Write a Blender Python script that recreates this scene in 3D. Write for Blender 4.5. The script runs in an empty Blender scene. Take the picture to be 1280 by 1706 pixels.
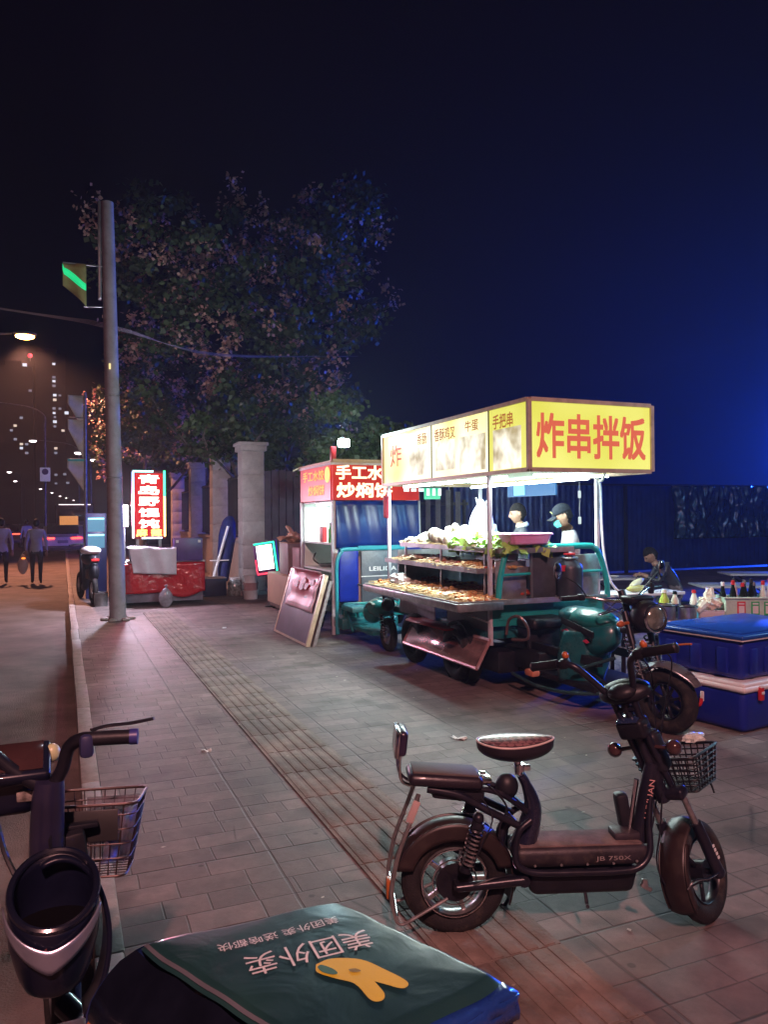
import bpy, bmesh, math, random
from mathutils import Vector, Matrix, Euler, noise as NZ
from math import sin, cos, pi, radians as R_
random.seed(7)
C = bpy.data.collections.new('street'); SC = bpy.context.scene
SC.collection.children.link(C)

# ---------------------------------------------------------------- camera, sky, exposure
cam = bpy.data.objects.new('camera', bpy.data.cameras.new('camera')); C.objects.link(cam)
cam.data.sensor_fit = 'VERTICAL'; cam.data.sensor_height = 36.0; cam.data.lens = 36.0*1281/1706
cam.data.clip_start = 0.05; cam.data.clip_end = 3000
YAW, PITCH, ROLL = -22.7, 0.35, -0.5
mr = Matrix.Rotation(R_(YAW), 4, 'Z') @ Matrix.Rotation(R_(90+PITCH), 4, 'X') @ Matrix.Rotation(R_(ROLL), 4, 'Z')
cam.matrix_world = Matrix.Translation((0, 0, 1.6)) @ mr
SC.camera = cam
HAZE = 0.0017
W_ = bpy.data.worlds.new('World'); SC.world = W_; W_.use_nodes = True
nt = W_.node_tree; nt.nodes.clear()
sky = nt.nodes.new('ShaderNodeTexSky'); sky.sky_type = 'NISHITA'; sky.sun_disc = False
sky.sun_elevation = R_(-4); sky.sun_rotation = R_(160)
bg = nt.nodes.new('ShaderNodeBackground'); bg.inputs['Strength'].default_value = 0.004
wo = nt.nodes.new('ShaderNodeOutputWorld')
nt.links.new(sky.outputs[0], bg.inputs[0]); nt.links.new(bg.outputs[0], wo.inputs[0])
SC.view_settings.view_transform = 'Standard'; SC.view_settings.look = 'None'
SC.view_settings.exposure = 0; SC.view_settings.gamma = 1
SC.render.engine = 'CYCLES'
SC.cycles.use_denoising = True
SC.cycles.max_bounces = 6; SC.cycles.diffuse_bounces = 3; SC.cycles.glossy_bounces = 3
SC.cycles.transmission_bounces = 4; SC.cycles.volume_bounces = 0; SC.cycles.transparent_max_bounces = 12
SC.cycles.sample_clamp_indirect = 4.0; SC.cycles.sample_clamp_direct = 0
SC.cycles.caustics_reflective = False; SC.cycles.caustics_refractive = False

def lamp(name, kind, loc, power, col, size=0.1, rot=None, size_y=None, spot=None):
    l = bpy.data.lights.new(name, kind); l.energy = power; l.color = col
    if kind == 'AREA':
        l.size = size
        if size_y: l.shape = 'RECTANGLE'; l.size_y = size_y
    elif kind == 'SUN': l.angle = size
    else: l.shadow_soft_size = size
    if spot: l.spot_size = spot; l.spot_blend = .6
    o = bpy.data.objects.new(name, l); C.objects.link(o); o.location = loc
    if rot: o.rotation_euler = rot
    return o
# faint moonlight, then the warm street lamp behind the camera (its post is built below)
lamp('moon', 'SUN', (0, 0, 30), 0.012, (.8, .85, 1), R_(2), (R_(35), 0, R_(-200)))
lamp('street_lamp_light', 'SPOT', (-1.35, -5.0, 7.78), 4700, (1, .44, .42), .16, (R_(20), 0, R_(-14)), spot=R_(150))
lamp('far_lamp_light', 'SPOT', (-1.15, 28.65, 7.55), 5600, (1, .40, .24), .2, (R_(-14), R_(-10), 0), spot=R_(116))
lamp('plaza_lamp_light', 'POINT', (9.3, 4.2, 3.4), 620, (.36, .74, 1), .15)
lamp('blue_haze_light', 'POINT', (25.5, 19.0, 3.6), 19000, (.010, .075, 1), .3)  # unseen blue lamp added to make the haze glow at the right

# ---------------------------------------------------------------- helpers
def tag(o, label=None, cat=None, group=None, kind=None):
    if label: o['label'] = label
    if cat: o['category'] = cat
    if group: o['group'] = group
    if kind: o['kind'] = kind
    return o
def thing(name, label, cat, loc=(0, 0, 0), rz=0, group=None):
    o = bpy.data.objects.new(name, None); C.objects.link(o); o.empty_display_size = .1
    o.location = loc; o.rotation_euler = (0, 0, R_(rz)); return tag(o, label, cat, group)
def kids(o): return [c for c in C.objects if c.parent == o]
def dup(root, loc, rz=0, label=None):
    def cp(o, par):
        c = o.copy(); C.objects.link(c); c.parent = par
        if par: c.matrix_parent_inverse = o.matrix_parent_inverse
        for k in kids(o): cp(k, c)
        return c
    r = cp(root, None); r.location = loc; r.rotation_euler = (0, 0, R_(rz))
    if label: r['label'] = label
    return r
def smoothpath(pts, n=6):
    P = [Vector(p) for p in pts]
    if len(P) < 3: return P
    out = []
    for i in range(len(P)-1):
        p0 = P[max(i-1, 0)]; p1 = P[i]; p2 = P[i+1]; p3 = P[min(i+2, len(P)-1)]
        for k in range(n):
            t = k/n
            out.append(.5*((2*p1)+(p2-p0)*t+(2*p0-5*p1+4*p2-p3)*t*t+(3*p1-p0-3*p2+p3)*t**3))
    out.append(P[-1]); return out

class MB:
    def __init__(s, M=None): s.bm = bmesh.new(); s.M = M or Matrix.Identity(4); s.mi = 0
    def _v(s, p): return s.bm.verts.new(s.M @ Vector(p))
    def _f(s, vs):
        try:
            f = s.bm.faces.new(vs); f.material_index = s.mi; return f
        except ValueError: return None
    def quad(s, a, b, c, d): s._f([s._v(a), s._v(b), s._v(c), s._v(d)]); return s
    def box(s, c, d, rot=None, bev=0.0, seg=2, taper=1.0):
        m = Matrix.Translation(c) @ ((Euler([R_(a) for a in rot]).to_matrix().to_4x4()) if rot else Matrix.Identity(4))
        b = bmesh.new(); hx, hy, hz = d[0]/2, d[1]/2, d[2]/2
        vs = [b.verts.new((x*(hx if z > 0 else hx*taper), y*(hy if z > 0 else hy*taper), z*hz)) for z in (-1, 1) for y in (-1, 1) for x in (-1, 1)]
        for q in ((0, 2, 3, 1), (4, 5, 7, 6), (0, 1, 5, 4), (2, 6, 7, 3), (0, 4, 6, 2), (1, 3, 7, 5)): b.faces.new([vs[i] for i in q])
        if bev > 0: bmesh.ops.bevel(b, geom=list(b.edges), offset=min(bev, .49*min(d)), segments=seg, affect='EDGES', profile=.5)
        s._merge(b, m); return s
    def _merge(s, b, m=None):
        m = s.M @ (m or Matrix.Identity(4)); mp = {}
        for v in b.verts: mp[v] = s.bm.verts.new(m @ v.co)
        for f in b.faces:
            try:
                nf = s.bm.faces.new([mp[v] for v in f.verts]); nf.material_index = s.mi; nf.smooth = f.smooth
            except ValueError: pass
        b.free()
    def merge_mesh(s, me, m=None, keep=False):
        m = s.M @ (m or Matrix.Identity(4)); vs = [s.bm.verts.new(m @ v.co) for v in me.vertices]
        for p in me.polygons:
            try:
                f = s.bm.faces.new([vs[i] for i in p.vertices]); f.material_index = p.material_index if keep else s.mi; f.smooth = p.use_smooth
            except ValueError: pass
        return s
    def tube(s, pts, r, n=10, curve=True, cap=True, closed=False, flat=None):
        P = smoothpath(pts) if curve else [Vector(p) for p in pts]
        rr = r if isinstance(r, (list, tuple)) else [r]*len(P)
        if len(rr) != len(P):
            rr = [rr[0]+(rr[-1]-rr[0])*i/(len(P)-1) for i in range(len(P))] if len(rr) == 2 else [rr[min(int(i/(len(P)-1)*(len(rr)-1)), len(rr)-2)]*(1-(i/(len(P)-1)*(len(rr)-1)-min(int(i/(len(P)-1)*(len(rr)-1)), len(rr)-2)))+rr[min(int(i/(len(P)-1)*(len(rr)-1)), len(rr)-2)+1]*(i/(len(P)-1)*(len(rr)-1)-min(int(i/(len(P)-1)*(len(rr)-1)), len(rr)-2)) for i in range(len(P))]
        up = None; rings = []
        for i, p in enumerate(P):
            if closed: t = P[(i+1) % len(P)]-P[i-1]
            else: t = (P[min(i+1, len(P)-1)]-P[max(i-1, 0)])
            if t.length < 1e-9: t = Vector((0, 0, 1))
            t.normalize()
            if up is None:
                up = Vector((0, 0, 1)) if abs(t.z) < .9 else Vector((0, 1, 0))
            a = t.cross(up)
            if a.length < 1e-6: a = t.cross(Vector((1, 0, 0)))
            a.normalize(); b = a.cross(t).normalized(); up = b
            fl = flat if flat else (1, 1)
            rings.append([s._v(p+(a*cos(2*pi*k/n)*fl[0]+b*sin(2*pi*k/n)*fl[1])*rr[i]) for k in range(n)])
        m = len(rings)
        for i in range(m if closed else m-1):
            A, B = rings[i], rings[(i+1) % m]
            for k in range(n):
                f = s._f([A[k], A[(k+1) % n], B[(k+1) % n], B[k]])
                if f: f.smooth = True
        if cap and not closed: s._f(rings[0][::-1]); s._f(rings[-1])
        return s
    def cyl(s, p0, p1, r0, r1=None, n=20, cap=True):
        return s.tube([p0, p1], [r0, r0 if r1 is None else r1], n, curve=False, cap=cap)
    def lathe(s, prof, o=(0, 0, 0), ax=(0, 0, 1), n=28, cap=False):
        q = Vector((0, 0, 1)).rotation_difference(Vector(ax).normalized()).to_matrix().to_4x4()
        m = Matrix.Translation(o) @ q; rings = []
        for r, z in prof: rings.append([s._v(m @ Vector((r*cos(2*pi*k/n), r*sin(2*pi*k/n), z))) for k in range(n)])
        for A, B in zip(rings, rings[1:]):
            for k in range(n):
                f = s._f([A[k], A[(k+1) % n], B[(k+1) % n], B[k]])
                if f: f.smooth = True
        if cap: s._f(rings[0][::-1]); s._f(rings[-1])
        return s
    def ball(s, c, r, n=16, m=10, rot=None, fn=None):
        r = (r, r, r) if not isinstance(r, (tuple, list)) else r
        q = Euler([R_(a) for a in rot]).to_matrix() if rot else Matrix.Identity(3)
        rows = []
        for j in range(m+1):
            th = pi*j/m; row = []
            for k in range(1 if j in (0, m) else n):
                ph = 2*pi*k/n; u = Vector((sin(th)*cos(ph), sin(th)*sin(ph), cos(th)))
                p = Vector((u.x*r[0], u.y*r[1], u.z*r[2]))
                if fn: p = fn(u, p)
                row.append(s._v(Vector(c)+q @ p))
            rows.append(row)
        for j in range(m):
            A, B = rows[j], rows[j+1]
            for k in range(n):
                if len(A) == 1: f = s._f([A[0], B[k], B[(k+1) % n]])
                elif len(B) == 1: f = s._f([A[k], B[0], A[(k+1) % n]])
                else: f = s._f([A[k], B[k], B[(k+1) % n], A[(k+1) % n]])
                if f: f.smooth = True
        return s
    def torus(s, c, ax, Rr, r, n=40, m=12, flat=(1, 1), a0=0, a1=360):
        q = Vector((0, 0, 1)).rotation_difference(Vector(ax).normalized()).to_matrix()
        full = abs(a1-a0) >= 360
        k = n if full else n+1
        pts = []
        rings = []
        for i in range(k):
            a = R_(a0+(a1-a0)*i/n); e = Vector((cos(a), sin(a), 0))
            rings.append([s._v(Vector(c)+q @ (e*(Rr+r*flat[0]*cos(2*pi*j/m))+Vector((0, 0, r*flat[1]*sin(2*pi*j/m))))) for j in range(m)])
        for i in range(n):
            A, B = rings[i], rings[(i+1) % len(rings)]
            for j in range(m):
                f = s._f([A[j], B[j], B[(j+1) % m], A[(j+1) % m]])
                if f: f.smooth = True
        if not full: s._f(rings[0]); s._f(rings[-1][::-1])
        return s
    def prism(s, poly, t, m=None, bev=0):
        b = bmesh.new(); lo = [b.verts.new((x, y, -t/2)) for x, y in poly]; hi = [b.verts.new((x, y, t/2)) for x, y in poly]
        b.faces.new(lo[::-1]); b.faces.new(hi); n = len(poly)
        for i in range(n): b.faces.new([lo[i], lo[(i+1) % n], hi[(i+1) % n], hi[i]])
        if bev: bmesh.ops.bevel(b, geom=list(b.edges), offset=bev, segments=2, affect='EDGES')
        s._merge(b, m); return s
    def grid(s, fn, nu, nv, thick=0):
        V = [[s._v(fn(i/nu, j/nv)) for j in range(nv+1)] for i in range(nu+1)]
        for i in range(nu):
            for j in range(nv):
                f = s._f([V[i][j], V[i+1][j], V[i+1][j+1], V[i][j+1]])
                if f: f.smooth = True
        return s
    def build(s, name, mats, parent=None, smooth=None, solid=0, sub=0):
        bmesh.ops.recalc_face_normals(s.bm, faces=list(s.bm.faces)) if solid >= 0 and smooth != 'leaf' else None
        me = bpy.data.meshes.new(name); s.bm.to_mesh(me); s.bm.free()
        for m in (mats if isinstance(mats, (list, tuple)) else [mats]): me.materials.append(m)
        if smooth is True:
            for p in me.polygons: p.use_smooth = True
        o = bpy.data.objects.new(name, me); C.objects.link(o)
        if parent is not None: o.parent = parent
        if smooth != 'leaf':
            md = o.modifiers.new('ang', 'EDGE_SPLIT'); md.split_angle = R_(40)
            if smooth is None:
                for p in me.polygons: p.use_smooth = True
        if solid > 0:
            md = o.modifiers.new('solid', 'SOLIDIFY'); md.thickness = solid; md.offset = 0
        return o
def basis(o, x, y):
    x = Vector(x).normalized(); y = Vector(y); z = x.cross(y).normalized(); y = z.cross(x)
    m = Matrix((x, y, z)).transposed().to_4x4(); m.translation = Vector(o); return m
_tc = {}
def text_mesh(t, bold=0.0, depth=0.0):
    k = (t, bold, depth)
    if k in _tc: return _tc[k]
    cu = bpy.data.curves.new('t', 'FONT'); cu.body = t; cu.size = 1; cu.align_x = 'CENTER'; cu.align_y = 'CENTER'
    cu.offset = bold; cu.extrude = depth; cu.resolution_u = 3
    o = bpy.data.objects.new('t', cu); SC.collection.objects.link(o)
    dg = bpy.context.evaluated_depsgraph_get(); me = bpy.data.meshes.new_from_object(o.evaluated_get(dg))
    bpy.data.objects.remove(o); _tc[k] = me
    xs = [v.co.x for v in me.vertices]; ys = [v.co.y for v in me.vertices]
    me['bb'] = (min(xs), max(xs), min(ys), max(ys)) if xs else (0, 1, 0, 1)
    return me
def put_text(mb, t, org, xdir, ydir, w, h, bold=.01, depth=0.0, lift=.004):
    """text t filling a w x h rectangle centred on org"""
    me = text_mesh(t, 0, depth); x0, x1, y0, y1 = me['bb']
    m = basis(org, xdir, ydir)
    z = m.to_3x3() @ Vector((0, 0, 1))
    q = bold; offs = [(0, 0)] if q <= .004 else [(-q, -q), (q, -q), (-q, q), (q, q), (0, 0)]
    for i, (ox, oy) in enumerate(offs):
        m2 = Matrix.Translation(z*(lift+.00035*i)) @ m @ Matrix.Diagonal(((w)/(x1-x0+2*q), h/(y1-y0+2*q), 1, 1)) @ Matrix.Translation((-(x0+x1)/2+ox, -(y0+y1)/2+oy, 0))
        mb.merge_mesh(me, m2)

# ---------------------------------------------------------------- materials
_mc = {}
def mat(name, col, rough=.5, metal=0, spec=.5, var=.12, vs=6, bump=0, bs=40, coat=0, emit=None, es=0, trans=0, alpha=1, sss=0, dirt=0):
    if name in _mc: return _mc[name]
    m = bpy.data.materials.new(name); m.use_nodes = True; n = m.node_tree; b = n.nodes['Principled BSDF']
    b.inputs['Roughness'].default_value = rough; b.inputs['Metallic'].default_value = metal
    b.inputs['Specular IOR Level'].default_value = spec; b.inputs['Coat Weight'].default_value = coat
    b.inputs['Transmission Weight'].default_value = trans; b.inputs['Alpha'].default_value = alpha
    b.inputs['Subsurface Weight'].default_value = sss
    if emit: b.inputs['Emission Color'].default_value = (*emit, 1); b.inputs['Emission Strength'].default_value = es
    tc = n.nodes.new('ShaderNodeTexCoord')
    if var > 0:
        nz = n.nodes.new('ShaderNodeTexNoise'); nz.inputs['Scale'].default_value = vs; nz.inputs['Detail'].default_value = 6; nz.inputs['Roughness'].default_value = .62
        rp = n.nodes.new('ShaderNodeValToRGB'); c = col
        rp.color_ramp.elements[0].position = .3; rp.color_ramp.elements[1].position = .7
        rp.color_ramp.elements[0].color = (*[max(x*(1-var*1.6), 0) for x in c], 1); rp.color_ramp.elements[1].color = (*[min(x*(1+var), 1) for x in c], 1)
        n.links.new(tc.outputs['Object'], nz.inputs['Vector']); n.links.new(nz.outputs['Fac'], rp.inputs[0])
        last = rp.outputs[0]
        if dirt:
            n2 = n.nodes.new('ShaderNodeTexNoise'); n2.inputs['Scale'].default_value = vs*3.1; n2.inputs['Detail'].default_value = 8
            r2 = n.nodes.new('ShaderNodeValToRGB'); r2.color_ramp.elements[0].position = .5; r2.color_ramp.elements[1].position = .75
            mx = n.nodes.new('ShaderNodeMixRGB'); mx.inputs[2].default_value = (.09, .075, .06, 1)
            mm = n.nodes.new('ShaderNodeMath'); mm.operation = 'MULTIPLY'; mm.inputs[1].default_value = dirt
            n.links.new(tc.outputs['Object'], n2.inputs['Vector']); n.links.new(n2.outputs['Fac'], r2.inputs[0]); n.links.new(r2.outputs[0], mm.inputs[0])
            n.links.new(mm.outputs[0], mx.inputs[0]); n.links.new(last, mx.inputs[1]); last = mx.outputs[0]
        n.links.new(last, b.inputs['Base Color'])
        mr_ = n.nodes.new('ShaderNodeMapRange'); mr_.inputs['To Min'].default_value = max(rough-.1, .02); mr_.inputs['To Max'].default_value = min(rough+.14, 1)
        n.links.new(nz.outputs['Fac'], mr_.inputs['Value']); n.links.new(mr_.outputs[0], b.inputs['Roughness'])
    else: b.inputs['Base Color'].default_value = (*col, 1)
    if bump:
        nb = n.nodes.new('ShaderNodeTexNoise'); nb.inputs['Scale'].default_value = bs; nb.inputs['Detail'].default_value = 5
        bp = n.nodes.new('ShaderNodeBump'); bp.inputs['Strength'].default_value = bump; bp.inputs['Distance'].default_value = .02
        n.links.new(tc.outputs['Object'], nb.inputs['Vector']); n.links.new(nb.outputs['Fac'], bp.inputs['Height']); n.links.new(bp.outputs[0], b.inputs['Normal'])
    _mc[name] = m; return m
def glow(name, col, s):
    return mat(name, (.02, .02, .02), .5, spec=.05, var=0, emit=col, es=s)
BLK = mat('black_plastic', (.012, .013, .020), .42, spec=.35, var=.3, bump=.06, bs=220, dirt=.08)
BLKM = mat('matt_black_metal', (.014, .015, .024), .34, metal=.2, spec=.4, var=.3, dirt=.12)
GLOSS = mat('gloss_black_paint', (.008, .010, .022), .16, var=.2, coat=.6)
RUB = mat('tyre_rubber', (.018, .017, .019), .8, spec=.3, var=.3, bump=.25, bs=160, dirt=.5)
CHR = mat('chrome', (.72, .72, .74), .16, metal=1, var=.15, vs=30)
STEEL = mat('steel', (.48, .49, .5), .32, metal=.9, var=.2, vs=14, dirt=.15)
WHT = mat('white_paint', (.72, .73, .72), .45, var=.08, dirt=.18)
TEAL = mat('teal_paint', (.015, .30, .29), .3, var=.15, coat=.35, dirt=.18)
TEALD = mat('dark_teal_paint', (.008, .13, .15), .28, var=.2, coat=.4, dirt=.25)
ORG = mat('orange_plastic', (.40, .11, .03), .35, var=.1)
GREYM = mat('grey_metal', (.22, .23, .24), .4, metal=.6, var=.25, dirt=.3)
RED = mat('red_plastic', (.55, .02, .03), .35, var=.15)
# ================================================================ THE SETTING
def nodes(name):
    m = bpy.data.materials.new(name); m.use_nodes = True; n = m.node_tree
    return m, n, n.nodes['Principled BSDF'], (lambda t, **k: _nn(n, t, k)), n.links.new
def _nn(n, t, k):
    x = n.nodes.new(t)
    for a, v in k.items():
        if a.startswith('i_'):
            key = a[2:]; x.inputs[int(key) if key.isdigit() else key].default_value = v
        else: setattr(x, a, v)
    return x
def ramp(N, p0, c0, p1, c1):
    r = N('ShaderNodeValToRGB'); e = r.color_ramp.elements
    e[0].position = p0; e[1].position = p1; e[0].color = (*c0, 1); e[1].color = (*c1, 1); return r
def paver_mat():
    m, n, b, N, L = nodes('worn_pavers'); tc = N('ShaderNodeTexCoord')
    wob = N('ShaderNodeTexNoise', i_Scale=3.0, i_Detail=3.0); mixv = N('ShaderNodeMixRGB', i_0=.012)
    L(tc.outputs['Object'], wob.inputs['Vector']); L(tc.outputs['Object'], mixv.inputs[1]); L(wob.outputs['Color'], mixv.inputs[2])
    big = N('ShaderNodeTexBrick', offset=.5, offset_frequency=2, squash=.62, squash_frequency=3)
    for k, v in {'Scale': 1.0, 'Mortar Size': .005, 'Mortar Smooth': .7, 'Bias': 0.0, 'Brick Width': .30, 'Row Height': .15}.items(): big.inputs[k].default_value = v
    big.inputs['Color1'].default_value = (.155, .118, .115, 1); big.inputs['Color2'].default_value = (.240, .190, .182, 1); big.inputs['Mortar'].default_value = (.105, .085, .08, 1)
    L(mixv.outputs[0], big.inputs['Vector'])
    # long continuous joints every metre
    sep = N('ShaderNodeSeparateXYZ'); L(mixv.outputs[0], sep.inputs[0])
    j = N('ShaderNodeTexBrick', offset=0.0)
    for k, v in {'Scale': 1.0, 'Mortar Size': .009, 'Mortar Smooth': .6, 'Brick Width': .9, 'Row Height': .6}.items(): j.inputs[k].default_value = v
    L(mixv.outputs[0], j.inputs['Vector'])
    nz = N('ShaderNodeTexNoise', i_Scale=.8, i_Detail=9.0, i_Roughness=.68); r1 = ramp(N, .32, (.42, .40, .39), .70, (1.25, 1.22, 1.2)); L(tc.outputs['Object'], nz.inputs['Vector']); L(nz.outputs['Fac'], r1.inputs[0])
    n2 = N('ShaderNodeTexNoise', i_Scale=9.0, i_Detail=9.0, i_Roughness=.75); r2 = ramp(N, .3, (.7, .7, .7), .7, (1.15, 1.15, 1.15)); L(tc.outputs['Object'], n2.inputs['Vector']); L(n2.outputs['Fac'], r2.inputs[0])
    st = N('ShaderNodeTexNoise', i_Scale=2.3, i_Detail=2.0); r3 = ramp(N, .58, (1, 1, 1), .68, (.55, .53, .5)); L(tc.outputs['Object'], st.inputs['Vector']); L(st.outputs['Fac'], r3.inputs[0])
    x = N('ShaderNodeMixRGB', blend_type='MULTIPLY', i_0=1.0); L(big.outputs['Color'], x.inputs[1]); L(r1.outputs[0], x.inputs[2])
    y = N('ShaderNodeMixRGB', blend_type='MULTIPLY', i_0=1.0); L(x.outputs[0], y.inputs[1]); L(r2.outputs[0], y.inputs[2])
    z = N('ShaderNodeMixRGB', blend_type='MULTIPLY', i_0=1.0); L(y.outputs[0], z.inputs[1]); L(r3.outputs[0], z.inputs[2])
    vo = N('ShaderNodeTexVoronoi', i_Scale=4.5); vo.inputs['Randomness'].default_value = 1.0; L(tc.outputs['Object'], vo.inputs['Vector']); rv = ramp(N, .055, (.45, .42, .4), .085, (1, 1, 1)); L(vo.outputs['Distance'], rv.inputs[0])
    vo2 = N('ShaderNodeTexVoronoi', i_Scale=.9); L(wob.outputs['Color'], vo2.inputs['Vector']); 
    z2 = N('ShaderNodeMixRGB', blend_type='MULTIPLY', i_0=1.0); L(z.outputs[0], z2.inputs[1]); L(rv.outputs[0], z2.inputs[2]); z = z2
    crk = N('ShaderNodeTexVoronoi', feature='DISTANCE_TO_EDGE', i_Scale=1.1); L(mixv.outputs[0], crk.inputs['Vector']); cn_ = N('ShaderNodeTexNoise', i_Scale=1.1, i_Detail=2.0); L(tc.outputs['Object'], cn_.inputs['Vector']); cr = ramp(N, .0, (.35, .33, .32), .008, (1, 1, 1)); L(crk.outputs['Distance'], cr.inputs[0]); cm = ramp(N, .55, (0, 0, 0), .6, (1, 1, 1)); L(cn_.outputs['Fac'], cm.inputs[0])
    z3 = N('ShaderNodeMixRGB', blend_type='MULTIPLY'); L(cm.outputs[0], z3.inputs[0]); L(z.outputs[0], z3.inputs[1]); L(cr.outputs[0], z3.inputs[2]); z = z3
    inv = N('ShaderNodeMath', operation='MULTIPLY', i_1=.55); L(j.outputs['Fac'], inv.inputs[0])
    w = N('ShaderNodeMixRGB', blend_type='MIX'); w.inputs[2].default_value = (.045, .038, .035, 1); L(inv.outputs[0], w.inputs[0]); L(z.outputs[0], w.inputs[1])
    L(w.outputs[0], b.inputs['Base Color'])
    rr = N('ShaderNodeMapRange'); rr.inputs['To Min'].default_value = .42; rr.inputs['To Max'].default_value = .85; L(nz.outputs['Fac'], rr.inputs['Value']); L(rr.outputs[0], b.inputs['Roughness'])
    h = N('ShaderNodeMath', operation='ADD'); L(big.outputs['Fac'], h.inputs[0]); L(j.outputs['Fac'], h.inputs[1])
    h2 = N('ShaderNodeMath', operation='MULTIPLY_ADD', i_1=-.7); L(h.outputs[0], h2.inputs[0]); L(n2.outputs['Fac'], h2.inputs[2])
    bp = N('ShaderNodeBump', i_Strength=.55, i_Distance=.006); L(h2.outputs[0], bp.inputs['Height']); L(bp.outputs[0], b.inputs['Normal'])
    return m
PAV = paver_mat()
ASPH = mat('asphalt', (.17, .13, .12), .75, var=.35, vs=1.6, bump=.6, bs=110, dirt=.5)
KERB = mat('kerb_granite', (.30, .25, .24), .6, var=.18, vs=7, bump=.2, bs=60, dirt=.35)
TACT = mat('tactile_tile', (.20, .16, .135), .75, var=.4, vs=2.5, bump=.3, bs=60, dirt=.6)
b = MB(); b.quad((-900, -60, -.13), (900, -60, -.13), (900, 1500, -.13), (-900, 1500, -.13)); tag(b.build('ground', mat('distant_ground', (.03, .03, .03), .9, var=.1)), kind='structure')
b = MB(); b.quad((-14, -40, -.125), (.1, -40, -.125), (.1, 900, -.125), (-14, 900, -.125)); tag(b.build('road', ASPH), kind='structure')
b = MB()
b.grid(lambda u, v: (.202+u*60, -14+v*64, 0), 20, 20); b.quad((.202, -14, -.13), (60, -14, -.13), (60, -14, 0), (.202, -14, 0)); b.quad((.202, 50, -.13), (60, 50, -.13), (60, 50, 0), (.202, 50, 0))
tag(b.build('pavement', PAV), kind='structure')
b = MB(); y = -10.0
while y < 46:
    b.box((.148+random.uniform(-.004, .004), y+.5, -.06), (.104, .992, .14), bev=.008); y += 1.0
tag(b.build('kerb', KERB), kind='structure')
# tactile strip: raised ribs on its own tiles
b = MB(); x0, x1 = 1.245, 1.705
y = -1.2
while y < 13.4:
    L_ = .448; b.box(((x0+x1)/2, y+L_/2, .003), (x1-x0, L_-.003, .012), bev=.001, seg=1)
    for k in range(6):
        xx = x0+.045+k*(x1-x0-.09)/5
        b.box((xx, y+L_/2, .0100), (.048, L_-.010, .006), bev=.0029, seg=2, taper=1.0)
    y += .45
tag(b.build('tactile_paving', TACT), kind='structure')
# lane marking worn on road + drain
b = MB(); b.box((-3.4, 25, -.119), (.13, 60, .004)); tag(b.build('lane_marking', mat('road_paint', (.45, .44, .42), .6, var=.5, vs=9)), kind='structure')

# --- litter specks
LIT = [((.9, 5.35), 'small crumpled paper scrap on the pavers near the kerb'), ((2.15, 11.2), 'flat white scrap of paper lying beyond the tactile strip, before the red draped cart'), ((2.62, 4.9), 'white receipt scrap lying just behind the padded scooter seat')]
for i, ((x, y), lab) in enumerate(LIT):
    b = MB(Matrix.Translation((x, y, .001)) @ Matrix.Rotation(i*1.1, 4, 'Z')); s = .035+.01*i
    b.grid(lambda u, v: ((u-.5)*s*2, (v-.5)*s, .006+.008*sin(u*7)+.006*cos(v*9+u*4)), 6, 4)
    tag(b.build('paper_scrap', WHT, solid=.001), lab, 'litter')

rl = random.Random(77); b = MB()
for i in range(150):
    x, y = rl.uniform(.3, 6), rl.uniform(1.2, 14)**1.0; s = rl.uniform(.004, .011); a = rl.uniform(0, pi); h0 = .004 if not 1.2 < x < 1.75 else .016
    p = [Vector((x+s*cos(a+k*1.57)*(1+.8*(k % 2)), y+s*sin(a+k*1.57)*(1+.5*(k % 2)), h0+rl.uniform(0, .004))) for k in range(4)]; b._f([b.bm.verts.new(q) for q in p])
tag(b.build('litter_specks', mat('litter_pale', (.45, .40, .34), .7, var=.4, vs=3), smooth='leaf'), kind='stuff')
# --- blue corrugated hoarding, perpendicular to the street
m, n, bb, N, L = nodes('blue_hoarding_sheet'); tc = N('ShaderNodeTexCoord')
nz = N('ShaderNodeTexNoise', i_Scale=2.2, i_Detail=5.0); r = ramp(N, .3, (.005, .026, .19), .75, (.010, .045, .30)); L(tc.outputs['Object'], nz.inputs['Vector']); L(nz.outputs['Fac'], r.inputs[0]); L(r.outputs[0], bb.inputs['Base Color'])
mp = N('ShaderNodeMapping'); mp.inputs['Scale'].default_value = (3.0, 1, 1.3); n3 = N('ShaderNodeTexNoise', i_Scale=1.6, i_Detail=3.0); L(tc.outputs['Object'], mp.inputs[0]); L(mp.outputs[0], n3.inputs['Vector'])
bp = N('ShaderNodeBump', i_Strength=.8, i_Distance=.06); L(n3.outputs['Fac'], bp.inputs['Height']); L(bp.outputs[0], bb.inputs['Normal']); bb.inputs['Roughness'].default_value = .22; bb.inputs['Metallic'].default_value = .25
HOARD = m
h = thing('site_hoarding', 'long blue corrugated metal hoarding closing off the plaza behind the diners', 'hoarding', (4.9, 17, 0))
x0, x1 = 3.9, 26.0
def corr(u, v):
    x = x0+u*(x1-x0); ph = (x/.17) % 1; d = .016*(1 if ph < .32 else (0 if .5 < ph < .82 else ((.5-ph)/.18 if ph <= .5 else (ph-.82)/.18)))
    return (x, d+.012*sin(x*1.7+v*3), .05+v*2.35)
b = MB(); b.grid(corr, 1100, 3); b.build('sheet', HOARD, h, smooth=False)
b = MB()
for x in range(5): b.box((4.0+x*5.4, -.06, 1.2), (.09, .06, 2.4), bev=.005)
b.build('post', BLKM, h)
b = MB(); b.box(((x0+x1)/2, -.0, 2.42), (x1-x0, .08, .05)); b.build('top_rail', BLKM, h)

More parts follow.
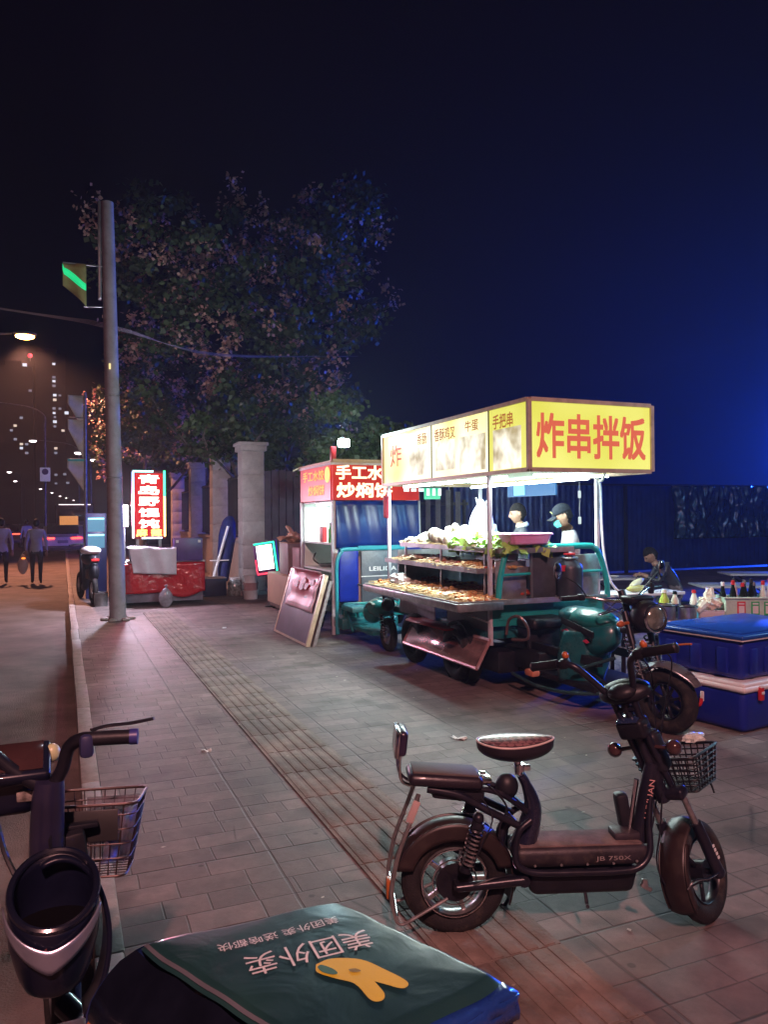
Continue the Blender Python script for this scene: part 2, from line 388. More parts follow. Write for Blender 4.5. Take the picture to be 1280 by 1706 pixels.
# --- brick gate columns, low wall, railing along the pavement edge
TILE = mat('column_tile', (.40, .36, .35), .5, var=.12, vs=5, bump=.1, bs=30, dirt=.2)
def column(x, y, hgt, lab):
    t = thing('gate_column', lab, 'column', (x, y, 0), 0, 'square tiled columns in a row along the fence')
    b = MB(); nrow = int(hgt/.44); ch = (hgt-.12)/nrow
    for i in range(nrow): b.box((0, 0, .06+ch*(i+.5)), (.46, .46, ch-.012), bev=.006)
    b.box((0, 0, hgt/2), (.442, .442, hgt-.02)); b.build('shaft', TILE, t)
    b = MB(); b.box((0, 0, .04), (.56, .56, .10), bev=.01); b.build('plinth', TILE, t)
    b = MB(); b.box((0, 0, hgt), (.56, .56, .12), bev=.012); b.box((0, 0, hgt+.09), (.62, .62, .07), bev=.012); b.build('cap', TILE, t); return t
column(3.66, 16.0, 3.05, 'tall tiled stone column nearest the camera, its street face lit white')
column(3.80, 20.2, 3.36, 'second tiled stone column, rising behind the folded blue parasol')
column(3.97, 25.0, 3.25, 'third tiled column, dim and purple behind the big LED sign')
column(4.1, 30.5, 3.25, 'farthest tiled column, nearly lost in purple gloom')
wl = thing('low_wall', 'pale low wall between the two nearest tiled columns', 'wall', (3.92, 18, 0))
b = MB(); b.box((0, .1, .52), (.26, 3.56, 1.04), bev=.01); b.build('wall_body', TILE, wl)
b = MB(); b.box((0, .1, 1.08), (.34, 3.56, .08), bev=.01); b.build('coping', TILE, wl)
wl2 = dup(wl, (4.06, 22.5, 0), 0, 'low wall behind the second column, mostly hidden by the LED sign stall')
wl3 = dup(wl, (4.2, 27.7, 0), 0, 'farthest low wall stretch, between the third and fourth columns')
RAIL = mat('dark_railing', (.05, .05, .06), .4, metal=.5, var=.2)
for (x, ya, yb, lab) in ((3.95, 16.4, 19.9, 'dark railing on the low wall between the two nearest columns'), (4.08, 20.5, 24.7, 'dark railing behind the second column'), (4.22, 25.3, 30.2, 'farthest dark railing, beyond the third column')):
    f = thing('railing', lab, 'railing', (x, (ya+yb)/2, 1.12)); L2 = (yb-ya)/2
    b = MB(); b.box((0, 0, .06), (.04, 2*L2, .04)); b.box((0, 0, 1.45), (.04, 2*L2, .04)); b.build('rail', RAIL, f)
    b = MB(); k = -L2+.08
    while k < L2: b.box((0, k, .78), (.022, .022, 1.44)); k += .13
    b.build('bars', RAIL, f)
# dark boarded fence between nearest column and the hoarding plus pale pales seen under the canopy
f = thing('board_fence', 'dark purple boarded fence between the nearest column and the blue hoarding', 'fence', (4.9, 16.4, 0))
b = MB(); x = 3.95
while x < 7.3: b.box((x-4.9, 0, 1.35), (.15, .03, 2.55+.03*sin(x*9)), bev=.004, seg=1); x += .165
b.build('boards', mat('dark_boards', (.10, .075, .12), .5, var=.25, vs=4), f)
f = thing('picket_fence', 'grey slatted fence panel seen under the canopy behind the cauliflower tray', 'fence', (8.3, 16.6, 0))
b = MB()
for k in range(6): b.box((-.75+k*.27, 0, 1.35+.04*sin(k*5)), (.13, .03, 1.7), bev=.004, seg=1)
b.build('slats', mat('slat_grey', (.16, .16, .2), .5, var=.2), f)
b = MB(); b.box((0, .04, .7), (1.8, .03, .07)); b.box((0, .04, 1.9), (1.8, .03, .07)); b.build('rail', RAIL, f)
b = MB()
for k in (-.8, .8): b.box((k, .05, 1.0), (.06, .06, 2.0))
b.build('post', RAIL, f)

# --- concrete utility pole
t = thing('utility_pole', 'thick grey concrete pole standing on the pavement by the kerb', 'pole', (.80, 12.9, 0))
lean = -.12
b = MB(); P = [(lean*z/6.5, 0, z) for z in (0, 1, 2, 3, 4, 5, 6, 6.62)]
b.tube(P, [.128, .096], 24, curve=False); b.build('shaft', mat('pole_concrete', (.27, .25, .28), .6, var=.15, vs=3, bump=.15, bs=30, dirt=.35), t)
b = MB()
for k in range(7):
    a = k*1.05; b.ball((.2*cos(a), .2*sin(a)*1.2, .02), (.07, .06, .035), 8, 6)
b.build('base_rubble', KERB, t)
b = MB()
for z in (2.25, 3.55): b.torus((lean*z/6.5, 0, z), (0, 0, 1),   .122-.004*z, .008, 30, 6)
b.build('strap', STEEL, t)
b = MB(); b.box((-.24, .02, 5.85), (.05, .12, 1.55), bev=.01); b.box((-.17, .02, 6.3), (.14, .03, .03)); b.box((-.17, .02, 5.4), (.14, .03, .03)); b.build('cable_bracket', GREYM, t)
b = MB(); b.box((-.105, -.12, 4.0), (.03, .02, .09), bev=.005); b.build('marker', glow('marker_warm', (1, .8, .35), 1.2), t)
# overhead wires
b = MB()
for k in range(4):
    b.tube([(-12, 16+k*.2, 6.4+.03*k), (-1.17, 14.0+k*.1, 5.07+.03*k), (.72, 13.06, 4.66+.02*k), (3, 15.4+.3*k, 4.88+.05*k), (8, 21+.8*k, 6.3+.15*k)], .005, 6)
tag(b.build('overhead_wires', mat('wire_grey', (.16, .13, .13), .6, var=0)), 'bundle of thin overhead wires strapped to the concrete pole', 'wires')

# --- banner poles
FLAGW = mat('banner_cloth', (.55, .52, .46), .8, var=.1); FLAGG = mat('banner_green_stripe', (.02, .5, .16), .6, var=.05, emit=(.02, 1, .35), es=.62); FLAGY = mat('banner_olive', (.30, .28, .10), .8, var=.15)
bp_ = thing('street_banner', 'olive banner with a glowing green wave stripe hung from the concrete pole', 'banner', (.42, 12.86, 0))
b = MB(); b.cyl((.27, 0, 5.58), (-.40, 0, 5.58), .012, .012, 8); b.cyl((.27, 0, 4.95), (-.10, 0, 4.92), .01, .01, 8); b.build('bracket', GREYM, bp_)
wv = lambda u: .03*sin(u*6)
bot = lambda u: 5.22-.30*u**1.2
b = MB(); b.grid(lambda u, v: (-.40+u*.34, wv(u), bot(u)+v*(5.58-bot(u))), 12, 6); fl = b.build('banner', FLAGY, bp_, solid=.004)
b = MB(); b.grid(lambda u, v: (-.402+u*.34, wv(u)-.008, 5.42-.03*u-.2*u*u*(3-2*u)-.02+v*(.10+.03*sin(u*3)) + (.06 if u < .04 else 0)), 16, 2); b.build('stripe', FLAGG, fl, solid=.003)
bp2 = thing('banner_pole', 'grey pole farther along with pale triangular pennants hanging from it', 'banner pole', (.62, 24, 0))
b = MB(); b.cyl((0, 0, 0), (0, 0, 5.3), .05, .04, 12); b.cyl((0, 0, 4.55), (-.45, 0, 4.55), .015, .015, 8); b.cyl((0, 0, 3.35), (-.45, 0, 3.35), .015, .015, 8); b.build('pole', GREYM, bp2)
def penn(z0, hh, wd, mm, nm='pennant'):
    b = MB(); b.grid(lambda u, v: (-.05-wd*(1-u), .03*sin(v*5+u*3), z0-v*hh*(.25+.75*u)), 8, 8); return b.build(nm, mm, bp2, solid=.004)
penn(5.2, 1.0, .42, FLAGW); penn(4.5, 1.15, .42, FLAGW); q = penn(3.32, .9, .44, FLAGW)
b = MB(); b.box((-.26, -.03, 3.32), (.44, .03, .07)); b.build('header', mat('banner_green', (.05, .45, .3), .6, var=.1), q)

# --- street lamps
HEADW = glow('lamp_white_lens', (1, .85, .85), 9); HEADO = glow('lamp_sodium_lens', (1, .42, .10), 60)
def street_lamp(x, y, hgt, arm, lens, lab, sgn=-1, double=False, group='street lamps receding down the road'):
    t = thing('street_lamp', lab, 'street lamp', (x, y, -.12), 0, group)
    b = MB(); b.cyl((0, 0, 0), (0, 0, hgt*.86), .09, .06, 14); b.build('pole', GREYM, t)
    for s in ((sgn, -sgn) if double else (sgn,)):
        b = MB(); b.tube([(0, 0, hgt*.85), (s*.05, 0, hgt*.92), (s*arm*.3, 0, hgt*.975), (s*arm*.95, 0, hgt)], [.055, .035], 10); b.build('arm', GREYM, t)
        hd = MB(); hd.ball((s*(arm+.3), 0, hgt+.02), (.38, .16, .09), 14, 8); hd = hd.build('lamp_head', GREYM, t)
        l = MB(); l.ball((s*(arm+.3), 0, hgt-.07), (.3, .15, .11), 14, 8); l.build('lens', lens, hd)
    return t
street_lamp(-3.45, 28.65, 8, 2.0, HEADO, 'bright orange sodium street lamp hanging over the road, nearest of the row', sgn=1)
street_lamp(-1.05, 55, 9.3, 3.2, HEADW, 'tall grey street lamp carrying a square no-parking plate, its arm reaching left')
street_lamp(1.35, 73, 8.6, 3.4, HEADW, 'grey street lamp with its head directly right of the no-parking lamp', sgn=-1)
street_lamp(1.9, 60, 6.6, .5, HEADW, 'low white street lamp glowing just left of the concrete pole')
street_lamp(3.4, 64, 6.4, .8, HEADW, 'white street lamp head nearest the concrete pole')
for i, (x, y, hh) in enumerate([(-7.5, 95, 8.5), (-5.4, 120, 8.5), (-6.2, 150, 8.6), (-3.0, 185, 8.5), (-1.0, 210, 8.5), (.8, 240, 8.5), (2.5, 265, 8.6), (5, 290, 8.5)]):
    street_lamp(x, y, hh, 1.2, HEADW, 'tiny distant street lamp, number %s counting from the left along the horizon' % ['one', 'two', 'three', 'four', 'five', 'six', 'seven', 'eight'][i])
t = street_lamp(-2.9, -5.0, 8.2, 1.3, HEADO, 'street lamp standing behind the camera on the road side', sgn=1)
# no-parking plate on the second lamp
t = thing('road_sign', 'square white road sign plate with a dark disc, fixed to the tall lamp post', 'road sign', (-1.05, 54.85, 4.55))
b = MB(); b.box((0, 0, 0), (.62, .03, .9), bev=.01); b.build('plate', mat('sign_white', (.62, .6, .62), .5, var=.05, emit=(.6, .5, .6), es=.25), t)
b = MB(); b.cyl((0, -.02, .18), (0, -.03, .18), .2, .2, 24); b.build('disc', mat('sign_dark', (.08, .06, .16), .5, var=0), t)
b = MB(); b.box((0, .07, 0), (.08, .12, .3)); b.build('bracket', GREYM, t)

# --- city towers far away with lit windows
WIN = [glow('window_cool', (.8, .85, 1), 1.1), glow('window_warm', (1, .8, .65), .9), glow('window_dim', (.6, .6, .8), .45)]
TOW = mat('tower_facade', (.010, .009, .02), .8, var=.2, vs=.05)
def tower(px, w, top, D, lab, wins, red=None):
    t = thing('apartment_tower', lab, 'tower', (px, D, -.13))
    b = MB(); b.box((0, 0, top/2), (w, 14, top)); b.box((0, 0, top+1.5), (w*.4, 6, 3)); b.build('wall', TOW, t)
    for (x, z, k, s) in wins:
        b = MB(); b.box((x, -7.03, z), (1.35*s, .1, 1.05*s)); b.build('window', WIN[k], t)
    if red:
        b = MB(); b.cyl((red[0], -5, top+2.9), (red[0], -5, red[1]-.9), .2, .2, 8); m_ = b.build('mast', GREYM, t); b = MB(); b.ball((red[0], -5, red[1]), 1.0, 12, 8); b.build('beacon', glow('beacon_red', (1, .06, .1), 2.5), m_)
rw = random.Random(3); sc = 400/1281.
def pw(px, py, cx):   # pixel of a lit window on a facade 393 m away
    return ((px-104)*sc*1.02-cx, 1.7+(865.5-py)*sc)
cx = -5.0
ws = [(*pw(x, y, cx), k, s) for x, y, k, s in [(93, 631, 0, 1), (93, 651, 2, 1), (93, 657, 0, 1), (93, 664, 2, 1), (94, 678, 0, 1.1), (94, 685, 1, 1.1), (101, 678, 2, .8), (93, 698, 2, 1), (101, 698, 2, .9), (93, 705, 0, .9), (110, 704, 0, 1.3), (94, 718, 0, 1.2), (94, 711, 2, .8), (94, 725, 2, .9), (105, 731, 1, 1), (95, 758, 1, 1), (95, 765, 2, 1), (95, 798, 2, 1), (107, 797, 2, 1), (95, 811, 2, .8), (111, 810, 2, 1)]]
tower(cx, 13, 80, 400, 'tallest dark tower block with a column of small lit windows', ws)
cx = -21.0
ws = [(*pw(x, y, cx), k, s) for x, y, k, s in [(54, 635, 0, 1.4), (61, 673, 2, 1), (49, 714, 2, 1), (41, 726, 1, 1), (36, 733, 2, .9), (41, 746, 2, 1), (49, 753, 1, 1), (49, 759, 0, 1), (56, 753, 2, 1), (56, 766, 2, 1)]]
tower(cx, 17, 73, 400, 'dark tower block at left with a red beacon above its roof', ws, red=((61-104)*sc*1.02-cx, 78.5))

# --- trees: limbs grown by recursion, leaf-sized faces in clumps
BARK = mat('bark', (.11, .085, .07), .85, var=.3, vs=9, bump=.6, bs=30)
def leafmat(name, c1, c2):
    m, n, b, N, L = nodes(name); tc = N('ShaderNodeTexCoord'); nz = N('ShaderNodeTexNoise', i_Scale=1.3, i_Detail=7.0)
    r = ramp(N, .35, c1, .68, c2); L(tc.outputs['Object'], nz.inputs['Vector']); L(nz.outputs['Fac'], r.inputs[0]); L(r.outputs[0], b.inputs['Base Color'])
    b.inputs['Roughness'].default_value = .55; b.inputs['Subsurface Weight'].default_value = 0; return m
LEAF = leafmat('leaf_green', (.018, .038, .010), (.06, .095, .026)); POD = leafmat('seed_pod_pink', (.38, .19, .15), (.52, .31, .22)); LEAFD = leafmat('leaf_dark', (.008, .012, .008), (.02, .03, .016))
def quadleaf(b, p, s, rnd, droop=0):
    d = Vector((rnd.uniform(-1, 1), rnd.uniform(-1, 1), rnd.uniform(-.9, .4)-droop)).normalized(); e = d.cross(Vector((rnd.uniform(-1, 1), rnd.uniform(-1, 1), rnd.uniform(-1, 1)))).normalized()
    w = s*rnd.uniform(.3, .45); a = p; c = p+d*s; mL = p+d*s*.45+e*w; mR = p+d*s*.45-e*w
    b._f([b.bm.verts.new(v) for v in (a, mL, c, mR)])
def tree(name, loc, trunk_h, crown, cz, r, rnd, leafn, podn, lab, cat='tree', leaf=None, group=None, ls=.15, spread=1.0, droop=0):
    t = thing(name, lab, cat, loc, 0, group); b = MB(); tips = []
    def limb(p, d, L, r0, lv):
        n = 5; pts = [p]; q = p.copy(); dd = d.copy()
        for i in range(n):
            dd = (dd+Vector((rnd.uniform(-.16, .16), rnd.uniform(-.16, .16), rnd.uniform(-.04, .14)))).normalized(); q = q+dd*L/n; pts.append(q.copy())
        b.tube(pts, [r0, r0*.55], 8 if lv < 2 else 5, curve=False)
        tips.extend(pts[2:]) if lv >= 1 else None
        if lv < 3:
            for k in range(3 if lv else 4):
                f = rnd.choice([.5, .7, .9, 1]); pp = pts[int(f*n)]; a = rnd.uniform(0, 2*pi)
                nd = (dd*.6+Vector((cos(a)*spread, sin(a)*spread, rnd.uniform(.1, .6)))).normalized(); limb(pp, nd, L*rnd.uniform(.55, .75), r0*.5, lv+1)
    limb(Vector((0, 0, 0)), Vector((.02, 0, 1)), trunk_h, r, 0)
    b.build('trunk', BARK, t)
    cl = []
    rx, ry, rz = crown
    lob = [rnd.uniform(0, 6) for _ in range(4)]
    while len(cl) < leafn//110:
        u = Vector((rnd.uniform(-1, 1), rnd.uniform(-1, 1), rnd.uniform(-1, 1)))
        lim = .78+.16*sin(3*math.atan2(u.z, u.x)+lob[0])+.10*sin(7*math.atan2(u.z, u.x)+lob[1])+.07*sin(5*math.atan2(u.y, u.z)+lob[2])
        if .2 < u.length < lim and rnd.random() < u.length**1.5: cl.append(Vector((u.x*rx, u.y*ry, cz+u.z*rz)))
    tp = [x for x in tips if ((x.x/rx)**2+(x.y/ry)**2+((x.z-cz)/rz)**2) < 1.1]
    for x in tp[::3]: cl.append(x)
    b = MB(); b.mi = 0
    for c in cl:
        R0 = rnd.uniform(.22, .50)*(rx/4)**.5
        for i in range(leafn//max(len(cl), 1)):
            g = Vector((rnd.gauss(0, .5), rnd.gauss(0, .5), rnd.gauss(0, .34)-droop*rnd.random()*2))*R0
            quadleaf(b, c+g, ls*rnd.uniform(.7, 1.3), rnd, droop)
    b.build('foliage', leaf or LEAF, t, smooth='leaf')
    if podn:
        b = MB()
        for i in range(podn):
            while True:
                u = Vector((rnd.uniform(-1, 1), rnd.uniform(-1, .7), rnd.uniform(-1, 1)))
                lim = .82+.16*sin(3*math.atan2(u.z, u.x)+lob[0])+.10*sin(7*math.atan2(u.z, u.x)+lob[1])+.07*sin(5*math.atan2(u.y, u.z)+lob[2])
                if lim*.5 < u.length < lim: break
            c = Vector((u.x*rx, u.y*ry, cz+u.z*rz)); R0 = rnd.uniform(.13, .3)
            for k in range(34): quadleaf(b, c+Vector((rnd.gauss(0, .5), rnd.gauss(0, .5), rnd.gauss(0, .7)))*R0, .12*rnd.uniform(.7, 1.2), rnd)
        b.build('seed_pods', POD, t, smooth='leaf')
    return t
tree('broadleaf_tree', (4.9, 20.6, 0), 4.2, (4.5, 3.6, 4.3), 7.3, .17, random.Random(11), 21000, 230, 'big tree with pink seed pods spreading above the tiled columns', ls=.16)
tree('broadleaf_tree', (2.5, 27.8, 0), 3.4, (2.0, 2.4, 3.1), 5.6, .13, random.Random(5), 8000, 80, 'smaller tree behind the concrete pole with pale pods at its left edge', ls=.17)
tree('broadleaf_tree', (4.9, 33, 0), 3.6, (3.6, 3.2, 3.2), 6.2, .15, random.Random(9), 9000, 40, 'dim tree farther along the fence, purple in the glow of the LED sign', ls=.2)
tree('bush', (4.95, 13.3, 0), 1.6, (1.25, .8, .85), 3.05, .05, random.Random(2), 5200, 0, 'added green sapling in place of low tree branches, lit by the dumpling stall bulb', cat='bush', ls=.1)  # sapling added to stand in for the big tree's low lit branches
t = thing('plastic_film', 'crinkled plastic film with teal glints hung over the hoarding at the right', 'plastic film', (18.4, 16.8, .9))
b = MB(); b.grid(lambda u, v: (-2.6+5.2*u, -.09+.16*NZ.noise(Vector((u*21, v*1.6, 0)))+.07*NZ.noise(Vector((u*60, v*7, 3))), 1.5*v), 240, 30); b.build('film', mat('teal_film', (.01, .05, .11), .22, metal=.4, var=.4, vs=5, bump=.4, bs=7), t, solid=.003)
b = MB(); b.cyl((-2.6, -.02, 1.5), (2.6, -.02, 1.5), .012, n=6); b.build('line', GREYM, t)
# ================================================================ THE FRYING STALL ON ITS CARGO TRICYCLE
def sheet_glow(name, c1, c2, s, scale=1.0, lo=.35, hi=.7):
    """a backlit printed sheet: random brighter spots painted into the emission for tubes behind"""
    m, n, b, N, L = nodes(name); tc = N('ShaderNodeTexCoord'); nz = N('ShaderNodeTexNoise', i_Scale=scale, i_Detail=2.0)
    r = ramp(N, lo, c1, hi, c2); L(tc.outputs['Object'], nz.inputs['Vector']); L(nz.outputs['Fac'], r.inputs[0]); L(r.outputs[0], b.inputs['Emission Color'])
    b.inputs['Base Color'].default_value = (*[.12*min(x, 1) for x in c1], 1); b.inputs['Specular IOR Level'].default_value = .2; b.inputs['Emission Strength'].default_value = s; b.inputs['Roughness'].default_value = .4; return m
YEL = sheet_glow('backlit_yellow', (.76, .74, .10), (.98, .95, .26), 1.0, 1.1)
YELW = sheet_glow('backlit_washed_yellow', (.93, .86, .22), (1.25, 1.2, .85), 1.15, 1.0, .36, .6)
PHOTO = sheet_glow('backlit_food_print', (.50, .40, .20), (1.2, 1.15, .95), 1.0, 5.0, .32, .58)
REDL = glow('backlit_red_letter', (.78, .14, .075), .95); BRNL = glow('backlit_brown_letter', (.5, .16, .03), .9)
ALU = mat('aluminium_trim', (.55, .42, .30), .4, metal=.3, var=.15, vs=12)
GALV = mat('galvanised_sheet', (.55, .57, .58), .32, metal=.75, var=.25, vs=5, dirt=.2)
TUBE = glow('led_tube', (.85, 1, .98), 25)

X0, X1, Y0, Y1, Z0, Z1 = 3.60, 4.90, 5.45, 8.62, 1.985, 2.575
st = thing('food_tricycle', 'teal cargo tricycle with a yellow lit canopy, frying stall nearest the camera', 'food tricycle', (4.1, 6.5, 0))
def Lc(mb): mb.M = Matrix.Translation((-4.1, -6.5, 0)); return mb
def NM(): return Lc(MB())
# canopy sign box
cy = NM(); cy.box(((X0+X1)/2, (Y0+Y1)/2, Z1-.012), (X1-X0-.04, Y1-Y0-.04, .02)); cy.box(((X0+X1)/2, (Y0+Y1)/2, Z0+.03), (X1-X0-.06, Y1-Y0-.06, .02))
canopy = cy.build('canopy', WHT, st)
b = NM(); T = .035
for (x, y) in ((X0, Y0), (X1, Y0), (X0, Y1), (X1, Y1)): b.box((x, y, (Z0+Z1)/2), (T, T, Z1-Z0+.002))
for z in (Z0, Z1):
    for x in (X0, X1): b.box((x, (Y0+Y1)/2, z), (T-.003, Y1-Y0-T, T))
    for y in (Y0, Y1): b.box(((X0+X1)/2, y, z), (X1-X0-T, T-.003, T))
b.build('trim', ALU, canopy)
b = NM(); b.box(((X0+X1)/2, Y0+.006, (Z0+Z1)/2), (X1-X0-.036, .008, Z1-Z0-.036)); fs = b.build('front_sign', YEL, canopy)
b = NM(); put_text(b, '炸串拌饭', ((X0+X1)/2, Y0+.001, (Z0+Z1)/2-.005), (1, 0, 0), (0, 0, 1), 1.16, .385, bold=.022); b.build('lettering', REDL, canopy)
b = NM(); b.box((X1-.006, (Y0+Y1)/2, (Z0+Z1)/2), (.008, Y1-Y0-.04, Z1-Z0-.036)); b.build('right_sign', YEL, canopy)
b = NM(); b.box(((X0+X1)/2, Y1-.006, (Z0+Z1)/2), (X1-X0-.036, .008, Z1-Z0-.036)); b.build('back_sign', YEL, canopy)
sp = [(Y0+.03, 6.10, YEL), (6.115, 7.28, YELW), (7.295, Y1-.03, YELW)]
for (a, c, mm) in sp:
    b = NM(); b.box((X0+.006, (a+c)/2, (Z0+Z1)/2), (.008, c-a, Z1-Z0-.036)); b.build('side_sign', mm, canopy)
b = NM()
for y in (6.107, 7.288): b.box((X0-.001, y, (Z0+Z1)/2), (.01, .014, Z1-Z0-.036))
b.build('sign_seam', mat('dark_seam', (.06, .05, .03), .5, var=0), canopy)
b = NM(); put_text(b, '手把串', (X0, 5.86, 2.44), (0, -1, 0), (0, 0, 1), .34, .13, bold=.02)
b.build('lettering', BRNL, canopy); b = NM(); put_text(b, '牛蛋', (X0, 6.42, 2.46), (0, -1, 0), (0, 0, 1), .26, .11, bold=.012)
b.build('lettering', BRNL, canopy); b = NM(); put_text(b, '香酥鸡叉', (X0, 6.98, 2.44), (0, -1, 0), (0, 0, 1), .46, .13, bold=.012)
b.build('lettering', BRNL, canopy); b = NM(); put_text(b, '香肠', (X0, 7.52, 2.44), (0, -1, 0), (0, 0, 1), .24, .12, bold=.012)
b.build('lettering', BRNL, canopy)
b = NM(); put_text(b, '炸', (X0, 8.22, 2.31), (0, -1, 0), (0, 0, 1), .32, .26, bold=.01); b.build('lettering', REDL, canopy)
for (y, w, h, z) in ((5.80, .46, .36, 2.19), (6.42, .50, .34, 2.20), (6.98, .42, .30, 2.22), (7.62, .46, .30, 2.2)):
    b = NM(); b.box((X0+.0005, y, z), (.004, w, h)); b.build('food_picture', PHOTO, canopy)
# led tubes below the canopy
for (x, y0, y1) in ((X0+.18, 6.1, 8.4), (X1-.2, 6.1, 8.4)):
    b = NM(); b.cyl((x, y0, Z0-.03), (x, y1, Z0-.03), .014, .014, 8); b.build('light_tube', TUBE, canopy)
b = NM(); b.cyl((X0+.25, 5.75, Z0-.03), (X1-.25, 5.75, Z0-.03), .012, .012, 8); b.build('light_tube', TUBE, canopy)
l = lamp('canopy_light', 'AREA', (4.1, 7.2, Z0-.05), 200, (.82, 1, .97), .9, None, size_y=2.4)
# posts
PST = mat('post_paint', (.55, .55, .62), .4, var=.1, dirt=.15)
for (x, y) in ((3.62, 6.14), (4.88, 6.2), (3.62, 8.5), (4.88, 8.5)):
    b = NM(); b.box((x, y, (Z0+.40)/2), (.036, .036, Z0-.42), bev=.003, seg=1); b.build('post', PST, st)
b = NM(); b.tube([(4.5, 5.6, Z0-.02), (4.62, 5.8, Z0-.07), (4.80, 6.1, Z0-.03), (4.90, 6.17, Z0-.1), (4.91, 6.17, 1.5), (4.93, 6.16, 1.2), (4.97, 6.12, .95), (5.06, 6.05, .82), (5.2, 6.0, .79)], .013, 8); b.build('power_cable', WHT, st)
# bed, cargo box
b = NM(); b.box((4.25, 7.35, .50), (1.22, 2.44, .07), bev=.008); b.build('bed', TEALD, st)
b = NM(); b.box((4.25, 6.135, .70), (1.24, .03, .24), bev=.006); b.box((4.25, 6.118, .66), (1.1, .012, .05), bev=.004); b.box((4.25, 6.118, .75), (1.1, .012, .05), bev=.004); b.build('front_board', TEAL, st)
b = NM(); b.box((3.643, 6.6, .66), (.03, .85, .26)); b.box((3.66, 8.52, .66), (.03, .05, .3)); b.build('side_board', mat('dark_side', (.03, .03, .05), .4, var=.2), st)
b = NM(); b.box((3.615, 7.72, .635), (.012, .92, .27), bev=.003, seg=1); b.build('side_panel', mat('lilac_sheet', (.42, .33, .40), .45, var=.12, dirt=.3), st)
# teal cage at the front of the bed
b = NM()
b.tube([(3.655, 6.06, .80), (3.675, 6.06, 1.0), (3.73, 6.06, 1.22), (3.80, 6.06, 1.285), (3.92, 6.06, 1.30), (4.6, 6.06, 1.305), (4.73, 6.06, 1.285), (4.80, 6.06, 1.20), (4.87, 6.06, .98), (4.885, 6.06, .80)], .029, 10, flat=(1, .8))
b.cyl((3.68, 6.06, 1.055), (4.0, 6.06, 1.06), .014, n=8); b.cyl((4.5, 6.06, 1.06), (4.85, 6.06, 1.06), .014, n=8)
b.build('cage', mat('teal_cage', (.02, .42, .40), .3, var=.1, coat=.4, dirt=.12), st)
b = NM(); b.box((4.02, 6.07, 1.04), (.02, .02, .47)); b.box((4.06, 6.11, 1.04), (.012, .02, .47)); b.build('bracket', GREYM, st)
b = NM(); b.box((4.25, 6.10, 1.06), (.42, .025, .46), bev=.004); b.build('dark_panel', mat('slate_panel', (.09, .10, .12), .35, metal=.3, var=.25), st)
b = NM(); b.box((3.84, 6.14, 1.0), (.33, .02, .36), bev=.003); b.box((4.66, 6.14, 1.02), (.34, .02, .40), bev=.003); b.build('steel_panel', GALV, st)
b = NM(); b.box((4.36, 6.02, .825), (.95, .035, .022), bev=.003); b.build('rail', STEEL, st)
# gas bottle regulator and mirror behind the cage
b = NM(); b.lathe([(.02, .0), (.115, .02), (.12, .30), (.11, .34), (.045, .40), (.04, .42)], (4.37, 5.96, .80), n=24); b.build('gas_bottle', mat('bottle_dark', (.04, .045, .06), .4, var=.2, metal=.3), st)
b = NM(); b.torus((4.37, 5.96, 1.20), (0, 0, 1), .07, .012, 20, 6); b.cyl((4.37, 5.96, 1.16), (4.37, 5.96, 1.23), .02, n=10); b.build('valve_collar', STEEL, st)
b = NM(); b.cyl((4.37, 5.96, 1.23), (4.37, 5.96, 1.245), .055, n=16); b.box((4.27, 5.9, 1.11), (.07, .012, .055)); b.build('valve_cap', RED, st)
# shelves, trays, counter
b = NM()
for (x, y) in ((3.66, 6.3), (3.66, 7.2), (3.66, 8.1), (4.4, 6.3), (4.4, 8.1)): b.box((x, y, .98), (.022, .022, .62))
b.build('shelf_leg', STEEL, st)
def tray(x0, x1, y0, y1, z, nm, m_=GALV):
    b = NM(); b.box(((x0+x1)/2, (y0+y1)/2, z), (x1-x0, y1-y0, .012))
    for y in (y0, y1): b.box(((x0+x1)/2, y, z+.022), (x1-x0, .008, .04))
    for x in (x0, x1): b.box((x, (y0+y1)/2, z+.022), (.008, y1-y0-.01, .04))
    return b.build(nm, m_, st)
tray(3.63, 4.45, 6.0, 8.2, 1.262, 'top_shelf'); tray(3.50, 4.35, 6.17, 8.35, 1.075, 'middle_shelf'); 
ctr = tray(3.20, 4.3, 5.98, 8.25, .80, 'counter')
b = NM(); b.box((3.193, 7.11, .79), (.02, 2.29, .07), bev=.004); b.box((3.42, 5.967, .79), (.46, .02, .07), bev=.004); b.build('edge_rail', STEEL, ctr)
b = NM(); b.cyl((3.21, 5.99, .76), (3.6, 6.15, .62), .008, n=6); b.cyl((3.21, 8.1, .76), (3.6, 8.2, .62), .008, n=6); b.build('strut', STEEL, ctr)
b = NM(); b.box((4.1, 8.3, 1.0), (.9, .015, .42)); b.box((4.46, 7.2, .98), (.015, 2.1, .34)); b.build('back_panel', GALV, st)
b = NM(); b.box((4.02, 6.7, 1.17), (.03, .75, .13), rot=(0, 10, 0)); b.build('fridge_panel', WHT, st)
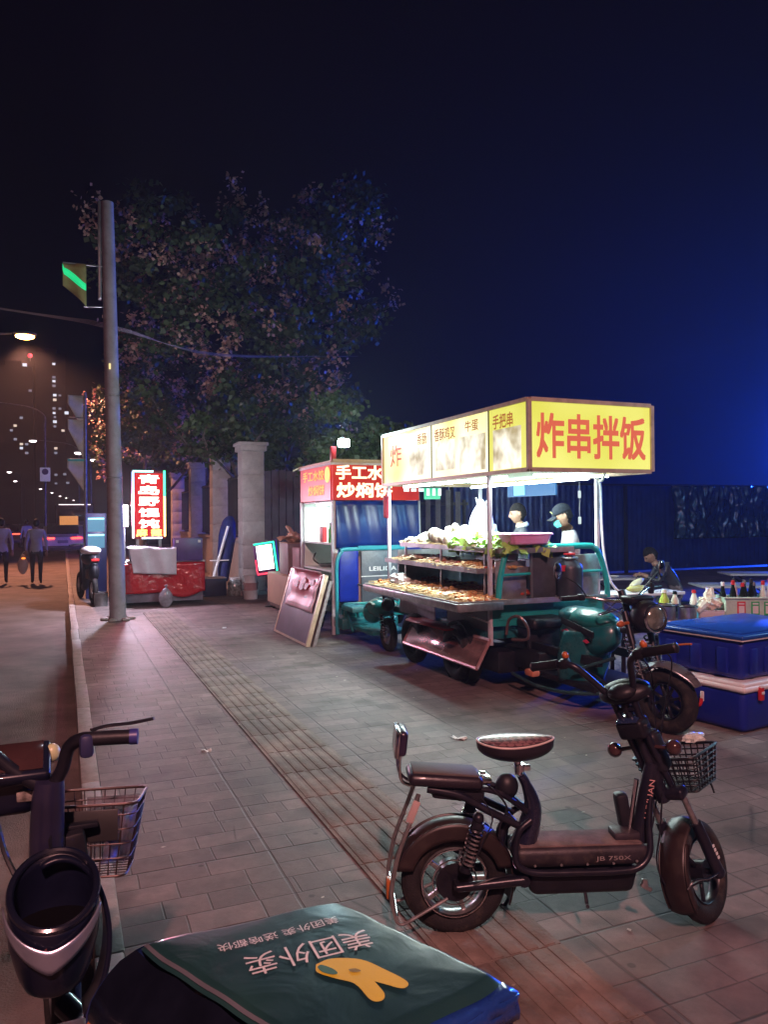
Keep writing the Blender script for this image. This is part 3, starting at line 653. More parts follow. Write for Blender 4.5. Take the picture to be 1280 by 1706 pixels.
# swing-down flap, small red awning
FLAP = mat('polished_flap', (.62, .42, .42), .22, metal=.85, var=.3, vs=4, bump=.35, bs=5)
b = NM(); b.quad((3.60, 6.12, .455), (3.60, 7.76, .455), (3.41, 7.62, .235), (3.41, 6.02, .235)); fl = b.build('flap', FLAP, st, solid=.012)
b = NM()
for p, q in (((3.60, 6.12, .46), (3.60, 7.76, .46)), ((3.6, 7.76, .455), (3.405, 7.62, .235)), ((3.405, 7.62, .235), (3.405, 6.02, .235)), ((3.405, 6.02, .235), (3.6, 6.12, .455))): b.cyl(p, q, .016, n=6)
b.build('flap_frame', mat('pink_edge', (.6, .35, .36), .35, metal=.5, var=.1), fl)
b = NM(); b.quad((3.60, 6.65, .50), (3.60, 7.75, .50), (3.40, 7.55, .49), (3.40, 6.62, .50)); b.build('awning', RED, st, solid=.015)
# chassis, wheels
b = NM()
for x in (3.95, 4.45): b.box((x, 6.7, .42), (.05, 3.4, .07))
b.box((4.2, 6.65, .30), (1.1, .06, .06)); b.box((4.2, 7.65, .30), (1.1, .06, .06)); b.box((4.2, 6.0, .30), (.7, .6, .18), bev=.02); b.box((3.85, 6.35, .25), (.35, .5, .2), bev=.02)
b.box((4.2, 5.6, .2), (.62, 1.2, .05), bev=.01)
b.build('chassis', BLKM, st)
def wheel(parent, c, ax, Rr, wd, mk, name='wheel', rimr=.55, spokes=8, dark=False):
    m0 = Matrix.Translation(c) @ Vector((0, 0, 1)).rotation_difference(Vector(ax).normalized()).to_matrix().to_4x4()
    base = mk(); M0 = base.M @ m0; base.bm.free()
    h = MB(M0); h.cyl((0, 0, -wd*.35), (0, 0, wd*.35), Rr*.16, n=20)
    for k in range(spokes):
        a = 2*pi*k/spokes; h.box((cos(a)*Rr*rimr*.58, sin(a)*Rr*rimr*.58, 0), (Rr*rimr*.8, Rr*.09, wd*.2), rot=(0, 0, math.degrees(a)), bev=.003, seg=1)
    w = h.build(name, BLKM if dark else STEEL, parent)
    t = MB(M0); rt = (1-rimr)*Rr/2; t.torus((0, 0, 0), (0, 0, 1), Rr-rt, rt, 48, 14, flat=(1, wd/2/rt)); 
    for q in (-.22, 0, .22): t.torus((0, 0, q*wd), (0, 0, 1), Rr-.0035-abs(q)*.02, .0045, 60, 6)
    t.build('tyre', RUB, w)
    r = MB(M0); r.torus((0, 0, 0), (0, 0, 1), Rr*rimr, Rr*.035, 40, 8, flat=(1, wd*.38/(Rr*.035)*.9)); r.build('rim', BLKM if dark else STEEL, w)
    return w
for (x, y) in ((3.56, 6.66), (3.56, 7.66), (4.86, 6.66), (4.86, 7.66)): wheel(st, (x, y, .27), (1, 0, 0), .27, .13, NM, dark=True)
for x in (3.60, 4.84):
    b = NM(); b.torus((x, 7.16-.5, .27), (1, 0, 0), .31, .02, 24, 6, flat=(.3, 3.6), a0=0, a1=360); b.build('mudguard', BLK, st)
# cab: seat, floor, leg shield, tank
b = NM(); b.box((4.08, 5.97, .62), (.42, .30, .10), bev=.04, seg=3); b.box((4.08, 6.04, .42), (.36, .2, .34), bev=.02); b.build('seat', BLK, st)
b = NM(); b.tube([(3.72, 6.03, .52), (3.72, 5.98, .66), (3.74, 5.84, .70), (3.80, 5.80, .6), (3.80, 5.82, .5), (3.75, 5.98, .48)], .014, 8); b.build('side_guard', mat('copper_pipe', (.20, .13, .13), .3, metal=.6, var=.2), st)
b = NM()
def shield(u, v):   # leg shield wrapping round the steering column, curved in plan
    a = -1.35+2.7*u; z = .20+v*.44; w = (.19+.05*sin(v*2.6)); y = 5.10+.26*(1-cos(a))*1.2+.12*(1-v)
    return (4.08+w*sin(a)*1.05, y, z)
b.grid(shield, 24, 12); b.build('leg_shield', TEALD, st, solid=.014)
def tankf(u, p):
    p.z += .035*u.y*(-1); p.x *= 1-.25*max(u.z, 0); return p
b = NM(); b.ball((4.08, 5.30, .60), (.165, .36, .20), 28, 18, fn=tankf); b.ball((4.08, 5.45, .74), (.15, .2, .08), 20, 12); tk = b.build('tank', TEALD, st)
b = NM(); b.ball((4.08, 5.27, .725), (.155, .30, .10), 24, 14); b.build('tank_cover', mat('mid_teal_paint', (.010, .20, .20), .32, var=.2, coat=.3, dirt=.25), tk)
b = NM(); b.box((3.923, 5.26, .67), (.012, .48, .055), rot=(8, 0, -4), bev=.004); b.build('dark_band', BLK, tk)
b = NM(); b.prism([(-.07, -.02), (.0, .025), (.07, .02), (.02, -.01)], .004, basis((3.912, 5.40, .62), (0, -1, -.3), (0, 0, 1))); b.prism([(-.05, -.015), (.0, .018), (.05, .016), (.02, -.01)], .004, basis((3.925, 5.15, .57), (0, -1, -.3), (0, 0, 1))); b.build('decal', mat('magenta_decal', (.7, .05, .15), .4, var=0), tk)
b = NM(); b.tube([(3.79, 6.05, .16), (3.77, 5.6, .13), (3.82, 5.2, .15), (3.98, 4.93, .19), (4.08, 4.9, .2)], .016, 8); b.tube([(3.85, 5.2, .33), (3.93, 5.0, .42), (4.02, 4.9, .47)], .014, 8); b.build('floor_rim', mat('rim_dark', (.02, .06, .07), .35, var=.3, coat=.2), st)
b = NM(); b.box((3.80, 5.74, .22), (.09, .13, .06), bev=.02); b.build('side_reflector', mat('dull_orange', (.55, .2, .12), .4, var=.1), st)
# front wheel, fork, springs, fender
SX = 4.05
wheel(st, (SX+.02, 4.40, .235), (1, .34, 0), .235, .115, NM, dark=True)
def fend(u, v):
    a = R_(28+u*125); r = .275+.014*cos((v-.5)*6)+.03*max(0, .25-u); f_ = -cos(a)*r; l_ = (v-.5)*.18*(1-.5*max(0, .3-u)/.3); return (SX+.02+l_*.94-f_*.33, 4.40+f_*.94+l_*.33, .235+sin(a)*r+.05*max(0, .2-u))
b = NM(); b.grid(fend, 26, 8); b.build('fender', mat('grey_fender', (.30, .32, .34), .25, metal=.7, var=.2), st, solid=.01)
for s in (-1, 1):
    b = NM(); b.cyl((SX+s*.095, 4.66, .70), (SX+s*.095, 4.46, .26), .018, n=12)
    b.cyl((SX+s*.095, 4.71, .86), (SX+s*.095, 4.62, .62), .026, n=12); fk = b.build('fork', BLKM, st)
    b = NM(); hh = []
    for k in range(90):
        f = k/89; a = f*9*2*pi; p = Vector((SX+s*.095, 4.67, .66)).lerp(Vector((SX+s*.095, 4.545, .42)), f); hh.append((p.x+.036*cos(a), p.y+.036*sin(a)*.9, p.z+.01*sin(a)))
    b.tube(hh, .0075, 6, curve=False); b.build('spring', CHR, fk)
b = NM(); b.cyl((SX, 4.70, .70), (SX, 4.86, 1.0), .03, n=12); b.box((SX, 4.69, .72), (.26, .08, .05), bev=.015); b.build('steering_column', BLKM, st)
b = NM(); b.ball((SX+.02, 4.60, .83), (.125, .12, .125), 24, 14); hl = b.build('headlight', BLK, st)
b = NM(); b.torus((SX+.02, 4.50, .825), (0, -1, .05), .098, .012, 32, 8); b.build('bezel', CHR, hl)
b = NM(); b.ball((SX+.02, 4.515, .825), (.094, .045, .094), 24, 12); b.build('lens', mat('headlight_glass', (.30, .34, .28), .12, metal=.55, var=.35, vs=16, coat=1), hl)
b = NM(); b.box((SX+.01, 4.69, .945), (.24, .16, .07), bev=.028, seg=3, taper=.8); b.build('dashboard', BLK, st)
b = NM(); b.tube([(3.66, 4.98, .95), (3.80, 4.95, .955), (3.92, 4.86, .93), (4.0, 4.76, .93), (4.10, 4.76, .93), (4.2, 4.84, .95), (4.36, 4.92, 1.0), (4.52, 4.98, 1.0)], .013, 10); b.tube([(3.78, 4.98, .96), (3.9, 4.95, .94), (3.97, 4.83, .86), (4.0, 4.76, .8)], .006, 6); b.tube([(4.0, 4.78, .88), (3.9, 4.9, .82), (3.98, 5.05, .80), (4.1, 5.0, .84)], .006, 6); hb = b.build('handlebar', CHR, st)
for a, c in (((3.58, 5.0, .948), (3.72, 4.97, .952)), ((4.44, 4.95, 1.0), (4.57, 5.0, 1.0))):
    b = NM(); b.cyl(a, c, .019, n=12); b.build('grip', BLK, hb)
b = NM(); b.box((3.745, 4.965, .955), (.05, .05, .05), bev=.01); b.box((4.42, 4.94, 1.0), (.04, .04, .09), bev=.01); b.build('switch', BLK, hb)
for (p0, p1, c) in (((3.79, 4.955, .96), (3.62, 5.02, 1.12), (3.575, 5.03, 1.16)), ((4.30, 4.9, 1.0), (4.5, 4.95, 1.13), (4.56, 4.97, 1.15))):
    b = NM(); b.tube([p0, ((p0[0]+p1[0])/2, p0[1], (p0[2]+p1[2])/2+.02), p1], .006, 6); mrr = b.build('mirror', BLK, hb)
    b = NM(); b.ball(c, (.05, .018, .075), 18, 10, rot=(0, 0, 20)); b.build('mirror_shell', BLK, mrr)
    b = NM(); b.ball((c[0]-.005, c[1]-.008, c[2]), (.04, .014, .062), 18, 10, rot=(0, 0, 20)); b.build('mirror_glass', mat('mirror_glass', (.6, .6, .62), .06, metal=1, var=0), mrr)
for s in (-1, 1):
    b = NM(); b.cyl((SX+s*.10, 4.66, .78), (SX+s*.19, 4.64, .78), .012, n=8); b.ball((SX+s*.2, 4.63, .78), (.034, .025, .025), 12, 8); b.build('turn_signal', ORG, st)

# --- things on the stall
def skewers(name, lab, x0, x1, y0, y1, z, n, cols, seed, piles=1.0):
    rnd = random.Random(seed); t = thing(name, lab, 'skewers', ((x0+x1)/2, (y0+y1)/2, z)); o = t.location
    b = MB(Matrix.Translation((-o.x, -o.y, -o.z))); f = [MB(Matrix.Translation((-o.x, -o.y, -o.z))) for _ in cols]
    for i in range(n):
        y = rnd.uniform(y0, y1); zz = z+.012+rnd.random()*.05*piles*(.4+.6*abs(sin(y*5+seed))); xa = x0+rnd.uniform(-.07, .04); a = rnd.gauss(0, .10)
        L_ = (x1-x0)*rnd.uniform(.75, .95); p0 = Vector((xa, y, zz)); p1 = Vector((xa+L_, y+a, zz+rnd.uniform(0, .03)))
        b.tube([p0, p1], .0028, 4, curve=False)
        ci = int((sin(y*2.3+seed)+1)/2*len(cols)*.999); ci = rnd.randrange(len(cols)) if rnd.random() < .3 else ci
        k = rnd.randint(3, 5)
        for j in range(k):
            q = p0.lerp(p1, .32+.6*j/k); f[ci].ball(q, (rnd.uniform(.028, .046), rnd.uniform(.018, .034), rnd.uniform(.010, .020)), 7, 5, rot=(rnd.uniform(-20, 20), rnd.uniform(-20, 20), rnd.uniform(0, 90)))
    b.build('sticks', mat('bamboo', (.62, .45, .22), .6, var=.15), t)
    for g, c in zip(f, cols): g.build('food_pieces', c, t)
    return t
TOFU = mat('fried_tofu', (.70, .46, .18), .5, var=.3, vs=30); MEAT = mat('red_meat', (.42, .07, .04), .35, var=.35, vs=30); PALE = mat('pale_fishcake', (.72, .62, .48), .45, var=.2, vs=30); ORNG = mat('orange_sausage', (.70, .26, .07), .4, var=.25, vs=30)
skewers('skewers', 'long spread of tofu and pale skewers on the wide front counter tray', 3.26, 3.72, 6.02, 8.2, .81, 230, [TOFU, PALE, TOFU, ORNG], 1)
skewers('skewers', 'dark red meat skewers at the back of the counter, under the middle shelf', 3.78, 4.25, 6.2, 8.1, .81, 120, [MEAT, ORNG, MEAT], 2)
skewers('skewers', 'brown and red skewers laid along the middle shelf of the stall', 3.54, 4.0, 6.2, 8.3, 1.085, 190, [TOFU, MEAT, PALE], 3)
t = thing('vegetable_pile', 'heap of white cauliflower skewers at the left of the top shelf', 'vegetables', (3.95, 7.6, 1.27)); rnd = random.Random(4)
CAUL = mat('cauliflower', (.78, .76, .60), .6, var=.18, vs=25, bump=.5, bs=70)
b = MB()
for i in range(120):
    x, y = rnd.uniform(-.28, .3), rnd.uniform(-.55, .55); h = .15*(1-abs(y+.15)/.75)*(1-abs(x)/.6)
    b.ball((x, y, .03+h*rnd.uniform(.5, 1.25)), rnd.uniform(.035, .075), 10, 7, fn=lambda u, p: p*(1+.14*sin(u.x*9+i)*cos(u.y*8)))
b.build('florets', CAUL, t)
b = MB()
for i in range(60):
    y = rnd.uniform(-.6, .6); b.tube([(-.30-rnd.random()*.06, y, .03+rnd.random()*.02), (.1, y+rnd.gauss(0, .05), .05)], .003, 4, curve=False)
b.build('sticks', mat('bamboo', (1, 1, 1)), t)
t = thing('vegetable_pile', 'green leafy vegetable skewers at the right of the top shelf by the pink basket', 'vegetables', (3.95, 6.5, 1.27))
b = MB(); rnd = random.Random(6)
for i in range(520):
    x, y = rnd.uniform(-.3, .3), rnd.uniform(-.52, .5); quadp = Vector((x, y, .02+rnd.random()*.10*(1-abs(x)/.5))); quadleaf(b, quadp, .11, rnd)
b.build('leaves', leafmat('celery_leaf', (.18, .42, .05), (.45, .62, .18)), t, smooth='leaf')
b = MB()
for i in range(60):
    x, y = rnd.uniform(-.28, .3), rnd.uniform(-.1, .55)
    b.ball((x, y, .03+rnd.random()*.07), (rnd.uniform(.03, .05), rnd.uniform(.02, .04), .022), 9, 6, rot=(rnd.uniform(0, 40), 0, rnd.uniform(0, 90)))
b.build('white_pieces', CAUL, t)
t = thing('plastic_bag', 'crumpled white plastic bag lying on the counter skewers', 'bag', (3.42, 7.75, .86))
BAG = mat('white_polythene', (.80, .82, .82), .35, var=.08, bump=.9, bs=14)
def crump(c, r, seed, nn=20):
    rr = random.Random(seed); ph = [rr.uniform(0, 6) for _ in range(6)]
    return lambda u, p: p*(1+.22*sin(u.x*5+ph[0])*sin(u.y*6+ph[1])+.12*sin(u.z*9+ph[2]+u.x*7)+.05*sin(u.y*17+ph[3]))
b = MB(); b.ball((0, 0, .04), (.10, .13, .075), 26, 16, fn=crump(0, 0, 3)); b.build('bag_body', BAG, t)
# hanging bag bundle on the back-right post
t = thing('hanging_bags', 'bundle of white plastic carrier bags hanging on the rear canopy post', 'bags', (4.86, 8.42, 1.55))
def hang(u, p):
    k = (p.z+.26)/.52; s = 1.15-.75*k**2; p.x *= s*(1+.2*sin(math.atan2(u.y, u.x)*5)); p.y *= s*(1+.15*cos(math.atan2(u.y, u.x)*4)); return p
b = MB(); b.ball((0, 0, 0), (.15, .12, .26), 30, 18, fn=hang); b.ball((.1, -.03, -.18), (.10, .06, .14), 20, 12, fn=crump(0, 0, 8)); b.tube([(-.05, 0, .2), (-.09, 0, .28)], [.025, .01], 8, curve=False); b.tube([(.05, 0, .2), (.10, 0, .27)], [.025, .01], 8, curve=False); b.build('bag_body', BAG, t)
# pink basket on the cage
PINK = mat('pink_plastic', (.80, .34, .62), .4, var=.06, bump=.2, bs=60)
t = thing('plastic_basket', 'pink plastic basket balanced on the teal cage bar', 'basket', (3.95, 6.07, 1.333))
def bask(u, v): 
    a = 2*pi*u; s = .82+.18*v; cx, cyy = cos(a), sin(a); k = max(abs(cx), abs(cyy))**.75; return (.235*s*cx/k, .15*s*cyy/k, .002+v*.10)
b = MB(); b.grid(bask, 44, 6); b.grid(lambda u, v: (bask(u, 0)[0]*v, bask(u, 0)[1]*v, .003), 44, 2); b.build('basket_body', PINK, t, solid=.005)
b = MB(); b.grid(lambda u, v: tuple(Vector(bask(u, 1))*(1+.06*v)+Vector((0, 0, -.02*v+.002))), 44, 2); b.build('rim', PINK, t, solid=.005)
b = MB()
for z in (.03, .05, .07): b.tube([tuple(Vector(bask(k/44, z/.1))*1.012) for k in range(45)], .0022, 5, curve=False)
b.build('ribs', PINK, t)
# blue hanging sign at the back right under the canopy + pink tag + switch cord
t = thing('hanging_sign', 'small blue lit sheet hanging under the canopy at the back', 'sign', (4.84, 7.3, 1.895))
b = MB(); b.box((0, 0, 0), (.02, .95, .16), rot=(0, 0, 0)); b.build('panel', glow('blue_sheet', (.03, .22, .6), .9), t)
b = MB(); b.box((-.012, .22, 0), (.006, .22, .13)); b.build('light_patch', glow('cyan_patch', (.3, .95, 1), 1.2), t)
b = MB(); b.box((0, .3, .075), (.012, .02, .06)); b.box((0, -.3, .075), (.012, .02, .06)); b.build('hanger', STEEL, t)
t = thing('red_tag', 'pinkish red paper tag tied to the rear left canopy post', 'tag', (3.59, 8.5, 1.72))
b = MB(); b.grid(lambda u, v: (-.02-.02*sin(u*4), -.02-(.5-u)*.0+.12*(.5-u), -.13+v*.26+.01*sin(u*6)), 8, 8); b.build('paper', mat('red_tag_paper', (.75, .12, .2), .5, var=.1), t, solid=.003)
b = MB(); b.cyl((-.02, 0, .1), (.025, 0, .14), .004, n=5); b.build('string', WHT, t)
t = thing('pull_switch', 'white cord switch hanging over the capped vendor', 'switch', (4.86, 6.45, 1.955))
b = MB(); b.cyl((0, 0, 0), (0, 0, -.12), .004, n=6); b.cyl((0, 0, -.17), (0, 0, -.37), .004, n=6); b.build('cord', mat('dark_cord', (.08, .08, .1), .5, var=0), t)
for z in (-.145, -.41):
    b = MB(); b.box((0, 0, z), (.028, .022, .075), bev=.006); b.build('switch_body', glow('switch_white', (.8, .95, 1), .75), t)
# green hanging notice strip
t = thing('hanging_notice', 'row of green and white notice strips hanging at the far end of the canopy', 'sign', (4.85, 8.56, 1.88))
b = MB(); b.box((-.62, 0, 0), (.22, .012, .14)); b.build('green_panel', glow('notice_green', (.02, .75, .38), .9), t)
b = MB()
for k in range(3): b.box((-.68+k*.08, -.01, .02), (.04, .006, .09))
for k in range(3): b.box((-.97+k*.1, 0, .045), (.07, .008, .04))
b.build('white_strips', glow('notice_white', (.8, 1, .95), 1.3), t)
b = MB(); b.cyl((-1.02, 0, .085), (-.5, 0, .085), .006, n=6); b.build('hanger', STEEL, t)
# ================================================================ DUMPLING STALL (second tricycle)
REDG = sheet_glow('backlit_red', (.50, .012, .015), (.80, .05, .03), .9, 1.5); LETW = glow('letter_warm_white', (1, .88, .55), 2.0); LETO = glow('letter_orange', (1, .50, .10), 1.3)
S2 = (3.35, 9.8)
st2 = thing('food_tricycle', 'dumpling stall tricycle with a red lit sign and blue curtain, farther from the camera', 'food tricycle', (*S2, 0), 0)
def M2(): return MB()
WX, LY, ZB, ZT = 1.28, 1.45, 1.83, 2.33
b = M2(); b.box((WX/2, LY/2, ZT-.01), (WX+.06, LY+.06, .03)); cn = b.build('canopy', WHT, st2)
b = M2(); b.box((WX/2, 0, (ZB+ZT)/2), (WX, .03, ZT-ZB), bev=.003, seg=1); b.build('front_sign', REDG, cn)
b = M2(); b.box((0, LY/2+.02, (ZB+ZT)/2), (.03, LY-.04, ZT-ZB)); b.build('side_sign', REDG, cn)
b = M2(); put_text(b, '手工水饺', (.50, -.018, 2.205), (1, 0, 0), (0, 0, 1), .92, .20, bold=.03); put_text(b, '炒焖饼', (.46, -.018, 1.965), (1, 0, 0), (0, 0, 1), .82, .205, bold=.03); b.build('lettering', LETW, cn)
b = M2(); put_text(b, '手工水饺', (-.018, .80, 2.19), (0, -1, 0), (0, 0, 1), 1.0, .15, bold=.02); put_text(b, '炒焖饼', (-.018, .66, 1.98), (0, -1, 0), (0, 0, 1), .75, .15, bold=.02); b.build('lettering', LETO, cn)
b = M2(); b.prism([(.11*cos(k*pi/12), .11*sin(k*pi/12)) for k in range(24)], .006, basis((-.02, .16, 2.18), (0, -1, 0), (0, 0, 1))); b.build('round_badge', glow('badge_yellow', (1, .62, .18), 1.4), cn)
b = M2(); b.box((WX/2, -.005, ZT+.03), (WX, .05, .045)); b.box((0, LY/2, ZT+.02), (.05, LY, .025)); b.tube([(0, -.02, ZT+.03), (-.02, LY+.05, ZT+.02), (-.1, LY+.1, ZT-.02)], .012, 6, curve=False); b.build('trim', ALU, cn)
for (x, y) in ((0, 0), (WX, 0), (0, LY), (WX, LY)):
    b = M2(); b.box((x, y, .92), (.035, .035, 1.8)); b.build('post', PST, st2)
b = M2(); b.box((.02, .02, ZT+.12), (.07, .07, .2), bev=.01); b.build('lamp_bracket', RED, st2)
b = M2(); b.box((.16, -.02, ZT+.27), (.17, .06, .12), bev=.03); b.build('flood_lamp', glow('flood_lens', (.75, 1, 1), 26), st2)
lamp('flood_light', 'POINT', (3.35+.12, 9.80, ZT+.42), 220, (.62, .95, 1), .08)
# white inside, shelves
WI = mat('white_lining', (.75, .82, .78), .5, var=.05)
b = M2(); b.box((WX-.03, LY/2, 1.1), (.02, LY-.05, 1.46)); b.box((WX/2, LY-.02, 1.1), (WX-.06, .02, 1.46)); b.box((WX/2, LY/2, 1.81), (WX-.05, LY-.05, .015)); b.box((.5, .035, 1.1), (.95, .014, 1.4)); b.build('lining', WI, st2)
for z, nm in ((1.235, 'shelf'), (.86, 'shelf'), (.62, 'counter')):
    b = M2(); b.box((.35, LY/2+.02, z), (.66, LY-.08, .025)); b.build(nm, WI if z > .7 else mat('pine', (.45, .30, .16), .6, var=.2), st2)
b = M2(); b.cyl((.2, .2, 1.785), (.2, 1.3, 1.785), .014, n=8); b.build('light_tube', TUBE, st2)
lamp('dumpling_stall_light', 'AREA', (3.35+.35, 9.8+.75, 1.77), 24, (.85, 1, .95), .4, None, size_y=1.0)
b = M2(); b.box((WX/2+.1, LY/2+.1, .46), (WX-.1, LY, .08)); b.build('bed', TEALD, st2)
# blue curtain over the cab opening
m, n, bb, N, L = nodes('blue_curtain'); tc = N('ShaderNodeTexCoord'); nz = N('ShaderNodeTexNoise', i_Scale=2.4, i_Detail=2.0); r = ramp(N, .35, (.003, .012, .15), .8, (.012, .06, .30)); L(tc.outputs['Object'], nz.inputs['Vector']); L(nz.outputs['Fac'], r.inputs[0]); L(r.outputs[0], bb.inputs['Base Color']); bb.inputs['Roughness'].default_value = .28
CURT = m
b = M2(); b.grid(lambda u, v: (.03+u*(WX-.05), -.03-.012*sin(u*26+v*2)-.01*sin(v*5), 1.18+v*.64), 60, 8); b.build('curtain', CURT, st2, solid=.004)
# cab quilt, cover with maker name, teal frame
b = M2(); b.box((.17, -.12, .82), (.29, .08, .72), bev=.035, seg=3); b.box((WX-.16, -.12, .86), (.26, .08, .62), bev=.035, seg=3); b.build('blue_quilt', mat('blue_vinyl', (.004, .02, .30), .35, var=.2, bump=.1, bs=12), st2)
b = M2(); b.box((.66, -.14, .80), (.62, .03, .70), bev=.01); wc = b.build('wind_cover', mat('grey_cover', (.10, .12, .15), .4, var=.25, vs=5, bump=.3, bs=12), st2)
b = M2(); put_text(b, 'LEILIDA', (.66, -.156, .90), (1, 0, 0), (0, 0, 1), .40, .058, bold=.02); b.box((.64, -.157, .80), (.6, .004, .012)); b.build('lettering', mat('silver_print', (.7, .72, .72), .4, var=.1), wc)
b = M2(); b.tube([(0, -.16, .05), (-.005, -.16, .7), (.0, -.16, 1.0), (.06, -.16, 1.13), (.16, -.16, 1.17), (1.0, -.16, 1.17)], .026, 8); b.box((.6, -.17, 1.19), (.62, .035, .045)); b.build('cage', mat('cyan_frame', (.03, .34, .42), .35, var=.1), st2)
for k in range(4):
    pass
b = M2(); b.box((.62, -.16, .36), (1.05, .04, .20), bev=.008); b.box((.62, -.185, .40), (1.0, .015, .03)); b.box((.62, -.185, .31), (1.0, .015, .03)); b.build('front_board', TEAL, st2)
b = M2(); b.tube([(.1, -.5, .12), (.08, -.36, .32), (.14, -.28, .40), (.24, -.26, .36), (.28, -.3, .1)], .022, 8); b.box((.35, -.7, .18), (.5, .9, .05), bev=.01); b.box((.4, -.1, .2), (.8, .5, .14), bev=.02); b.box((.6, .7, .3), (.9, 1.2, .1)); b.build('chassis', TEALD, st2)
b = M2(); b.box((.15, -.45, .42), (.26, .42, .08), bev=.03); b.build('seat', mat('teal_seat', (.05, .20, .22), .4, var=.2), st2)
t2x, t2y = .22, -1.28
b = M2(); b.ball((t2x, t2y+.12, .50), (.17, .22, .12), 20, 12); b.ball((t2x-.02, t2y+.35, .42), (.12, .18, .14), 18, 10); tk = b.build('tank', TEAL, st2)
b = M2(); b.grid(lambda u, v: (t2x-.16+.32*u, t2y+.0+.28*v, .615-.22*(u-.5)**2-.25*(v-.4)**2+.01*sin(u*20+v*9)), 14, 10); b.build('rag', mat('pale_rag', (.55, .52, .46), .8, var=.2), tk, solid=.006)
for s in (-1, 1):
    b = M2(); b.cyl((t2x+s*.07, t2y-.02, .48), (t2x+s*.07, t2y-.12, .20), .016, n=10); fk = b.build('fork', BLKM, st2)
    hh = []
    for k in range(70):
        f = k/69; a = f*7*2*pi; hh.append((t2x+s*.07+.03*cos(a), t2y-.03-.09*f+.028*sin(a), .46-.24*f))
    b = M2(); b.tube(hh, .007, 6, curve=False); b.build('spring', CHR, fk)
wheel(st2, (t2x, t2y-.10, .20), (1, 0, 0), .20, .09, M2)
for x in (.02, WX-.02): wheel(st2, (x, .75, .22), (1, 0, 0), .22, .10, M2)
b = M2(); b.tube([(t2x-.26, t2y+.25, .78), (t2x-.1, t2y+.18, .74), (t2x, t2y+.05, .68), (t2x+.1, t2y+.18, .74), (t2x+.26, t2y+.25, .78)], .012, 8); b.cyl((t2x, t2y+.05, .7), (t2x, t2y-.02, .45), .02, n=10); b.build('handlebar', BLKM, st2)
b = M2(); b.ball((t2x, t2y-.09, .56), (.085, .07, .085), 18, 10); b.build('headlight', BLK, st2)
# things on its shelves
def boxed(name, lab, cat, c, d, m_, lid=None, group=None, rz=0, bev=.006):
    t = thing(name, lab, cat, c, rz, group); b = MB(); b.box((0, 0, d[2]/2), d, bev=bev); b.build('box_body', m_, t)
    if lid: b = MB(); b.box((0, 0, d[2]+.008), (d[0]*1.02, d[1]*1.02, .016), bev=.004); b.build('lid', lid, t)
    return t
t = boxed('carton', 'small red carton standing on the upper shelf of the dumpling stall', 'carton', (3.42, 10.42, 1.248), (.07, .14, .21), mat('red_card', (.6, .04, .06), .5, var=.1), WHT)
t = thing('bottle', 'green sauce bottle beside the red carton on the dumpling stall shelf', 'bottle', (3.42, 10.08, 1.248))
b = MB(); b.lathe([(.0, 0), (.04, .0), (.042, .17), (.02, .22), (.018, .25), (0, .25)], n=16); b.build('bottle_body', mat('green_glass', (.10, .35, .10), .2, var=.2), t)
b = MB(); b.cyl((0, 0, .245), (0, 0, .28), .02, n=12); b.build('cap', BLK, t)
t = thing('pan', 'dark pan with a curved handle on the lower shelf of the dumpling stall', 'pan', (3.6, 10.7, .873))
b = MB(); b.lathe([(0, .0), (.12, .0), (.17, .05), (.165, .052), (.115, .008), (0, .008)], n=24); b.build('pan_body', GREYM, t)
b = MB(); b.tube([(-.16, 0, .05), (-.24, 0, .12), (-.22, -.05, .22)], .011, 8); b.build('handle', BLK, t)
t = thing('bowl', 'brown bowl on the wooden counter of the dumpling stall', 'bowl', (3.45, 9.98, .633))
b = MB(); b.lathe([(0, .0), (.06, .0), (.12, .09), (.113, .09), (.055, .012), (0, .012)], n=22); b.build('bowl_body', mat('brown_bowl', (.4, .18, .07), .4, var=.15), t)

# --- leaning display board with a pink poster
t = thing('display_board', 'leaning board with a pink and red poster hung over its upper half', 'sign board', (2.78, 9.12, 0))
u_ = Vector((-.02, 1.49, 0)); w_ = Vector((.30, .14, .865))
def bd(a, c, off=0): return u_*a+w_*c+u_.cross(w_).normalized()*off*(-1)
nrm = u_.cross(w_).normalized(); nrm = nrm if nrm.x < 0 else -nrm
bd = lambda a, c, off=0: u_*a+w_*c+nrm*off
def slab(a0, a1, c0, c1, o0, o1, nm, m_, par):
    b = MB(); P = [bd(a, c, o) for o in (o0, o1) for c in (c0, c1) for a in (a0, a1)]; V = [b.bm.verts.new(p) for p in P]
    for q in ((0, 1, 3, 2), (4, 6, 7, 5), (0, 4, 5, 1), (2, 3, 7, 6), (0, 2, 6, 4), (1, 5, 7, 3)): b._f([V[i] for i in q])
    return b.build(nm, m_, par)
BRD = mat('purple_board', (.13, .09, .15), .35, var=.2, dirt=.2)
pn = slab(.03, .97, .03, .97, -.02, .02, 'panel', BRD, t)
for (a0, a1, c0, c1) in ((0, .03, 0, 1), (.97, 1, 0, 1), (.03, .97, 0, .03), (.03, .97, .97, 1)): slab(a0, a1, c0, c1, -.026, .026, 'frame', ALU, t)
slab(.0, 1, .0, .94, -.10, -.06, 'rear_leaf', mat('rear_leaf_grey', (.28, .26, .27), .5, var=.2), t)
def pg(u, v): return bd(.06+.80*u, .44+.58*v, .03+.012*sin(u*9+v*4)+.008*sin(v*14)+(.03*(v > .95)))
b = MB(); b.grid(pg, 20, 20); po = b.build('poster', mat('poster_pink', (.75, .48, .55), .5, var=.1), t, solid=.003)
b = MB(); b.grid(lambda u, v: pg(.08+.84*u, .12+.85*v)+nrm*.008, 16, 16); b.build('print', mat('poster_print', (.62, .05, .10), .45, var=.1), po)
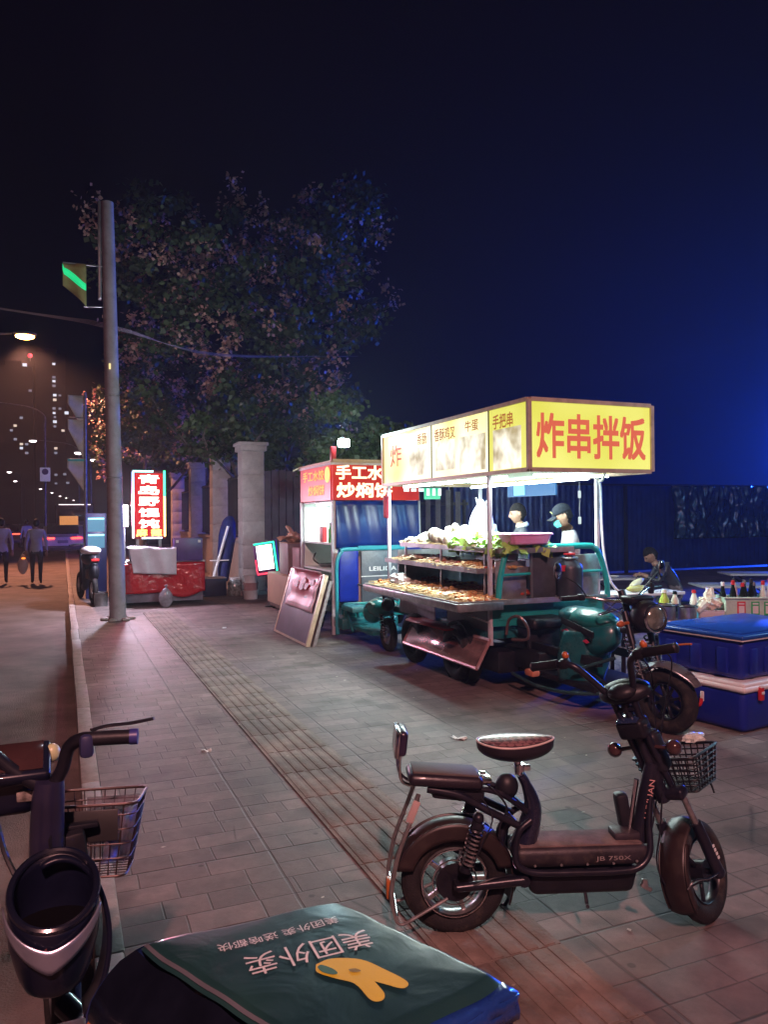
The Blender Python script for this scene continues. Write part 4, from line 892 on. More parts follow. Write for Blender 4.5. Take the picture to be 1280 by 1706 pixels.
PPK = mat('poster_food', (.75, .38, .5), .5, var=.35, vs=14)
b = MB(); rr = random.Random(2)
for k in range(9): 
    uu, vv = rr.uniform(.2, .8), rr.uniform(.35, .72); b.prism([(.12*cos(a*.52)*rr.uniform(.6, 1), .06*sin(a*.52)*rr.uniform(.6, 1)) for a in range(12)], .003, basis(pg(uu, vv)+nrm*(.014+.0008*k), -u_, w_))
b.build('food_shapes', PPK, po)

# --- cartons and small LED board by the column
CARD = mat('brown_cardboard', (.34, .22, .15), .7, var=.12, vs=3, bump=.1, bs=50)
t = thing('cardboard_cart', 'large tan cardboard-clad cart standing left of the leaning poster board', 'cart', (3.36, 12.7, 0))
b = MB(); b.box((.35, 0, .38), (.70, 1.5, .52), bev=.01); b.build('cart_body', CARD, t)
b = MB(); b.box((.35, 0, .09), (.66, 1.4, .06)); b.build('base', mat('dark_wood', (.09, .05, .04), .6, var=.2), t)
for (x, y) in ((.08, -.62), (.62, -.62), (.08, .62), (.62, .62)):
    b = MB(); b.cyl((x-.02, y, .045), (x+.02, y, .045), .045, n=14); b.build('caster', RUB, t)
boxed('carton', 'tall grey-brown carton standing on the cardboard cart behind the LED board', 'carton', (3.72, 12.75, .641), (.5, .55, .52), mat('grey_card', (.20, .15, .15), .6, var=.15), CARD)
boxed('carton', 'low reddish box at the right end of the cardboard cart, beside the dumpling stall', 'carton', (3.78, 12.22, .641), (.5, .42, .46), mat('red_brown_card', (.22, .09, .09), .6, var=.15))
t = thing('paper_bag', 'crumpled tan paper bag lying on top of the tall carton', 'bag', (3.66, 12.75, 1.178))
b = MB(); b.ball((0, 0, .08), (.13, .2, .08), 20, 12, fn=crump(0, 0, 5)); b.grid(lambda u, v: (-.25+.5*u, -.24+.48*v, .05+.03*sin(u*7)+.03*cos(v*6)), 8, 8); b.tube([(0, .05, .1), (-.05, .1, .22), (-.1, .16, .27)], [.05, .04, .02], 8); b.build('bag_body', mat('kraft_paper', (.55, .36, .24), .7, var=.1), t)
t = thing('led_board', 'small tilted LED sign board with green and red border leaning by the stone column', 'LED sign', (3.42, 13.62, .56), -38)
Lm = Matrix.Rotation(R_(-8), 4, 'Y')
b = MB(Lm); b.box((0, .02, .31), (.46, .05, .62), bev=.01); b.build('case', mat('purple_case', (.12, .05, .16), .4, var=.1), t)
b = MB(Lm)
for (x, z, w, h) in ((0, .585, .40, .03), (.19, .32, .03, .52)): b.box((x, -.012, z), (w, .012, h))
b.build('green_border', glow('led_green', (.03, 1, .5), 2.2), t)
b = MB(Lm)
for (x, z, w, h) in ((-.08, .04, .24, .03), (-.20, .18, .02, .25)): b.box((x, -.012, z), (w, .012, h))
b.build('red_border', glow('led_red', (1, .05, .1), 2.2), t)
b = MB(Lm); b.box((-.01, -.010, .33), (.30, .01, .44), bev=.004); b.build('screen', glow('led_white', (.9, 1, 1), 5), t)
b = MB(Lm); b.box((0, .02, -.02), (.06, .05, .1)); b.cyl((0, .02, -.56), (0, .02, .0), .02, n=10); b.cyl((0, .02, -.56), (0, .02, -.54), .15, n=20); b.build('stand', BLKM, t)
t = thing('bucket', 'stack of striped paint buckets at the foot of the stone column', 'bucket', (3.42, 15.05, 0))
for k in range(3):
    b = MB(); b.lathe([(0, .0), (.13, 0), (.15, .16), (.158, .17), (.15, .175), (.14, .17), (0, .165)], (0, 0, k*.15), n=22); b.build('bucket_body', [WHT, mat('pink_bucket', (.5, .3, .3), .5, var=.1), WHT][k], t)

# ================================================================ WONTON CART WITH THE BIG LED SIGN
t = thing('draped_cart', 'cart draped in glossy red tarpaulin below the big vertical LED sign', 'cart', (1.72, 15.0, 0))
b = MB(); b.box((0, .3, .42), (1.42, 1.2, .70)); b.build('cart_body', mat('cart_steel', (.16, .15, .2), .4, metal=.4, var=.2), t)
m, n, bb, N, L = nodes('red_tarpaulin'); bb.inputs['Base Color'].default_value = (.42, .008, .014, 1); bb.inputs['Roughness'].default_value = .22; bb.inputs['Coat Weight'].default_value = .5
tc = N('ShaderNodeTexCoord'); nz = N('ShaderNodeTexNoise', i_Scale=4.0, i_Detail=3.0); bp = N('ShaderNodeBump', i_Strength=.7, i_Distance=.06); L(tc.outputs['Object'], nz.inputs['Vector']); L(nz.outputs['Fac'], bp.inputs['Height']); L(bp.outputs[0], bb.inputs['Normal']); TARP = m
b = MB(); b.grid(lambda u, v: (-.74+1.48*u, -.34-.03*sin(u*9)-.03*(1-v), (.24-.10*(.5 < u < .95)*sin((u-.5)*7))*(1-v)+.79*v), 50, 10); b.grid(lambda u, v: (-.75-.02*sin(v*9), -.34+1.2*u, .25+v*.54), 20, 6); b.build('tarpaulin', TARP, t, solid=.006)
b = MB(); b.box((0, .3, .80), (1.5, 1.26, .03)); b.build('top_board', WHT, t)
for x in (-.6, .6):
    b = MB(); b.cyl((x-.03, .3, .12), (x+.03, .3, .12), .12, n=18); b.build('caster', RUB, t)
t = thing('white_sheet', 'wrinkled white plastic sheet thrown over the front left of the red draped cart', 'cover sheet', (1.5, 14.62, .82))
b = MB(); b.grid(lambda u, v: (-.43+.86*u+.10*(1-v)*(1-u), -.055-.03*(1-v)+.02*sin(u*14+v*3)*(1-v), -.20+.60*v-.05*u*(1-v)) if v < .75 else (-.43+.86*u, -.055+(v-.75)*1.6, .26+.02*sin(u*6)), 30, 20); b.build('sheet', mat('grey_polythene', (.55, .52, .60), .35, var=.08, bump=.3, bs=6), t, solid=.004)
b = MB(); b.box((0, .16, .125), (.75, .38, .25), bev=.01); b.build('crate_under', mat('dark_crate', (.04, .03, .08), .5, var=.2), t)
boxed('storage_box', 'dark purple plastic box with two white latches on the red draped cart', 'storage box', (2.15, 14.72, .816), (.52, .3, .42), mat('purple_tub', (.07, .035, .17), .4, var=.15), None)
kk = [o for o in C.objects if o.name.startswith('storage_box')][-1]
for x in (-.2, .2):
    b = MB(); b.box((x, -.155, .36), (.05, .01, .05), bev=.004); b.build('latch', WHT, kk)
# the sign itself
t = thing('led_sign', 'tall vertical LED sign with glaring white characters on red and a colour-changing border', 'LED sign', (1.47, 14.78, 1.23))
sw, sh = .60, 1.26
b = MB(); b.box((0, .04, sh/2), (sw, .09, sh), bev=.01); b.build('case', mat('sign_red_case', (.25, .01, .02), .5, var=.1), t)
b = MB(); b.box((0, -.012, sh/2), (sw-.10, .012, sh-.10)); b.build('red_panel', glow('led_panel_red', (.75, .015, .02), 1.0), t)
LW = glow('led_char_white', (1, .93, .75), 4.5); LO = glow('led_char_orange', (1, .62, .12), 4)
b = MB()
for i, ch in enumerate('青岛野馄饨'): put_text(b, ch, (0, -.022, sh-.16-i*.205), (1, 0, 0), (0, 0, 1), .37, .165, bold=.028)
b.build('lettering', LW, t)
b = MB(); put_text(b, '麻', (-.13, -.022, .115), (1, 0, 0), (0, 0, 1), .2, .14, bold=.05); put_text(b, '辣', (.13, -.022, .115), (1, 0, 0), (0, 0, 1), .2, .14, bold=.05); b.build('lettering', LO, t)
e = sw/2-.02
for nm, c, s, p in (('blue_border', (.25, .55, 1), 6, [(-e, -.02, .2, sh*.98)]), ('green_border', (.05, 1, .35), 5, [(e, -.02, .78, sh)]), ('yellow_border', (1, .75, .25), 5, [(e, -.02, .04, .78)]), ('white_border', (.8, 1, 1), 6, [(-e, -.02, 0.02, .2)])):
    b = MB()
    for (x, y, z0, z1) in p:
        b.box((x, y, (z0+z1)/2), (.035, .02, z1-z0), bev=.004)
    b.build(nm, glow('led_'+nm, c, s), t)
b = MB(); b.box((-.1, -.02, sh-.015), (sw*.6, .02, .03)); b.build('cyan_border', glow('led_cyan', (.3, 1, .9), 5), t)
b = MB(); b.box((.05, -.02, .015), (sw*.6, .02, .03)); b.build('pale_border', glow('led_pale', (.6, .8, 1), 4), t)
b = MB(); b.box((-.2, .06, -.20), (.05, .05, .44)); b.box((.2, .06, -.20), (.05, .05, .44)); b.build('stand', GREYM, t)
lamp('led_sign_light', 'AREA', (1.47, 14.68, 1.9), 45, (1, .12, .30), .5, (R_(-90), 0, 0), size_y=1.2)
lamp('led_sign_side_light', 'POINT', (1.06, 14.80, 1.85), 420, (.85, .8, 1), .08)
t = thing('flood_lamp', 'dazzling white flood lamp between the concrete pole and the LED sign', 'lamp', (1.06, 15.1, 0))
b = MB(); b.cyl((0, 0, 0), (0, 0, 1.5), .02, n=10); b.cyl((0, 0, 0), (0, 0, .03), .16, n=20); b.build('stand', GREYM, t)
b = MB(); b.box((0, -.02, 1.66), (.14, .06, .4), bev=.02); b.build('lens', glow('flood_pink', (1, .82, .9), 16), t)
# folded blue parasol & chair, jars, bag, fridge, scooter seat behind the pole
t = thing('folded_parasol', 'folded dark blue parasol leaning against the low wall with its white strut', 'parasol', (3.18, 16.6, 0))
b = MB(); b.tube([(0, 0, .25), (.05, .1, .7), (.14, .25, 1.2), (.2, .32, 1.5), (.26, .36, 1.62)], [.10, .16, .19, .15, .05], 16); b.build('cloth', mat('navy_cloth', (.008, .015, .12), .7, var=.2, bump=.4, bs=9), t)
b = MB(); b.cyl((-.25, -.15, .30), (.12, .05, 1.42), .03, n=8); b.cyl((0, 0, 0), (0, 0, .4), .02, n=8); b.box((-.1, -.1, .7), (.4, .02, .02)); b.build('strut', WHT, t)
b = MB(); b.cyl((0, 0, 0), (0, 0, .07), .22, n=22); b.build('base', KERB, t)
boxed('storage_box', 'dark blue crate with a pale lid on the ground beside the folded parasol', 'storage box', (2.86, 16.1, 0), (.5, .4, .36), mat('navy_crate', (.01, .015, .07), .5, var=.2), mat('cream_lid', (.55, .45, .38), .5, var=.1))
gl = mat('jar_glass', (.30, .36, .36), .12, var=.5, vs=18, metal=.2)
for i, (x, y, hh) in enumerate(((3.28, 15.9, .34), (3.5, 15.55, .30))):
    t = thing('glass_jar', ['taller glass jar on the ground, nearer the crate', 'lower glass jar on the ground, nearer the stone column'][i], 'jar', (x, y, 0), 0, 'glass jars by the low wall')
    b = MB(); b.lathe([(0, 0), (.12, 0), (.14, .06), (.14, hh-.08), (.09, hh-.02), (.09, hh)], n=24); b.build('jar_body', gl, t)
    b = MB(); b.cyl((0, 0, hh-.01), (0, 0, hh+.03), .1, n=20); b.build('lid', WHT, t)
t = thing('water_bag', 'translucent plastic water bag standing in front of the red tarpaulin', 'water bag', (1.71, 14.35, 0))
b = MB(); b.ball((0, 0, .17), (.13, .08, .18), 24, 16, fn=lambda u, p: Vector((p.x*(1-.25*max(u.z, 0)), p.y, max(p.z, -.168)))); b.tube([(0, 0, .3), (.01, 0, .36), (0, 0, .4)], [.03, .015, .03], 8); b.build('bag_body', mat('clear_bag', (.45, .42, .5), .15, var=.3, vs=9, trans=.45), t)
t = thing('display_fridge', 'small blue lit display fridge behind the concrete pole', 'fridge', (.62, 16.6, 0))
b = MB(); b.box((0, .2, .86), (.40, .4, 1.72), bev=.01); b.build('cabinet', mat('fridge_navy', (.02, .03, .12), .4, var=.1), t)
for z in (1.15, 1.48):
    b = MB(); b.box((0, -.004, z), (.32, .01, .26)); w = b.build('lit_window', glow('fridge_blue', (.12, .35, .55), .9), t)
    b = MB(); b.box((0, -.012, z+.13), (.3, .012, .03)); b.build('light_tube', glow('fridge_cyan', (.3, 1, 1), 3), w)
t = thing('parked_scooter', 'dark scooter with a long white seat parked behind the concrete pole', 'scooter', (.50, 15.6, 0), 8)
b = MB(); b.ball((0, .1, 1.0), (.18, .42, .09), 22, 12); b.build('seat', mat('white_vinyl', (.62, .62, .66), .4, var=.1), t)
b = MB(); b.ball((0, .12, .86), (.16, .45, .14), 20, 12); b.tube([(0, .5, .8), (0, .6, .35), (0, .9, .3), (0, 1.1, .9)], [.09, .07, .06, .05], 10); b.ball((0, -.2, .62), (.10, .16, .2), 14, 10); b.box((0, .1, .55), (.12, .5, .2), bev=.03); b.build('body', BLK, t)
b = MB(); b.tube([(-.25, 1.0, 1.08), (-.1, 1.08, 1.1), (.1, 1.08, 1.1), (.25, 1.0, 1.08)], .015, 8); b.cyl((0, 1.1, .85), (0, 1.08, 1.1), .02, n=8); b.build('handlebar', BLKM, t)
wheel(t, (0, -.18, .27), (1, 0, 0), .27, .10, MB); wheel(t, (0, 1.25, .27), (1, 0, 0), .27, .10, MB)
b = MB(); b.box((0, -.36, .84), (.14, .03, .05), bev=.01); b.build('tail_light', mat('tail_red', (.5, .02, .02), .3, var=0), t)
t = thing('metal_can', 'dark metal can with a bright rim standing left of the concrete pole', 'can', (.64, 15.1, 0))
b = MB(); b.lathe([(0, 0), (.12, 0), (.12, .24), (.125, .25), (.11, .25), (.105, .02), (0, .02)], n=24); b.build('can_body', GREYM, t)
b = MB(); b.torus((0, 0, .25), (0, 0, 1), .118, .008, 28, 6); b.build('rim', CHR, t)

# ================================================================ COOLERS, CONDIMENT TABLE, DINING TABLES
CB = mat('cooler_blue', (.008, .02, .30), .38, var=.12, vs=3, bump=.08, bs=90, dirt=.10); CL = mat('cooler_lid_blue', (.01, .07, .40), .32, var=.1); CW = mat('cooler_white', (.74, .76, .78), .4, var=.06)
rzc = 8
def cooler(z, W2, D2, Hh, lab, white_rim):
    t = thing('cooler_box', lab, 'cooler', (5.06, 4.62, z), rzc)
    b = MB(); b.box((0, 0, Hh*.44), (W2, D2, Hh*.88), bev=.05, seg=4, taper=.94); b.build('tub', CB, t)
    b = MB()
    if not white_rim:
        for k in range(6): b.box((-W2/2+.13+k*(W2-.26)/5, -D2/2-.0, Hh*.42), (.075, .03, Hh*.56), bev=.01)
        for k in range(3): b.box((-W2/2-.0, -D2/2+.16+k*(D2-.32)/2, Hh*.42), (.03, .09, Hh*.56), bev=.01)
        b.build('moulded_ribs', CB, t)
    else: b.bm.free()
    b = MB(); b.box((0, 0, Hh*.90), (W2+.03, D2+.03, Hh*(.13 if white_rim else .045)), bev=.03 if white_rim else .006, seg=3); b.build('rim', CW, t)
    b = MB(); b.box((0, 0, Hh*(.975 if white_rim else .965)), (W2+(.0 if white_rim else .05), D2+(.0 if white_rim else .05), Hh*.11), bev=.016, seg=3); ld = b.build('lid', CW if white_rim else CL, t)
    if not white_rim:
        b = MB(); b.box((0, 0, Hh*1.03), (W2-.07, D2-.07, .012), bev=.005); b.build('lid_panel', CL, ld)
        b = MB(); b.box((.1, -D2/2-.03, Hh*.86), (.34, .02, .05), bev=.008); b.box((.1, -D2/2-.045, Hh*.86), (.14, .02, .03), bev=.006); b.build('latch', BLK, t)
        b = MB(); b.box((.05, -D2/2-.012, Hh*.60), (.12, .006, .006)); b.box((.05, -D2/2-.012, Hh*.50), (.12, .006, .006)); b.build('mark', CL, t)
    else:
        b = MB(); b.box((-W2/2+.17, -D2/2-.02, Hh*.80), (.045, .03, .10), bev=.008); lt = b.build('latch', RED, t)
        b = MB(); b.box((-W2/2+.17, -D2/2-.037, Hh*.82), (.03, .008, .02), bev=.002); b.box((-W2/2+.17, -D2/2-.024, Hh*.93), (.04, .02, .03), bev=.004); b.build('latch_plate', CW, lt)
        b = MB(); b.box((-W2/2-.012, -.09, Hh*.62), (.02, .025, .075), bev=.005); b.box((-W2/2-.012, .09, Hh*.62), (.02, .025, .075), bev=.005); b.build('handle_mount', CW, t)
        b = MB(); b.tube([(-W2/2-.022, -.09, Hh*.58), (-W2/2-.03, -.09, Hh*.48), (-W2/2-.035, -.06, Hh*.42), (-W2/2-.035, .06, Hh*.42), (-W2/2-.03, .09, Hh*.48), (-W2/2-.022, .09, Hh*.58)], .013, 8); b.build('handle', RED, t)
        b = MB(); b.box((.1, -D2/2+.004, Hh*.14), (W2*.7, .006, .006)); b.build('mark', CL, t)
    return t
cooler(0, 1.22, .86, .36, 'lower blue cooler with a thick white rim and a red latch, on the ground', True)
cooler(.372, 1.14, .78, .335, 'upper ribbed blue cooler with a bright blue lid, stacked on the other', False)
# condiment table behind the coolers
t = thing('condiment_table', 'low steel table crowded with sauces behind the blue coolers', 'table', (5.66, 5.63, 0), -28)
b = MB(); b.box((0, 0, .60), (1.75, .62, .03), bev=.005); b.build('table_top', STEEL, t)
for (x, y) in ((-.8, -.26), (.8, -.26), (-.8, .26), (.8, .26)):
    b = MB(); b.box((x, y, .29), (.035, .035, .585)); b.build('leg', BLKM, t)
TM = Matrix.Translation((5.66, 5.63, .617)) @ Matrix.Rotation(R_(-28), 4, 'Z')
def onT(x, y): p = TM @ Vector((x, y, 0)); return (p.x, p.y, p.z)
MINT = mat('mint_crate', (.48, .68, .54), .45, var=.12, vs=9, bump=.3, bs=40)
t = thing('sauce_crate', 'mint green crate with red, green and blue labels holding many sauce bottles', 'crate', onT(.40, -.05), -28)
for (c, d) in (((0, -.14, .10), (.50, .012, .20)), ((0, .14, .10), (.50, .012, .20)), ((-.25, 0, .10), (.012, .27, .20)), ((.25, 0, .10), (.012, .27, .20)), ((0, 0, .01), (.50, .28, .012))):
    b = MB(); b.box(c, d, bev=.003, seg=1); b.build('side', MINT, t)
b = MB(); b.box((0, -.15, .197), (.53, .03, .018), bev=.004); b.box((0, -.152, .01), (.53, .03, .02), bev=.004); b.build('rim', MINT, t)
for x, c in ((-.11, (.55, .03, .05)), (.015, (.03, .4, .12)), (.13, (.03, .12, .42))):
    b = MB(); b.box((x, -.149, .10), (.075, .006, .13), bev=.002); lb = b.build('label', mat('label_%d' % int(c[0]*100), c, .5, var=.1), t)
    b = MB(); b.box((x, -.153, .09), (.05, .004, .07)); b.box((x, -.153, .145), (.05, .004, .014)); b.build('label_patch', mat('label_pale', (.7, .72, .66), .5, var=.1), lb)
DKG = mat('dark_sauce', (.012, .02, .015), .12, var=.2); LGR = mat('lime_sauce', (.40, .55, .08), .3, var=.1); MLK = mat('milky_plastic', (.72, .76, .66), .35, var=.08)
def bottle(x, y, hh, body, cap, lab, r=.026, z0=0, label=None):
    p = onT(x, y); t = thing('sauce_bottle', lab, 'bottle', (p[0], p[1], p[2]+z0), 0, 'sauce bottles on the condiment table')
    b = MB(); b.lathe([(0, 0), (r, 0), (r*1.03, hh*.62), (r*.5, hh*.82), (r*.42, hh*.9), (0, hh*.9)], n=16); b.build('bottle_body', body, t)
    b = MB(); b.cyl((0, 0, hh*.88), (0, 0, hh), r*.62, r*.5, n=14); b.build('cap', cap, t)
    if label: b = MB(); b.cyl((0, 0, hh*.2), (0, 0, hh*.5), r*1.06, n=16, cap=False); b.build('label', label, t)
bl = [(.20, .03, 'first dark bottle from the left in the mint crate, white label', DKG, WHT, WHT), (.27, -.04, 'red-capped bottle second from the left in the mint crate', DKG, RED, MLK), (.31, .04, 'tall bottle in the mint crate with a pale label and dark cap', MLK, BLK, WHT), (.35, -.06, 'red-capped bottle third from the left in the mint crate', DKG, RED, WHT), (.40, .03, 'dark tall bottle at the middle of the mint crate', DKG, GREYM, MLK), (.44, -.03, 'bottle with a lime green label at the middle of the mint crate', DKG, BLK, LGR), (.49, .04, 'tall dark bottle behind the lime labelled one in the mint crate', DKG, GREYM, MLK), (.54, -.05, 'red-capped bottle second from the right in the mint crate', MLK, RED, DKG), (.61, -.03, 'red-capped bottle at the right end of the mint crate', MLK, RED, DKG)]
for i, (x, y, lab, bd_, cp_, lb_) in enumerate(bl): bottle(x, y, .31+.02*(i % 3), bd_, cp_, lab, r=.030, z0=.018, label=lb_)
bottle(-.36, -.02, .26, LGR, MLK, 'squeeze bottle of pale yellow oil, leftmost on the condiment table', r=.045)
bottle(-.25, .02, .24, MLK, DKG, 'dark vinegar squeeze bottle beside the yellow oil', r=.036, label=DKG)
bottle(-.06, .06, .25, MLK, RED, 'clear bottle with a red cap standing left of the big white bag', r=.036)
b = None
t = thing('carrier_bag', 'knotted white carrier bag full of dough in the white tub', 'bag', (*onT(.04, -.08)[:2], .617+.10), 0)
b = MB(); b.ball((0, 0, .035), (.105, .10, .065), 26, 16, fn=crump(0, 0, 12)); b.ball((.02, .02, .10), (.055, .05, .075), 20, 12, fn=crump(0, 0, 14)); b.tube([(-.08, -.02, .03), (-.15, -.04, .0), (-.2, -.05, -.03)], [.05, .035, .02], 8); b.build('bag_body', mat('cream_polythene', (.76, .74, .62), .4, var=.1, bump=.8, bs=12), t)
t = thing('plastic_tub', 'white oblong plastic tub under the knotted bag', 'tub', onT(.04, -.08), -28)
b = MB(); b.grid(lambda u, v: tuple(Vector(bask(u, v))*.72), 40, 4); b.grid(lambda u, v: (bask(u, 0)[0]*v*.72, bask(u, 0)[1]*v*.72, .003), 40, 2); b.build('tub_body', CW, t, solid=.005)
b = MB(); b.tube([tuple(Vector(bask(k/40, 1))*.73) for k in range(41)], .007, 6, curve=False); b.build('rim', CW, t)
for i, (x, r, hh, lab) in enumerate(((-.42, .12, .13, 'wide steel pot with a dark rim, left one on the condiment table'), (-.19, .085, .12, 'narrower steel pot with a cyan stripe beside the wide one'))):
    t = thing('steel_pot', lab, 'pot', (*onT(x, -.17)[:2], .617))
    b = MB(); b.lathe([(0, 0), (r, 0), (r*1.03, hh), (r*.97, hh), (r*.95, .01), (0, .01)], n=28); b.build('pot_body', STEEL, t)
    b = MB(); b.torus((0, 0, hh), (0, 0, 1), r*1.02, .007, 30, 6); b.build('rim', BLKM, t)
    if i: b = MB(); b.box((r*.6, -r*.84, hh/2), (.02, .01, hh*.9)); b.build('stripe', glow('cyan_stripe', (.1, .5, .7), .5), t)
t = thing('orange_bowl', 'orange bowl on a stool between the tricycle headlamp and the coolers', 'bowl', (5.12, 5.42, .50))
b = MB(); b.lathe([(0, 0), (.05, 0), (.095, .05), (.09, .05), (.045, .008), (0, .008)], n=24); b.build('bowl_body', ORG, t)
b = MB(); b.ball((0, 0, .04), (.075, .07, .03), 16, 8); b.build('filling', mat('yellow_batter', (.7, .42, .12), .5, var=.15), t)
t = thing('plastic_stool', 'small dark stool carrying the orange bowl', 'stool', (5.12, 5.42, 0))
b = MB(); b.box((0, 0, .485), (.28, .28, .025), bev=.01); b.build('seat', BLK, t)
for (x, y) in ((-.11, -.11), (.11, -.11), (-.11, .11), (.11, .11)):
    b = MB(); b.cyl((x*1.15, y*1.15, 0), (x, y, .475), .014, n=8); b.build('leg', BLK, t)
# side board right of the trike with cabbages, cable
t = thing('prep_table', 'narrow white prep board behind the tricycle handlebar', 'table', (5.42, 6.35, 0), -6)
b = MB(); b.box((0, 0, .79), (1.0, .42, .03), bev=.005); b.build('table_top', WHT, t)
for (x, y) in ((-.45, -.17), (.45, -.17), (-.45, .17), (.45, .17)):
    b = MB(); b.box((x, y, .387), (.03, .03, .775)); b.build('leg', GREYM, t)
t = thing('marrow', 'two pale yellow-green marrows lying on the prep board', 'vegetables', (5.45, 6.3, .806), 15)
b = MB(); b.ball((0, 0, .035), (.17, .04, .035), 18, 10); b.build('lower_marrow', mat('marrow_yellow', (.62, .66, .22), .4, var=.15), t)
b = MB(); b.ball((.04, .03, .085), (.16, .04, .032), 18, 10, rot=(0, -12, 10)); b.build('upper_marrow', mat('marrow_pale', (.70, .72, .50), .4, var=.15), t)
# low dining tables out in the dim plaza
def dtable(x, y, w, d, z, rz, lab, items=2):
    t = thing('folding_table', lab, 'table', (x, y, 0), rz, 'low folding tables on the plaza')
    b = MB(); b.box((0, 0, z), (w, d, .025), bev=.006); b.build('table_top', mat('laminate_top', (.30, .30, .33), .3, var=.15), t)
    b = MB()
    b = MB(); b.tube([(-w*.4, -d*.4, 0), (w*.4, -d*.4, z-.01)], .012, 6, curve=False); b.tube([(-w*.4, d*.4, 0), (w*.4, d*.4, z-.01)], .012, 6, curve=False); b.build('legs_one', BLKM, t)
    b = MB(); b.tube([(w*.4, -d*.36, 0), (-w*.4, -d*.36, z-.01)], .012, 6, curve=False); b.tube([(w*.4, d*.36, 0), (-w*.4, d*.36, z-.01)], .012, 6, curve=False); b.build('legs_two', BLKM, t)
    return t
dtable(7.55, 9.0, .95, .6, .68, -20, 'low table in front of the seated diner, left of him')
dtable(8.1, 7.3, 1.3, .6, .68, -28, 'low table behind the sauce crate at the right edge')
dtable(9.9, 8.6, 1.2, .6, .68, -28, 'dim empty table farthest right on the plaza')
for i, (x, y) in enumerate(((7.35, 9.02), (7.8, 8.9))):
    t = thing('paper_plate', ['white paper plate at the left of the seated diner\'s table', 'white paper plate nearest the seated diner'][i], 'plate', (x, y, .694))
    b = MB(); b.lathe([(0, 0), (.07, 0), (.11, .018), (.105, .02), (.068, .006), (0, .006)], n=20); b.build('plate_body', WHT, t)
# neighbouring stall's lamp at the right, beyond the frame
t = thing('stall_lamp_post', 'lamp post of the neighbouring stall standing at the right of the plaza', 'lamp', (9.3, 4.2, 0))
b = MB(); b.cyl((0, 0, 0), (0, 0, 3.55), .03, n=10); b.cyl((0, 0, 0), (0, 0, .04), .25, n=20); b.build('pole', GREYM, t)
b = MB(); b.ball((0, 0, 3.62), (.12, .12, .07), 16, 10); b.build('lamp_head', glow('plaza_lens', (.7, .85, 1), 10), t)
# ================================================================ THE PARKED E-SCOOTER IN FRONT
sc = thing('electric_scooter', 'small black electric scooter with a quilted saddle parked across the pavement in front', 'electric scooter', (1.377, 2.64, 0), -19.45)
FR = mat('frame_black', (.012, .013, .024), .3, metal=.1, spec=.4, var=.25, coat=.15, dirt=.12)
DUSTY = mat('dusty_black_plastic', (.026, .022, .030), .5, var=.4, vs=9, bump=.1, bs=160, dirt=.55)
TAPE = mat('silver_tube', (.42, .42, .42), .35, metal=.8, var=.25, vs=20, dirt=.3)
# rear wheel with hub motor
rw_ = wheel(sc, (0.005, 0, .205), (0, 1, 0), .203, .074, MB, name='rear_wheel', rimr=.62, spokes=5)
b = MB(); b.cyl((.005, -.03, .205), (.005, .03, .205), .072, n=28); b.cyl((.005, -.075, .205), (.005, .075, .205), .012, n=10); b.build('hub_motor', BLKM, rw_)
b = MB(); b.torus((.005, -.038, .205), (0, 1, 0), .128, .0035, 48, 6); b.torus((.005, -.03, .205), (0, 1, 0), .085, .003, 40, 6); b.build('rim_edge', CHR, rw_)
def rf(u, v):
    a = R_(-22+u*185); r = .226+.008*cos((v-.5)*5); w = .108
    return (.005+cos(a)*r, (v-.5)*w, .205+sin(a)*r)
b = MB(); b.grid(rf, 34, 8)
for s in (-1, 1): b.grid(lambda u, v: (.005+cos(R_(15+u*150))*(.232-v*.065), s*.055+s*.002*v, .205+sin(R_(15+u*150))*(.232-v*.065*sin(pi*u)**.4)), 28, 4)
b.build('rear_fender', mat('fender_dusty', (.022, .014, .014), .4, var=.3, vs=5, dirt=.25), sc, solid=.006)
# swing arm, shock, chain stay
b = MB(); b.cyl((.005, -.075, .205), (.26, -.075, .225), .016, .02, n=10); b.cyl((.005, .075, .205), (.26, .075, .225), .016, .02, n=10); b.cyl((.26, -.09, .225), (.26, .09, .225), .022, n=12); b.build('swing_arm', FR, sc)
for s in (-1, 1):
    p0, p1 = Vector((.088, s*.085, .455)), Vector((.035, s*.085, .27))
    b = MB(); b.cyl(p0, p1, .012, n=10); b.cyl(p0, p0.lerp(p1, .12), .024, n=14); b.ball(p0+Vector((0, 0, .012)), .022, 12, 8); b.cyl(p1, p1.lerp(p0, .1), .022, n=14); sk = b.build('shock_absorber', BLKM, sc)
    hh = []
    for k in range(120):
        f = k/119; a = f*9.5*2*pi; p = p0.lerp(p1, .1+.78*f); hh.append((p.x+.024*cos(a), p.y+.024*sin(a), p.z-.006*cos(a)))
    b = MB(); b.tube(hh, .0055, 6, curve=False); b.build('spring', CHR, sk)
# main frame: rear loop and deck loop
for s in (-1, 1):
    b = MB(); b.tube([(-.10, s*.05, .57), (.02, s*.055, .545), (.12, s*.06, .49), (.25, s*.065, .425)], .014, 10)
    b.tube([(.0, s*.05, .565), (.12, s*.045, .56), (.2, s*.04, .53), (.285, s*.03, .465)], .011, 8)
    b.tube([(.29, s*.075, .45), (.24, s*.085, .41), (.225, s*.09, .33), (.24, s*.095, .285), (.30, s*.098, .262), (.45, s*.098, .257), (.62, s*.098, .257), (.70, s*.095, .27), (.745, s*.08, .32), (.755, s*.05, .42), (.775, s*.02, .52)], .0125, 10)
    b.build('frame_tube', FR, sc)
b = MB(); b.tube([(.235, 0, .44), (.20, 0, .40), (.185, 0, .33), (.21, 0, .27)], .022, 10); b.build('rear_bridge', FR, sc)
